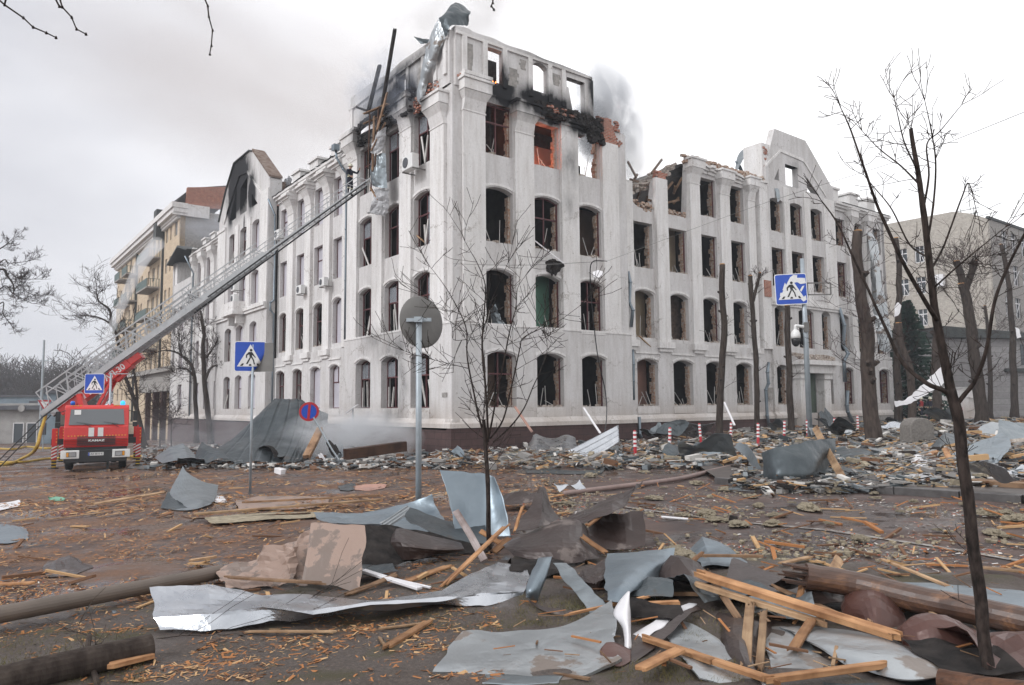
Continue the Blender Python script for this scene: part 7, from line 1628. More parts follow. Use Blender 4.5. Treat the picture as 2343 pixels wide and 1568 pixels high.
sheet('bathtub-shaped zinc piece left of the big dark tub', [[(1584, 1016, 27), (1615, 1011, 26.6), (1650, 1011, 26.6), (1680, 1018, 27)], [(1592, 1036, 26.6), (1620, 1034, 26.1), (1650, 1034, 26.1), (1672, 1038, 26.6)], [(1602, 1052, 26.3), (1625, 1056, 25.8), (1645, 1056, 25.8), (1662, 1050, 26.4)]], 'galv', .05, .8, 24, 14)
sheet('big dark tub of bent roof sheet beside the kerb', [[(1736, 1034, 18.2), (1765, 1023, 17.9), (1810, 1013, 17.9), (1865, 1004, 18.2), (1918, 1002, 19.2)], [(1738, 1060, 18.0), (1770, 1052, 17.6), (1820, 1048, 17.5), (1872, 1045, 17.8), (1912, 1032, 18.9)], [(1740, 1085, 17.9), (1772, 1082, 17.4), (1820, 1082, 17.3), (1872, 1078, 17.6), (1902, 1060, 18.6)], [(1744, 1100, 17.8), (1775, 1106, 17.4), (1820, 1108, 17.3), (1865, 1104, 17.5), (1892, 1090, 18.2)]], 'galv_dark', .07, .7, 40, 30)
sheet('narrow bent flange hanging at the left end of the big tub', [[(1688, 1012, 21), (1712, 1022, 20.5), (1730, 1048, 19.6), (1738, 1070, 19)], [(1678, 1022, 21), (1702, 1042, 20.4), (1722, 1070, 19.4), (1735, 1085, 18.8)]], 'galv', .03, 1, 18, 6)
sheet('silver plate lying left of the big dark tub', [[(1700, 1085, 18.6), (1722, 1076, 18.8), (1740, 1080, 18.6)], [(1690, 1094), (1715, 1096), (1740, 1094)]], 'bright_metal', .06, 1.6, 14, 8)
sheet('dark ribbed drum half buried behind the rusty sheet', [[(1912, 1032, 21.5), (1950, 1024, 21.8), (1985, 1028, 21.6), (2004, 1042, 21)], [(1912, 1050, 20), (1950, 1048, 19.7), (1985, 1050, 19.7), (2006, 1056, 20)], [(1912, 1066, 19.4), (1950, 1068, 19), (1985, 1068, 19.1), (2006, 1066, 19.4)]], 'galv_dark', .03, .8, 24, 18, corr=(3, .02, 'v'))
sheet('dark sheet with a rusty orange end in front of the drum', [[(1878, 1066, 18.6), (1940, 1066, 18.7), (2010, 1078, 18.2), (2070, 1088, 17.8), (2110, 1092, 17.6)], [(1876, 1090, 17.4), (1940, 1092, 17.3), (2010, 1095, 17.2), (2060, 1098, 17.1), (2100, 1098, 17.3)], [(1880, 1104, 16.7), (1940, 1106, 16.6), (2000, 1104, 16.8), (2050, 1102, 17), (2095, 1102, 17)]], 'galv_dark', .06, .9, 36, 14)
sheet('light grey sheet draped in front of the round-topped stone', [[(1985, 1018, 24), (2040, 1020, 24), (2100, 1030, 23), (2112, 1042, 22)], [(1995, 1036, 21.8), (2050, 1040, 21.4), (2090, 1048, 21), (2112, 1052, 20.8)], [(2010, 1052, 20.4), (2050, 1060, 19.8), (2080, 1062, 19.8), (2105, 1058, 20)]], 'galv_light', .07, .8, 30, 18)
sheet('white curved panel standing on the right debris pile', [[(2078, 1045, 20.5), (2100, 1040, 20.6), (2122, 1050, 20.2)], [(2092, 1070, 18.6), (2112, 1070, 18.4), (2135, 1082, 18)]], 'white_metal', .02, 1, 12, 12)
sheet('black gable-shaped roof piece behind the foreground tree', [[(2105, 1040, 23), (2160, 985, 25), (2200, 995, 25), (2230, 1015, 24)], [(2118, 1048, 22), (2160, 1012, 23.5), (2195, 1018, 23.5), (2225, 1030, 23)]], 'galv_dark', .05, .9, 24, 12, sharp=True)
sheet('large light sheet tipped up at the right side of the pile', [[(2170, 1040, 21), (2215, 1015, 22), (2262, 998, 23), (2290, 985, 23.5)], [(2165, 1060, 19.8), (2215, 1050, 20), (2262, 1030, 20.6), (2308, 1000, 22)], [(2150, 1088, 18), (2205, 1090, 17.9), (2255, 1078, 18.4), (2312, 1020, 20.8)]], 'galv_blue', .06, .8, 30, 22)
sheet('foil crumpled below the tipped light sheet', [[(2215, 1090, 17.9), (2260, 1075, 18.2), (2310, 1070, 18), (2350, 1060, 18.4)], [(2200, 1110, 16.4), (2260, 1105, 16.4), (2310, 1110, 16), (2350, 1110, 16)], [(2205, 1125, 15.4), (2260, 1128, 15.1), (2310, 1128, 15), (2350, 1128, 15)]], 'bright_metal', .10, 2.2, 40, 24, smooth=False)
sheet('dark upright sheet at the right edge beyond the tree', [[(2285, 960, 24), (2320, 965, 24), (2360, 968, 24)], [(2282, 1005, 23), (2320, 1010, 23), (2360, 1012, 23)]], 'galv', .04, 1, 14, 10)
sheet('brown crumpled sheet on the pile behind the tree', [[(2110, 1050, 20.6), (2150, 1040, 20.8), (2200, 1052, 20)], [(2112, 1075, 18.8), (2155, 1078, 18.5), (2200, 1078, 18.5)]], 'brown_red_metal', .10, 2, 26, 16, smooth=False)
m, n, b = newmat('tarp'); b.inputs['Base Color'].default_value = (.30, .30, .31, 1); b.inputs['Roughness'].default_value = .35
tarp = sheet('grey plastic tarpaulin with faded red lettering by the kerb', [[(2040, 1095, 17.6), (2090, 1082, 18), (2150, 1085, 17.8), (2215, 1100, 17)], [(2030, 1112, 16.6), (2090, 1106, 16.6), (2150, 1108, 16.4), (2225, 1118, 15.8)], [(2030, 1124, 15.9), (2090, 1124, 15.8), (2150, 1126, 15.6), (2230, 1130, 15.2)]], 'tarp', .07, 1.8, 44, 26, cat='tarpaulin', name='tarpaulin')
mid = [('grey sheet folded behind the second bollard', 1470, 1010, 1.6, 'galv'), ('dark sheet lying between bollards and wall', 1520, 1016, 2.4, 'galv_dark'), ('silver torn sheet left of the thin pruned trunk', 1600, 1008, 1.8, 'bright_metal'),
       ('grey corrugated piece leaning on the plinth by the second trunk', 1760, 985, 1.7, 'galv'), ('bent zinc between the second and third pruned trunks', 1795, 1000, 1.4, 'galv_blue'), ('dark crumpled sheet before the entrance steps', 1900, 985, 2.0, 'galv_dark'),
       ('pale sheet right of the camera post foot', 1890, 1012, 1.6, 'galv_light'), ('dark trough behind the big tub', 1935, 1015, 2.2, 'galv_dark'), ('foil scrap by the thick old trunk', 2030, 995, 1.4, 'bright_metal'), ('black rag of roofing by the far bollards', 2060, 985, 1.4, 'galv_dark'),
       ('sheet scrap on the road before the zinc bathtub piece', 1560, 1062, 1.5, 'galv_dark'), ('bent plate on the road right of the bollards', 1640, 1066, 1.3, 'galv'), ('small foil ball in the road behind the brown cluster', 1300, 1160, .5, 'bright_metal'),
       ('dark scrap left of the sapling near the road', 1045, 1068, .9, 'galv_blue'), ('grey scrap at the foot of the tower steam', 830, 1050, 1.4, 'galv_dark'), ('crumpled black sheet before the huge seamed sheet', 640, 1062, 1.5, 'charred'),
       ('bright torn foil beside the leaning no-stopping post', 765, 1045, .8, 'bright_metal'), ('black bag-like lump on the road edge', 770, 1060, 1.2, 'charred'), ('grey flake at the left of the tower foot', 980, 1030, 1.1, 'galv'), ('white curl of sheet on the road left of centre', 735, 1070, .5, 'white_metal'),
       ('grey sheet in the rubble near the right gate house', 2180, 975, 2.4, 'galv'), ('dark plate near the firefighters', 2100, 975, 1.8, 'galv_dark'), ('foil scrap at the right kerb end', 2290, 1140, .8, 'bright_metal'), ('grey shred beside the far right stump', 2290, 1010, 1.5, 'galv_light')]
for k, (lb, x, y, sz, m_) in enumerate(mid):
    p = gh(x, y, .3); rg = random.Random(k * 7 + 1); sz *= .85; a = rg.uniform(0, 3.1); ux = Vector((math.cos(a), math.sin(a), rg.uniform(-.15, .15))) * sz; uy = Vector((-math.sin(a) * .6, math.cos(a) * .6, rg.uniform(.2, .75))) * sz * .6
    rows = [[p + ux * (i / 2 - .5) + uy * j / 2 + Vector((0, 0, .25 * sz * math.sin(i * 2.1 + j + k))) * .5 for i in range(4)] for j in range(3)]
    V3_ = V3; globals()['V3'] = lambda q_, dh=.03: q_
    sheet(lb, rows, m_, .12 * sz, 1.1 / sz ** .5, 24, 14, smooth=False); globals()['V3'] = V3_
# ================================================================= timber
def plank(label, a, b_, w_, t_, m_='fresh_wood', ha=.03, hb=.03, roll=0, name='plank', broken=True, group=None, cat='plank'):
    """a, b_: (x, y) on the ground lifted by ha/hb, or (x, y, depth)"""
    if max(a[1], b_[1]) > 1010 and len(a) == len(b_) == 3: a, b_ = seat([a, b_], t_)
    if max(a[1], b_[1]) > 1150: w_ *= .72; t_ *= .72
    pa = V3(a, ha) if len(a) == 2 else V3(a); pb_ = V3(b_, hb) if len(b_) == 2 else V3(b_)
    d = pb_ - pa; Ln = d.length; rg = random.Random(int(pa.x * 1000 + pb_.y * 77)); mb = MB(); k = 5
    # outline in the plank plane, ends splintered
    def end(x0, sgn):
        if not broken: return [(x0, -w_ / 2), (x0, w_ / 2)] if sgn < 0 else [(x0, w_ / 2), (x0, -w_ / 2)]
        ys_ = [-w_ / 2 + w_ * i / k for i in range(k + 1)]; o_ = [(x0 + sgn * rg.uniform(-.06, .08) * min(1.3, Ln), y) for y in ys_]
        return o_ if sgn < 0 else o_[::-1]
    # mid points give a slight warp
    L0 = end(0, -1); R0_ = end(Ln, 1)
    warp = rg.uniform(-.01, .01)
    poly = L0 + [(Ln * .5, w_ / 2 + warp)] + R0_ + [(Ln * .5, -w_ / 2 + warp)]
    mb.prism(poly, (0, 0, 0), (1, 0, 0), (0, 1, 0), (0, 0, 1), -t_ / 2, t_ / 2)
    o = mb.build(name, m_); b2 = o.modifiers.new('b', 'BEVEL'); b2.width = min(.004, t_ * .15); b2.segments = 1
    q_ = d.to_track_quat('X', 'Z').to_matrix().to_4x4() @ Matrix.Rotation(roll, 4, 'X')
    o.matrix_world = Matrix.Translation(pa + Vector((0, 0, t_ / 2))) @ q_
    return tag(o, label, cat, group)
P_ = plank
P_('grey-white plank leaning from the blue sheet onto the orange boards', (1042, 1172, 9.7), (1108, 1286, 8.9), .12, .04, 'grey_wood', broken=False, roll=.5)
P_('wide orange board leaning left of the sapling', (1150, 1212, 9.3), (1022, 1335, 8.2), .15, .03, roll=.4)
P_('orange stick rising behind the sapling trunk', (1196, 1160, 9.1), (1178, 1218, 8.9), .06, .03)
P_('splintered orange offcut touching the sapling', (1100, 1218, 9.3), (1150, 1250, 9.2), .10, .03, roll=.6)
P_('short orange block at the sapling foot', (1130, 1265, 9.2), (1165, 1235, 9.4), .13, .035, roll=.3)
P_('flat orange board on the ground between taupe panel and sapling', (932, 1338), (1026, 1304), .14, .03)
P_('worn narrow board behind the silver sheet', (795, 1362, 7.7), (905, 1318, 8.2), .08, .03, 'worn_wood', roll=.4)
P_('long pale board behind the left end of the silver sheet', (522, 1350), (735, 1365), .09, .03, 'worn_wood', .12, .12)
P_('white plastic profile beside the taupe panel', (828, 1308, 8.2), (960, 1350, 7.6), .10, .04, 'white_metal', broken=False)
P_('second thinner white plastic profile', (890, 1325, 7.9), (985, 1347, 7.6), .04, .03, 'white_metal', broken=False)
P_('bright orange board pointing at the zinc sheet', (883, 1494), (980, 1434), .10, .035)
P_('thin torn lath behind the bright orange board', (868, 1449), (968, 1437), .05, .02, 'pale_wood')
P_('short splinter at the near end of the bright orange board', (868, 1470), (885, 1492), .03, .02, 'pale_wood')
P_('long flat lath on the mud at left centre', (572, 1456), (762, 1456), .05, .02, 'pale_wood')
P_('wide orange board standing on the nail-studded end', (1600, 1272, 8.3), (1515, 1356, 7.4), .13, .035, roll=.5)
P_('long pale batten across the lower zinc sheets', (1482, 1468, 5.9), (1762, 1562, 5.0), .07, .05, 'fresh_wood', roll=.2)
P_('short block nailed on the long pale batten', (1572, 1497, 5.55), (1632, 1520, 5.3), .09, .05, 'fresh_wood', broken=False)
P_('heavy broken beam, longest of the crossed timbers', (1605, 1322, 7.5), (2032, 1458, 6.1), .105, .075, 'fresh_wood', roll=.3)
P_('second beam lying along the longest one', (1602, 1345, 7.3), (1880, 1432, 6.4), .08, .06, 'pale_wood')
P_('dark orange batten level across the left of the crossed timbers', (1490, 1362, 7.2), (1665, 1364, 7.1), .07, .04, 'worn_wood')
P_('short thick batten under the level one', (1455, 1388, 6.9), (1548, 1384, 6.9), .08, .05)
P_('thin batten reaching left to the white flap', (1302, 1408, 6.75), (1480, 1368, 7.0), .04, .03, 'fresh_wood')
P_('plank cut off by the bottom edge below the end cap', (1465, 1572), (1556, 1526), .12, .035, 'fresh_wood', .1, .1)
P_('front batten running along the bottom right zinc sheets', (1760, 1562, 5.05), (2022, 1528, 5.2), .075, .055, 'fresh_wood')
P_('left of two upright-looking parallel boards', (1716, 1385, 6.7), (1706, 1530, 5.45), .10, .03, 'pale_wood', roll=.15)
P_('right of two upright-looking parallel boards', (1747, 1400, 6.6), (1737, 1532, 5.45), .075, .03, 'pale_wood', roll=.1)
P_('short board standing across the longest beam', (1838, 1328, 7.0), (1822, 1422, 6.5), .09, .03, 'fresh_wood', roll=.6)
P_('splintered short board below the longest beam', (1856, 1425, 6.2), (1814, 1490, 5.7), .10, .035, 'fresh_wood')
P_('split board with a pale torn face left of the crossed beams', (1617, 1312, 7.6), (1692, 1424, 6.6), .08, .04, 'worn_wood', roll=.5)
P_('grey-brown lath in front of the log', (1770, 1345, 7.3), (2005, 1448, 6.2), .07, .03, 'worn_wood')
P_('orange slat poking from the brown cluster', (1330, 1228, 7.9), (1385, 1266, 7.7), .08, .03, roll=.6)
P_('short slat under the boxy brown sheet', (1345, 1205, 8.2), (1375, 1182, 8.4), .07, .03)
P_('orange batten beside the folded grey corner', (1620, 1352, 7.6), (1590, 1312, 8.0), .06, .03)
P_('dark wet batten on the road edge right of centre', (1605, 1300), (1740, 1302), .06, .04, 'worn_wood', .12, .12)
P_('bright board stub standing behind the log', (1908, 1308, 8.4), (1922, 1282, 8.9), .18, .03, 'pale_wood', roll=.8)
P_('slat on the road left of the log end', (1790, 1302), (1850, 1288), .10, .03, 'pale_wood', .05, .05)
P_('long thin lath slanting behind the log to the road', (2025, 1285, 9.2), (2170, 1345, 8.0), .06, .03, 'pale_wood')
P_('orange stub under the middle of the log', (1928, 1350, 7.7), (1990, 1362, 7.5), .16, .05, 'fresh_wood')
P_('upright dark stub below the log', (1985, 1345, 7.4), (1990, 1430, 6.7), .05, .05, 'worn_wood')
P_('lath at the right edge of the road', (2250, 1308), (2345, 1318), .12, .03, 'pale_wood')
P_('long board on the left ground reaching the curved zinc', (213, 1163), (372, 1138), .26, .04, 'pale_wood', .08, .1)
P_('long board with cloth across the middle ground', (450, 1188), (865, 1155), .16, .05, 'pale_wood', .08, .08)
P_('dark bar in front of the long board with cloth', (450, 1192), (700, 1180), .05, .03, 'burnt_wood', .03, .03)
P_('second thin board lying behind the dark bar', (560, 1176), (860, 1160), .07, .05, 'worn_wood', .2, .2)
P_('thin board in the orange chips at left', (115, 1192), (250, 1175), .10, .02, 'pale_wood')
P_('short board at the left below the thin one', (225, 1187), (290, 1176), .08, .02, 'pale_wood')
P_('orange board behind the hidden log at lower left', (250, 1530, 5.5), (350, 1505, 5.75), .10, .05, 'fresh_wood')
P_('board entering at the left edge', (-10, 1350), (76, 1346), .10, .03, 'fresh_wood', .05, .05)
P_('two-piece slat left of the crushed taupe sheet', (435, 1305), (492, 1296), .07, .04, 'pale_wood', .1, .1)
P_('tall plank leaning on the big dark tub', (1864, 980, 20.6), (1934, 1108, 16.9), .16, .04, 'pale_wood', broken=False, roll=.8)
P_('charred beam lying at the tower foot', (790, 1052, 28), (925, 1032, 30.5), .35, .35, 'burnt_wood')
P_('brown beam propping the huge seamed sheet', (732, 988, 28.6), (700, 1052, 27.2), .3, .16, 'worn_wood')
P_('beam on the pavement rubble before the stone', (2100, 1060, 19.5), (2140, 1038, 20.5), .16, .08, 'fresh_wood')
P_('short board stuck in the right pile beside the tree', (2162, 1030, 20.4), (2180, 1072, 18.8), .14, .05, 'fresh_wood')
P_('long low board along the right kerb', (2000, 1125), (2210, 1138), .10, .04, 'fresh_wood', .0, .0)
P_('rough timber at the right edge above the kerb', (2225, 1108, 16.2), (2350, 1118, 15.4), .34, .1, 'worn_wood')
P_('white rod leaning from the third ground window', (1335, 935, 33.5), (1373, 993, 32.0), .09, .05, 'white_metal', broken=False)
P_('white rod leaning beside the thin pruned trunk', (1656, 922, 38.5), (1680, 975, 37.0), .1, .06, 'white_metal', broken=False)
P_('white profile hanging under the second-floor windows', (1127, 745, 34.2), (1181, 786, 34.0), .1, .05, 'pale_frame', broken=False)
P_('pale strip hanging down beside the second ground window', (1291, 784, 36.6), (1297, 866, 36.6), .09, .04, 'white_metal', broken=False)
P_('bent pale strip under the third tower window', (1366, 830, 38.3), (1394, 762, 38.6), .1, .05, 'pale_frame', broken=False)
P_('long pale lath hanging below the first wing window', (1462, 770, 40.2), (1508, 815, 41.5), .1, .05, 'pale_wood', broken=False)
P_('orange plank sticking out of the left tower window', (937, 525, 35.8), (972, 556, 35.3), .14, .04, 'pale_wood', broken=False)
P_('white tube slanting across the tower below the third floor', (1220, 550, 35.5), (1292, 606, 35.6), .07, .05, 'white_metal', broken=False)
P_('pink strip of board hanging at the tower plinth', (1178, 932, 33.6), (1216, 988, 32.6), .14, .03, 'interior_pink')
# round logs and the long tube
def log(label, pts_, r, m_, name='log', cat='log', rag__=.0, group=None):
    pts_ = seat(pts_, r)
    pp = bez([V3(p__) if len(p__) == 3 else V3(p__, r) for p__ in pts_], 6); q = MB(); k = len(pp)
    q.tube(pp, [r * (1 + .05 * noise.noise(Vector((i * .8, r, 0)))) for i in range(k)], 18); e = pp[0]; d = (pp[1] - pp[0]).normalized()
    rg = random.Random(3)
    for i in range(14 if rag__ else 0):
        o1 = d.orthogonal().normalized(); o2 = d.cross(o1); a = rg.uniform(0, 6.28); s_ = e + (o1 * math.cos(a) + o2 * math.sin(a)) * r * rg.uniform(.3, .9); q.bar(s_, s_ - d * rg.uniform(.05, rag__), .03, .015)
    o = q.build(name, m_, origin=tuple(e - Vector((0, 0, r))), smooth=False); return tag(o, label, cat, group)
m, n, b = newmat('wet_log'); z1 = noisetex(n, 5, 8, .7, stretch=(.35, 2, 2)); r1 = ramp(n, z1.outputs['Fac'], [(.3, (.035, .02, .016)), (.55, (.085, .045, .03)), (.72, (.24, .12, .06))]); n.links.new(r1.outputs[0], b.inputs['Base Color']); b.inputs['Roughness'].default_value = .38; bump(n, b, z1.outputs['Fac'], .5, .012)
log('thick dark wet log with a shattered end, crossing the right foreground', [(1842, 1318, 7.7), (1960, 1338, 7.6), (2100, 1372, 7.2), (2250, 1402, 6.9), (2380, 1432, 6.6)], .105, 'wet_log', rag__=.22)
log('reddish log end rising into the bottom right corner', [(2150, 1558, 5.15), (2260, 1578, 4.95), (2380, 1592, 4.8)], .07, 'burnt_wood')
log('weathered grey log at the lower left corner', [(-40, 1568, 5.25), (150, 1525, 5.6), (345, 1482, 6.0)], .10, 'grey_wood' if False else 'bark', rag__=.12)
log('long brown cardboard tube lying across the left foreground', [(-30, 1412, 6.9), (200, 1368, 7.6), (400, 1330, 8.5), (505, 1308, 9.1)], .075, 'brown_tube' if False else 'tube_brown', name='tube', cat='tube') if 'tube_brown' in MATS or mat('tube_brown', (.13, .10, .08), (.09, .07, .055), 2, .5, 0, .1) else None
hose('drain_hose', 'dirty pinkish hose winding over the wet road to the dark tub', 'hose', [gh(1290, 1135, .05), gh(1400, 1122, .06), gh(1480, 1112, .06), gh(1560, 1100, .06), gh(1640, 1080, .06), gh(1720, 1062, .06)], .055, 'hose_pink') if mat('hose_pink', (.24, .17, .15), (.17, .12, .11), 5, .6, 0, .2) else None
# branches lying at lower left
q = MB(); rg = random.Random(4); TW[0] = 1
pp = [V3(p__) for p__ in ((225, 1575, 5.2), (215, 1540, 5.35), (200, 1500, 5.6), (205, 1450, 5.9))]; q.tube(bez(pp, 4), [.02] * 12 + [.012], 7)
for (a, b_) in (((203, 1455, 5.9), (170, 1425, 6.2)), ((203, 1480, 5.7), (240, 1455, 6.1)), ((203, 1500, 5.6), (150, 1480, 5.9)), ((215, 1540, 5.4), (320, 1500, 5.9))):
    v = V3(a); d = V3(b_) - v; twigs(q, v, d.normalized(), d.length * 1.3, .007, 1, rg, 0, .6)
tag(q.build('fallen_branch', 'bark', origin=tuple(pp[0])), 'thin forked branch fallen across the lower left log', 'branch')
q = MB()
for i in range(3):
    v = gh(340 + i * 130, 1470 - 20 * i, .02); twigs(q, v, Vector((1, .25 * i, .12)).normalized(), 1.1, .005, 1, rg, 0, .5)
tag(q.build('fallen_twigs', 'bark_dark'), 'loose thin twigs scattered on the mud at left', 'twigs', kind='stuff')
# ================================================================= things hanging on the tower and the wings
def cl(lst, Y_): return [at(x, y, Y_) for x, y in lst]
sheet('crumpled green-grey roof corner curling over the top of the tower', [[(1008, 45, 33), (1028, 12, 33.4), (1042, 2, 33.6), (1060, 12, 33.8), (1078, 28, 33.6)], [(1004, 40, 32.6), (1020, 30, 32.7), (1040, 25, 32.8), (1060, 28, 33), (1076, 32, 33.2)], [(1018, 88, 32.7), (1028, 62, 32.5), (1045, 55, 32.6), (1060, 58, 33), (1074, 60, 33.6)]], 'galv_dark', .12, .9, 26, 20, keep=False)
sheet('long zinc ribbon hanging from the tower roof down past the attic', [[(1002, 38, 32.9), (1014, 55, 32.7), (1028, 75, 32.7)], [(985, 72, 33.2), (1000, 90, 32.8), (1012, 100, 32.8)], [(970, 120, 33.6), (985, 130, 33.2), (998, 140, 33.2)], [(958, 180, 34), (968, 185, 33.8), (978, 188, 33.8)], [(953, 225, 34.4), (960, 235, 34.2), (968, 240, 34.2)], [(962, 240, 34.5), (965, 250, 34.4), (970, 252, 34.4)]], 'galv_light', .07, 1, 14, 50, keep=False)
sheet('dark torn flap left of the long zinc ribbon', [[(945, 84, 34.5), (960, 88, 34.2), (988, 92, 33.8)], [(962, 100, 34.2), (972, 100, 34.1), (990, 102, 33.8)]], 'galv_dark', .04, 1, 10, 8, keep=False)
P_('tall charred post spiking above the left attic', (903, 72, 36.0), (872, 262, 36.6), .16, .12, 'charred')
P_('second charred post leaning on the left attic', (868, 155, 37.5), (842, 260, 37.6), .22, .14, 'charred')
P_('charred stick poking from the left attic corner', (816, 248, 38.2), (840, 256, 38), .12, .1, 'charred')
for k, (a, b_, wd, m_, lb) in enumerate([((885, 215, 36.0), (862, 300, 35.6), .14, 'worn_wood', 'brown plank at the top of the hanging bundle'), ((834, 262, 37.2), (886, 240, 36.3), .16, 'worn_wood', 'orange-brown board lying crosswise on the hanging bundle'),
        ((832, 285, 37.2), (880, 265, 36.5), .14, 'worn_wood', 'second crosswise board of the hanging bundle'), ((846, 265, 36.8), (842, 385, 36.8), .10, 'burnt_wood', 'leftmost upright slat of the hanging bundle'), ((856, 268, 36.7), (852, 392, 36.6), .12, 'worn_wood', 'middle upright slat of the hanging bundle'),
        ((866, 250, 36.5), (858, 380, 36.4), .08, 'burnt_wood', 'rightmost upright slat of the hanging bundle'), ((880, 285, 36.2), (850, 345, 36.4), .1, 'worn_wood', 'slanting slat of the hanging bundle'), ((848, 432, 37), (864, 458, 36.6), .12, 'worn_wood', 'short slat below the ladder tip')]):
    P_(lb, a, b_, wd, .06, m_, group='planks hanging off the tower attic')
sheet('grey zinc length hanging behind the ladder tip', [[(848, 360, 36.9), (858, 355, 36.6), (872, 350, 36.4), (882, 352, 36.4)], [(845, 400, 36.8), (858, 400, 36.4), (870, 400, 36.4), (884, 398, 36.4)], [(850, 425, 36.8), (860, 428, 36.5), (872, 430, 36.4), (886, 432, 36.4)]], 'galv', .05, 1.6, 24, 20, keep=False)
sheet('torn grey membrane dangling lowest below the ladder tip', [[(856, 430, 36.7), (870, 430, 36.5), (886, 434, 36.4)], [(850, 460, 36.6), (868, 462, 36.4), (890, 462, 36.4)], [(842, 482, 36.7), (865, 485, 36.5), (888, 478, 36.4)], [(848, 484, 36.6), (870, 492, 36.5), (878, 498, 36.5)]], 'tarp', .14, 2.0, 30, 30, keep=False, rag_=.12, name='torn_membrane', cat='membrane')
sheet('crumpled grey foil above the hanging zinc length', [[(862, 300, 36.2), (872, 296, 36.0), (884, 290, 36.0)], [(850, 330, 36.4), (866, 330, 36.2), (880, 325, 36.2)], [(846, 350, 36.5), (862, 352, 36.3), (874, 345, 36.3)]], 'tarp', .10, 2.0, 20, 20, keep=False)
sheet('white-blue gutter end hanging left of the bundle', [[(826, 300, 37.6), (838, 290, 37.4), (858, 282, 37)], [(825, 308, 37.6), (838, 300, 37.4), (858, 292, 37)]], 'white_metal', .02, 1, 12, 4, keep=False)
sheet('zinc ribbon curling over the right gable and down its bay', [[(1680, 385, 50), (1690, 350, 50.5), (1710, 336, 50), (1728, 332, 49.5), (1745, 334, 49.2), (1752, 360, 49), (1766, 395, 48.6), (1782, 425, 48.4), (1784, 460, 48.3)], [(1686, 390, 49), (1700, 362, 49.4), (1714, 345, 49), (1724, 345, 48.6), (1734, 352, 48.4), (1740, 375, 48.2), (1758, 405, 48), (1772, 430, 48), (1780, 462, 48)]], 'galv', .05, .9, 60, 8, keep=False)
sheet('blue membrane scrap left of the gable ribbon', [[(1681, 368, 50), (1690, 372, 50), (1696, 378, 50)], [(1688, 385, 50), (1696, 395, 50), (1702, 400, 49.8)]], 'galv_blue', .06, 1.4, 10, 10, keep=False)
sheet('long zinc ribbon hanging from the far wing roof in the branches', [[(1972, 498, 56), (1990, 520, 56), (2005, 545, 56)], [(1986, 540, 55), (1998, 552, 55), (2012, 570, 55)], [(1990, 620, 54.5), (2002, 625, 54), (2015, 630, 54)], [(1994, 700, 54), (2010, 705, 53.6), (2030, 705, 53.6)], [(2004, 765, 53.6), (2025, 770, 53.2), (2042, 772, 53.2)], [(2012, 800, 53.4), (2028, 806, 53.2), (2040, 800, 53.2)]], 'galv_light', .12, .7, 16, 60, keep=False)
sheet('bent bright sheet arched under the far wing cornice', [[(1908, 555, 55), (1920, 520, 55.5), (1938, 490, 56), (1965, 492, 56), (1990, 520, 56)], [(1915, 562, 54.5), (1926, 530, 54.8), (1942, 505, 55.2), (1962, 510, 55.4), (1984, 540, 55.4)]], 'bright_metal', .12, .8, 40, 8, keep=False)
sheet('white zinc streamer caught in the middle right trees', [[(2158, 836, 33), (2166, 850, 33), (2172, 870, 33)], [(2130, 862, 32.6), (2138, 872, 32.6), (2150, 885, 32.6)], [(2100, 890, 32), (2108, 898, 32), (2115, 905, 32)], [(2070, 915, 31.6), (2074, 918, 31.6), (2080, 924, 31.6)], [(2045, 918, 31.4), (2046, 924, 31.4), (2048, 931, 31.4)]], 'white_metal', .05, .8, 10, 50, keep=False)
sheet('white rag hooked on the split trunk', [[(2047, 702, 42), (2055, 692, 42), (2062, 700, 42)], [(2046, 725, 42), (2055, 722, 42), (2060, 715, 42)]], 'white_metal', .08, 1, 10, 10, keep=False)
sheet('small white streamer on the slim right edge trunk', [[(2322, 750, 40), (2332, 752, 40)], [(2326, 775, 40), (2336, 772, 40)]], 'white_metal', .04, 1, 6, 10, keep=False)
sheet('torn metal tangle hanging from the second-floor tower window', [[(1118, 705, 34.4), (1135, 700, 34.2), (1150, 735, 34.2)], [(1120, 740, 34.3), (1140, 745, 34.0), (1160, 750, 34.2)]], 'galv', .15, 2.2, 16, 16, keep=False, rag_=.15)
sheet('smashed lamp and foil hanging between third and second tower floors', [[(1240, 600, 35.8), (1262, 590, 35.6), (1290, 600, 35.8)], [(1245, 622, 35.8), (1265, 630, 35.6), (1285, 620, 35.8)]], 'charred', .2, 2.4, 16, 12, keep=False, rag_=.15, cat='wreckage', name='wreckage')
sheet('white lampshade dangling on the black cable', [[(1355, 622, 34.5), (1368, 618, 34.5), (1380, 622, 34.5)], [(1356, 634, 34.4), (1368, 636, 34.3), (1380, 630, 34.4)]], 'white_metal', .02, 1, 8, 6, keep=False, cat='lampshade', name='lampshade')
sheet('grey metal scrap hooked on the first wing pilaster', [[(1500, 690, 42), (1510, 672, 42), (1520, 680, 42)], [(1498, 705, 42), (1508, 712, 42), (1514, 700, 42)]], 'galv', .1, 2, 10, 10, keep=False)
sheet('crushed silver roof sheet on the left wing eave', [[(595, 470, 55), (620, 440, 54), (645, 410, 53), (658, 400, 52.5)], [(610, 468, 53.5), (632, 450, 52.6), (655, 425, 52), (668, 410, 51.6)]], 'bright_metal', .25, .8, 30, 12, keep=False, smooth=False)
sheet('torn dark roofing draped over the left wing eave', [[(585, 475, 56), (640, 435, 54), (700, 395, 50), (780, 335, 46)], [(590, 482, 55), (645, 445, 53), (705, 405, 49.4), (785, 345, 45.4)]], 'dark_roof', .25, .7, 60, 8, keep=False, rag_=.2)
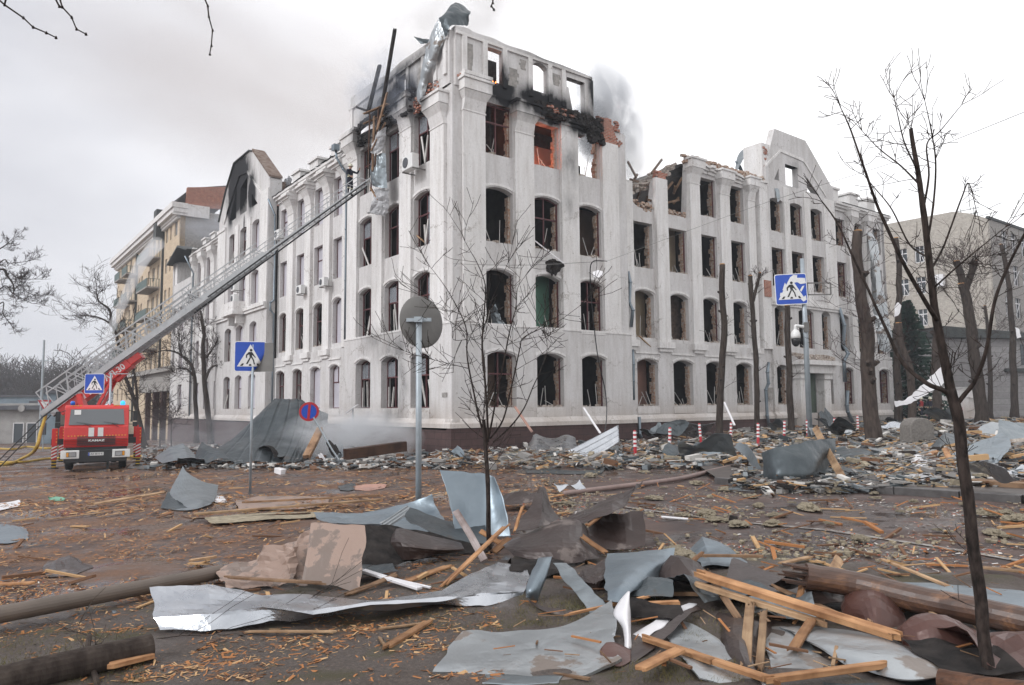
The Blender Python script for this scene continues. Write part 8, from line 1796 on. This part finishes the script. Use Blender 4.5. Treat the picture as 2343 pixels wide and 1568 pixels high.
# ================================================================= scattered small debris
def chips(name, label, n_, area, size, m_list, hmax=.03, seed=0, flat_=True, clump=None, pieces='quad', els=(1.5, 7)):
    rg = random.Random(seed); mb = MB(); c = 0; tries = 0
    while c < n_ and tries < n_ * 12:
        tries += 1; x, y = area(rg); 
        if clump and noise.noise(Vector((x * clump[0], y * clump[0], seed))) + .5 * noise.noise(Vector((x * clump[0] * 4, y * clump[0] * 4, seed))) < clump[1] + rg.uniform(-.25, .25): continue
        s_ = rg.uniform(*size); a = rg.uniform(0, 6.283); z = fz(x, y) + rg.uniform(.012, hmax); el = rg.uniform(*els)
        u = Vector((math.cos(a), math.sin(a), rg.uniform(-.15, .25))) * s_; v = Vector((-math.sin(a), math.cos(a), rg.uniform(-.3, .3))) * s_ / el; p = Vector((x, y, z)); mb.m = rg.randrange(len(m_list))
        if pieces == 'quad': mb.add([p - u / 2 - v / 2, p + u / 2 - v / 2 * rg.random(), p + u / 2 + v / 2, p - u / 2 + v / 2], [(0, 1, 2, 3)])
        else: mb.box(p + Vector((0, 0, s_ / el * .2)), (s_, s_ / el, s_ / el * rg.uniform(.3, .8)), M=Matrix.Rotation(a, 3, 'Z') @ Matrix.Rotation(rg.uniform(-.3, .3), 3, 'Y'))
        c += 1
    return tag(mb.build(name, m_list), label, name.replace('_', ' '), kind='stuff')
flat('chip_orange', (.34, .15, .06), .8); flat('chip_tan', (.46, .29, .15), .8); flat('chip_brown', (.16, .085, .05), .8); flat('chip_white', (.55, .53, .50), .8); flat('chip_grey', (.22, .21, .20), .7); flat('chip_brick', (.36, .10, .05), .9)
def screen_area(x0, x1, y0, y1, pw=1.0):
    def f(rg):
        x = rg.uniform(x0, x1); y = y0 + (y1 - y0) * rg.random() ** pw; v = G(x, y); return v.x, v.y
    return f
chips('wood_chips', 'carpet of orange-brown wood chips over the left ground', 26000, screen_area(-60, 1150, 1060, 1568, 1.25), (.02, .10), ['chip_orange', 'chip_tan', 'chip_brown', 'chip_orange'], .035, 1, clump=(.6, -.08), els=(2.5, 10))
chips('wood_chips', 'orange chips between the road and the huge seamed sheet', 9000, screen_area(-60, 1300, 1040, 1180), (.06, .22), ['chip_orange', 'chip_tan', 'chip_brown'], .04, 2, clump=(.4, -.1), els=(3, 12))
chips('splinters', 'fine splinters and brick crumbs on the wet road', 15000, screen_area(1150, 2400, 1070, 1420, 1.4), (.008, .07), ['chip_tan', 'chip_brick', 'chip_brown', 'chip_white', 'chip_grey'], .02, 3, clump=(.5, .12), els=(1.5, 9))
chips('mud_chips', 'small chips and crumbs on the foreground mud', 26000, screen_area(-60, 2400, 1330, 1600), (.006, .05), ['chip_orange', 'chip_tan', 'chip_brown', 'chip_brick', 'chip_white'], .02, 4)
chips('rubble', 'dense rubble of boards, plaster and insulation along the building', 9000, screen_area(1000, 2450, 992, 1075), (.08, .5), ['chip_tan', 'chip_white', 'chip_grey', 'chip_brown', 'chip_grey', 'galv', 'wool', 'galv_dark', 'rubble_pale', 'interior_dark'], .28, 5, pieces='box', els=(1.8, 16))
chips('rubble', 'rubble strip on the pavement around the pruned trunks', 6000, screen_area(1650, 2450, 968, 1015), (.12, .7), ['chip_tan', 'chip_white', 'chip_grey', 'chip_brown', 'galv', 'wool', 'interior_dark', 'galv_dark', 'chip_grey', 'charred'], .35, 6, pieces='box', els=(1.8, 14))
chips('rubble', 'scraps around the kerb and the right debris pile', 4500, screen_area(1680, 2450, 1040, 1130), (.05, .35), ['chip_tan', 'chip_white', 'chip_grey', 'chip_brown', 'galv', 'wool', 'interior_dark', 'galv_dark', 'chip_grey', 'charred'], .2, 7, pieces='box', els=(1.8, 14))
chips('rubble', 'rubble in front of the left facade and huge seamed sheet', 3500, screen_area(330, 1050, 1020, 1075), (.06, .4), ['chip_grey', 'chip_white', 'chip_brown', 'charred', 'galv'], .15, 8, pieces='box')
chips('lath_scatter', 'thin laths scattered over the wet road', 240, screen_area(1250, 2400, 1085, 1330, 1.1), (.12, .6), ['chip_tan', 'chip_orange', 'chip_brown'], .05, 9, pieces='box', els=(9, 22))
chips('lath_scatter', 'thin laths scattered over the left ground', 130, screen_area(0, 1100, 1075, 1400, 1.1), (.12, .5), ['chip_tan', 'chip_brown'], .04, 10, pieces='box', els=(8, 18))
chips('splinter_litter', 'loose splinters lying on and between the foreground sheets', 150, screen_area(1150, 2342, 1290, 1560), (.05, .30), ['worn_wood', 'chip_orange', 'chip_brown', 'pale_wood'], .12, 14, pieces='box', els=(9, 24))
# grass tufts (nobody could count the blades)
mat('grass_dry', (.16, .13, .06), (.09, .09, .035), 8, .9, 0, 0)
mb = MB(); rg = random.Random(12)
for (x0, x1, y0, y1, n_) in ((0, 330, 1450, 1570, 2600), (1180, 1520, 1370, 1440, 3600), (1400, 1700, 1520, 1570, 1500), (880, 1200, 1400, 1450, 900), (1560, 1760, 1400, 1480, 900)):
    for i in range(n_):
        v = G(rg.uniform(x0, x1), rg.uniform(y0, y1)); z = fz(v.x, v.y) + .02; a = rg.uniform(0, 6.28); h = rg.uniform(.015, .05); d = Vector((math.cos(a), math.sin(a), 0)); p = Vector((v.x, v.y, z)); tip_ = p + Vector((rg.uniform(-.04, .04), rg.uniform(-.04, .04), h))
        mb.add([p - d * .0025, p + d * .0025, tip_], [(0, 1, 2)])
tag(mb.build('grass', 'grass_dry'), 'flattened dry grass between the foreground sheets', 'grass', kind='stuff')
# insulation wool clumps
def clump_mesh(seed):
    bm_ = bmesh.new(); bmesh.ops.create_icosphere(bm_, subdivisions=4, radius=1)
    for v in bm_.verts:
        p_ = v.co.copy(); f = 1 + .45 * fbm(p_ * 1.6 + Vector((seed, 0, 0)), 5) + .16 * noise.noise(p_ * 7 + Vector((seed, 3, 0))); v.co = Vector((p_.x * f, p_.y * f * .75, max(-.02, p_.z * f * .42)))
    me = bpy.data.meshes.new('insulation_clump'); bm_.to_mesh(me); bm_.free(); me.materials.append(MATS['wool']); return me
cms = [clump_mesh(i * 3.7) for i in range(5)]
rg = random.Random(31); cps = [(1400, 1230), (1395, 1170), (1290, 1155), (1240, 1100), (1660, 1125), (1690, 1205), (1830, 1160), (1810, 1155), (1850, 1165), (1770, 1205), (1640, 1190), (1610, 1180), (1560, 1180), (1780, 1185), (2000, 1130), (2010, 1145), (1920, 1128), (2060, 1175), (2095, 1150), (2260, 1180), (2300, 1175), (2330, 1190), (2310, 1230), (2280, 1225), (2340, 1250), (1968, 1235), (1975, 1240), (1500, 1145), (1520, 1120), (1480, 1085), (1595, 1110), (1420, 1078), (1350, 1088), (1180, 1130), (1900, 1200), (2140, 1215), (2210, 1160), (1970, 1050), (1560, 1275), (1545, 1268), (1720, 1140), (1740, 1160), (1860, 1110), (1990, 1120)]
for i, (x, y) in enumerate(cps):
    p = gh(x + rg.uniform(-6, 6), y + rg.uniform(-3, 3), .02); o = bpy.data.objects.new('insulation_clump', cms[i % 5]); col.objects.link(o); s_ = rg.uniform(.05, .16) * (1 + p.y / 60); o.location = p; o.scale = (s_ * rg.uniform(.8, 1.6), s_, s_ * rg.uniform(.7, 1.2)); o.rotation_euler = (0, 0, rg.uniform(0, 6))
    tag(o, 'loose clump of yellowish mineral wool on the wet road', 'insulation', 'mineral wool clumps')
chips('wool_bits', 'small shreds of mineral wool over the wet road', 1500, screen_area(1180, 2400, 1075, 1290, 1.1), (.015, .065), ['wool'], .03, 15, pieces='box', els=(1, 2.2), clump=(.5, .1))
# distinct small items
for lb, x, y, dims, m_ in [('white foam block on the road before the seamed sheet', 640, 1085, (.35, .2, .18), 'white_metal'), ('white panel piece on the road by the bathtub-shaped zinc', 1690, 1046, (.7, .3, .12), 'white_metal'), ('charred cube of wood in the middle of the road', 1678, 1197, (.12, .12, .1), 'charred'),
        ('blue plastic scrap on the road near the kerb', 1857, 1119, (.18, .05, .05), 'sign_blue'), ('white plastic strip lying on the road right of the brown cluster', 1548, 1190, (.5, .06, .03), 'white_metal')]:
    p = gh(x, y, dims[2] / 2 + .01); q = MB(); q.box((0, 0, 0), dims, M=Matrix.Rotation(rnd(-.6, .6), 3, 'Z') @ Matrix.Rotation(.12, 3, 'Y')); q.v = [(a + .02 * noise.noise(Vector((a * 9, b_ * 9, c_ * 9))), b_, c_ + .02 * noise.noise(Vector((a * 7, b_ * 5, 2)))) for a, b_, c_ in q.v]
    o = q.build('scrap', m_, mod=bev(.012, 2)); o.location = p; tag(o, lb, 'scrap')
p = gh(375 + 0, 1000 + 50, 0)
sheet('pink cloth crumpled on the road left of centre', [[(808, 1112, 17.6), (840, 1104, 18), (885, 1106, 17.8)], [(812, 1122), (845, 1124), (880, 1118)]], 'interior_pink', .07, 2, 20, 12, name='cloth', cat='cloth')
sheet('grey rag beside the pink cloth', [[(772, 1110, 17.8), (800, 1106, 18), (815, 1110, 17.8)], [(778, 1122), (798, 1124), (812, 1120)]], 'galv_dark', .07, 2, 14, 10, name='rag', cat='cloth')
sheet('olive canvas trailing behind the long board', [[(470, 1182, 13.2), (600, 1172, 13.8), (740, 1168, 14)], [(480, 1196, 12.4), (600, 1188, 12.8), (740, 1180, 13)]], 'wool', .03, 1.2, 40, 8, name='canvas', cat='cloth')
sheet('blue and silver plastic shred on the chips at left', [[(252, 1398, 6.9), (275, 1388, 7.1), (290, 1385, 7.1)], [(258, 1410), (275, 1408), (288, 1400)]], 'galv_blue', .03, 4, 12, 8, name='plastic_shred', cat='plastic')
sheet('green plastic bag among the chips at far left', [[(112, 1138, 16.2), (130, 1134, 16.5), (150, 1138, 16.3)], [(108, 1146), (130, 1148), (148, 1146)]], 'interior_green', .04, 2.5, 12, 8, name='plastic_bag', cat='bag')
sheet('white sheet scrap with a black side by the folded sign base', [[(484, 1135, 16.5), (500, 1132, 16.6), (512, 1136, 16.4)], [(486, 1148), (500, 1152), (520, 1150)]], 'white_metal', .04, 2, 10, 8)
# ================================================================= people
flat('skin', (.42, .25, .18), .6); flat('suit_navy', (.018, .02, .032), .8); flat('suit_stripe', (.45, .44, .30), .5); flat('helmet', (.62, .60, .48), .35); flat('red_vest', (.30, .03, .035), .8)
def person(label, loc, rz, pose, vest=False, scale=1.0):
    J = {'pel': (0, 0, .95, .15, .11), 'sp': (0, -.01, 1.15, .15, .11), 'ch': (0, 0, 1.36, .19, .13), 'nk': (0, -.01, 1.50, .065, .065), 'hd': (0, -.03, 1.58, .075, .085), 'tp': (0, -.02, 1.70, .08, .09),
         'sl': (-.19, 0, 1.42, .075, .07), 'sr': (.19, 0, 1.42, .075, .07)}
    J.update(pose)
    E_ = [('pel', 'sp'), ('sp', 'ch'), ('ch', 'nk'), ('nk', 'hd'), ('hd', 'tp'), ('ch', 'sl'), ('ch', 'sr'), ('sl', 'el'), ('el', 'wl'), ('wl', 'hl'), ('sr', 'er'), ('er', 'wr'), ('wr', 'hr'), ('pel', 'pl'), ('pl', 'kl'), ('kl', 'al'), ('al', 'tl'), ('pel', 'pr'), ('pr', 'kr'), ('kr', 'ar'), ('ar', 'tr')]
    # five fingers on each hand
    for s_ in 'lr':
        h = Vector(J['h' + s_][:3]); w_ = Vector(J['w' + s_][:3]); d = (h - w_).normalized(); sd = d.cross(Vector((0, 1, 0))).normalized()
        for i in range(5):
            o_ = (i - 1.5) * .02 if i < 4 else -.045; ln = (.05, .06, .055, .045, .035)[i]; b_ = h + sd * o_ - (d * .03 if i == 4 else d * 0); t_ = b_ + d * ln + sd * (-.025 if i == 4 else 0) + Vector((0, -.015, 0))
            J[f'f{s_}{i}'] = (*b_, .011, .011); J[f'g{s_}{i}'] = (*t_, .009, .009); E_ += [('h' + s_, f'f{s_}{i}'), (f'f{s_}{i}', f'g{s_}{i}')]
    names = list(J); me = bpy.data.meshes.new('person'); me.from_pydata([J[k][:3] for k in names], [(names.index(a), names.index(b_)) for a, b_ in E_], [])
    o = bpy.data.objects.new('person', me); col.objects.link(o); sk = o.modifiers.new('s', 'SKIN'); o.modifiers.new('u', 'SUBSURF').levels = 2
    for k, v in zip(names, me.skin_vertices[0].data): v.radius = J[k][3:5]
    me.skin_vertices[0].data[0].use_root = True
    dg = bpy.context.evaluated_depsgraph_get(); bm2 = bpy.data.meshes.new_from_object(o.evaluated_get(dg)); bpy.data.objects.remove(o)
    bm2.materials.clear()
    for m_ in ('suit_navy', 'skin', 'suit_stripe', 'red_vest', 'rubber'): bm2.materials.append(MATS[m_])
    hands = [Vector(J['hl'][:3]), Vector(J['hr'][:3])]
    for p_ in bm2.polygons:
        c = p_.center; mi = 0
        if c.z > 1.50: mi = 1
        elif any((c - h).length < .11 for h in hands): mi = 1
        elif c.z < .12: mi = 4
        elif 1.05 < c.z < 1.10 or .42 < c.z < .46: mi = 2
        elif vest and c.z > 1.12 and abs(c.x) < .17: mi = 3
        p_.material_index = mi
        p_.use_smooth = True
    o = bpy.data.objects.new('person', bm2); col.objects.link(o); o.location = loc; o.rotation_euler = (0, 0, rz); o.scale = (scale,) * 3
    tag(o, label, 'person', 'firefighters in pale helmets')
    q = MB(); hx, hy, hz = J['tp'][:3]; q.lathe([(.145, -.06), (.15, -.045), (.125, -.03), (.12, .03), (.09, .08), (.04, .105), (.001, .11)], (hx, hy, hz), 18); q.box((hx, hy - .13, hz - .045), (.16, .08, .012)); q.build('helmet', 'helmet', o, smooth=True)
    q = MB()
    for sx in (-.028, .028): q.lathe([(.001, -.01), (.011, 0), (.001, .01)], (hx + sx, hy - .088, hz - .075), 8)
    q.build('eyes', 'black_plastic', o)
    q = MB(); q.tube([(hx, hy - .085, hz - .085), (hx, hy - .115, hz - .12), (hx, hy - .09, hz - .125)], [.008, .014, .006], 6); q.build('nose', 'skin', o)
    return o
stand = {'el': (-.27, -.04, 1.17, .058, .058), 'wl': (-.20, -.20, 1.02, .04, .04), 'hl': (-.15, -.27, 1.02, .042, .025), 'er': (.27, -.03, 1.17, .058, .058), 'wr': (.18, -.22, 1.04, .04, .04), 'hr': (.12, -.28, 1.05, .042, .025),
         'pl': (-.10, 0, .88, .10, .10), 'kl': (-.13, -.02, .50, .075, .075), 'al': (-.15, .02, .10, .055, .055), 'tl': (-.16, -.14, .05, .045, .04), 'pr': (.10, 0, .88, .10, .10), 'kr': (.12, -.03, .50, .075, .075), 'ar': (.14, .02, .10, .055, .055), 'tr': (.15, -.14, .05, .045, .04)}
walk = dict(stand); walk.update({'kl': (-.12, -.16, .52, .075, .075), 'al': (-.13, -.16, .10, .055, .055), 'tl': (-.13, -.32, .05, .045, .04), 'kr': (.11, .08, .50, .075, .075), 'ar': (.12, .28, .14, .055, .055), 'tr': (.12, .16, .05, .045, .04), 'el': (-.28, .08, 1.18, .058, .058), 'wl': (-.27, .0, .95, .04, .04), 'hl': (-.27, -.04, .87, .042, .025)})
climb = dict(stand); climb.update({'er': (.32, -.22, 1.32, .058, .058), 'wr': (.26, -.42, 1.45, .04, .04), 'hr': (.24, -.46, 1.53, .042, .025)})
pp_ = at(2122, 958, 54); pp_.z = gz(pp_.x, pp_.y) + .12
person('person in navy gear with hands in front, right one of the pair', pp_ + Vector((.25, 0, 0)), R_(-30), stand)
person('person with a red vest and pale helmet, left one of the pair', pp_ + Vector((-.3, .25, 0)), R_(25), walk, vest=True)
fp = LP_(LL - 1.25, 0, .25); person('person in a pale helmet standing at the top of the raised ladder', fp + Vector((.0, .0, -.2)), R_(60), climb, scale=.95)

# ================================================================= fire
emit('flame', (1.0, .20, .02), 14.0); emit('flame_core', (1.0, .40, .07), 24.0)
def fire(label, lx, ly, z, sz, n_, seed):
    wp = Matrix.Translation((KX, KY, 0)) @ Matrix.Rotation(ANG, 4, 'Z') @ Vector((lx, ly, z)); t_ = thing('fire', label, 'fire', wp, ANG, 'flames inside the tower', world=False); rg = random.Random(seed)
    for m_, nn_, f in (('flame', n_, 1), ('flame_core', n_ // 2, .6)):
        q = MB()
        for i in range(nn_):
            x, y = rg.uniform(-1, 1) * sz * .9, rg.uniform(-.3, .3) * sz; h = sz * rg.uniform(.5, 1.3) * f; w_ = sz * rg.uniform(.08, .2) * f; l_ = rg.uniform(-.4, .4) * h
            q.tube([(x, y, 0), (x + l_ * .15, y, h * .25), (x + l_ * .5, y + .05 * sz, h * .6), (x + l_, y, h)], [w_ * .6, w_, w_ * .6, .003], 7)
        q.build('flame', m_, t_, smooth=True)
fire('low flames behind the sill of the second top-floor tower window', 5.3, 1.5, 13.35, .62, 14, 1)
fire('small flames deep inside the first top-floor tower window', 2.9, 1.9, 14.7, .34, 11, 2)
fire('small flame tongue in the first attic window', 2.85, .9, 17.15, .28, 5, 3)
fire('ember glow at the left of the first top-floor tower window', 1.9, 1.8, 13.5, .3, 7, 4)
# ================================================================= smoke, steam, water, haze
def smoke(name, label, cx, cy, Y, sx, sy, sz, dens, colr, nscale=1.2, thr=.42, tilt=0, aniso=.2):
    m = bpy.data.materials.new(name); m.use_nodes = True; n = m.node_tree; n.nodes.clear(); MATS[label] = m
    o_ = N(n, 'ShaderNodeOutputMaterial'); pv = N(n, 'ShaderNodeVolumePrincipled'); pv.inputs['Color'].default_value = (*colr, 1); pv.inputs['Anisotropy'].default_value = aniso
    t = N(n, 'ShaderNodeTexCoord'); ln = N(n, 'ShaderNodeVectorMath'); ln.operation = 'LENGTH'; n.links.new(t.outputs['Object'], ln.inputs[0])
    fo = N(n, 'ShaderNodeMapRange'); fo.inputs['From Min'].default_value = 1.0; fo.inputs['From Max'].default_value = .15; n.links.new(ln.outputs['Value'], fo.inputs['Value'])
    z = N(n, 'ShaderNodeTexNoise'); z.inputs['Scale'].default_value = nscale; z.inputs['Detail'].default_value = 5; z.inputs['Roughness'].default_value = .6; z.inputs['Distortion'].default_value = .6; n.links.new(t.outputs['Object'], z.inputs['Vector'])
    s_ = N(n, 'ShaderNodeMath'); s_.operation = 'SUBTRACT'; s_.inputs[1].default_value = thr; n.links.new(z.outputs['Fac'], s_.inputs[0])
    a = N(n, 'ShaderNodeMath'); a.operation = 'MULTIPLY'; a.use_clamp = True; n.links.new(s_.outputs[0], a.inputs[0]); a.inputs[1].default_value = 4
    b_ = N(n, 'ShaderNodeMath'); b_.operation = 'MULTIPLY'; n.links.new(a.outputs[0], b_.inputs[0]); n.links.new(fo.outputs[0], b_.inputs[1])
    c_ = N(n, 'ShaderNodeMath'); c_.operation = 'MULTIPLY'; c_.inputs[1].default_value = dens; n.links.new(b_.outputs[0], c_.inputs[0]); n.links.new(c_.outputs[0], pv.inputs['Density']); n.links.new(pv.outputs[0], o_.inputs['Volume'])
    bm_ = bmesh.new(); bmesh.ops.create_icosphere(bm_, subdivisions=3, radius=1); me = bpy.data.meshes.new(name); bm_.to_mesh(me); bm_.free(); me.materials.append(m)
    o = bpy.data.objects.new(name, me); col.objects.link(o); o.location = at(cx, cy, Y); o.scale = (sx, sy, sz); o.rotation_euler = (0, tilt, 0)
    return tag(o, label, name, kind='stuff')
smoke('smoke', 'pale grey smoke rolling off the right end of the tower attic', 1385, 268, 41.5, 2.3, 2.4, 3.9, 4.0, (.75, .77, .80), 1.5, .40, R_(-18))
smoke('smoke', 'thin drifting smoke above the broken wing beside the tower', 1440, 390, 43, 3.0, 2.5, 2.4, .7, (.8, .8, .8), 1.4, .42)
smoke('smoke', 'blue-grey smoke at the top left tower windows', 945, 225, 35.8, 1.6, 1.5, 1.9, 1.4, (.42, .46, .55), 1.6, .40)
smoke('smoke', 'blue-white smoke wrapped round the charred posts', 872, 200, 38.0, 2.3, 1.9, 2.6, 1.1, (.62, .67, .76), 1.5, .42)
smoke('smoke', 'dark smoke filling the third top-floor tower window', 1352, 300, 40.2, 1.1, 1.2, 1.9, 2.6, (.38, .40, .43), 1.5, .38)
smoke('smoke', 'smoke veil over the tower attic front', 1130, 150, 37.5, 2.4, 2.0, 2.6, .3, (.6, .6, .62), 1.3, .42)
smoke('smoke', 'broad faint brownish plume drifting left from the tower', 720, 235, 75, 34, 14, 13, .075, (.62, .56, .54), 1.3, .34, R_(18))
smoke('smoke', 'faint plume rising over the tower roof', 1090, 30, 50, 9, 6, 9, .2, (.5, .46, .45), 1.8, .42)
smoke('smoke', 'thin smoke leaking from the far left roofs', 500, 515, 82, 6, 4, 2.6, .35, (.72, .76, .84), 1.5, .42)
smoke('steam', 'low white steam drifting along the plinth of the left facade', 800, 1005, 32.2, 3.3, 1.8, 1.5, 3.2, (.93, .95, .98), 1.8, .36)
smoke('steam', 'fainter steam between the bare trees and the left facade', 500, 1000, 50, 7, 3, 2.5, .25, (.85, .90, .97), 1.5, .40)
# water jet
m = bpy.data.materials.new('water_spray'); m.use_nodes = True; n = m.node_tree; n.nodes.clear(); o_ = N(n, 'ShaderNodeOutputMaterial'); pv = N(n, 'ShaderNodeVolumePrincipled'); pv.inputs['Color'].default_value = (.97, .98, 1, 1); pv.inputs['Density'].default_value = .55; n.links.new(pv.outputs[0], o_.inputs['Volume']); MATS['water_spray'] = m
q = MB(); jp = bez([at(196, 900, 46), at(235, 800, 50), at(280, 695, 55), at(325, 600, 60), at(362, 556, 64)], 6); q.tube(jp, [.10 + .022 * i for i in range(len(jp))], 10); tag(q.build('water_jet', 'water_spray', origin=tuple(jp[0]), smooth=True), 'misty jet of water arcing up towards the beige apartment house', 'water jet')
# air between the camera and the far things
bm_ = bmesh.new(); bmesh.ops.create_cube(bm_, size=1); me = bpy.data.meshes.new('haze'); bm_.to_mesh(me); bm_.free()
m = bpy.data.materials.new('haze'); m.use_nodes = True; n = m.node_tree; n.nodes.clear(); o_ = N(n, 'ShaderNodeOutputMaterial'); pv = N(n, 'ShaderNodeVolumePrincipled'); pv.inputs['Color'].default_value = (.86, .92, 1, 1); pv.inputs['Density'].default_value = .00065; n.links.new(pv.outputs[0], o_.inputs['Volume']); me.materials.append(m)
o = bpy.data.objects.new('haze', me); col.objects.link(o); o.location = (0, 250, 17); o.scale = (1400, 1000, 46); tag(o, 'thin cool haze that softens the distant trees and kiosks', 'haze', kind='stuff')
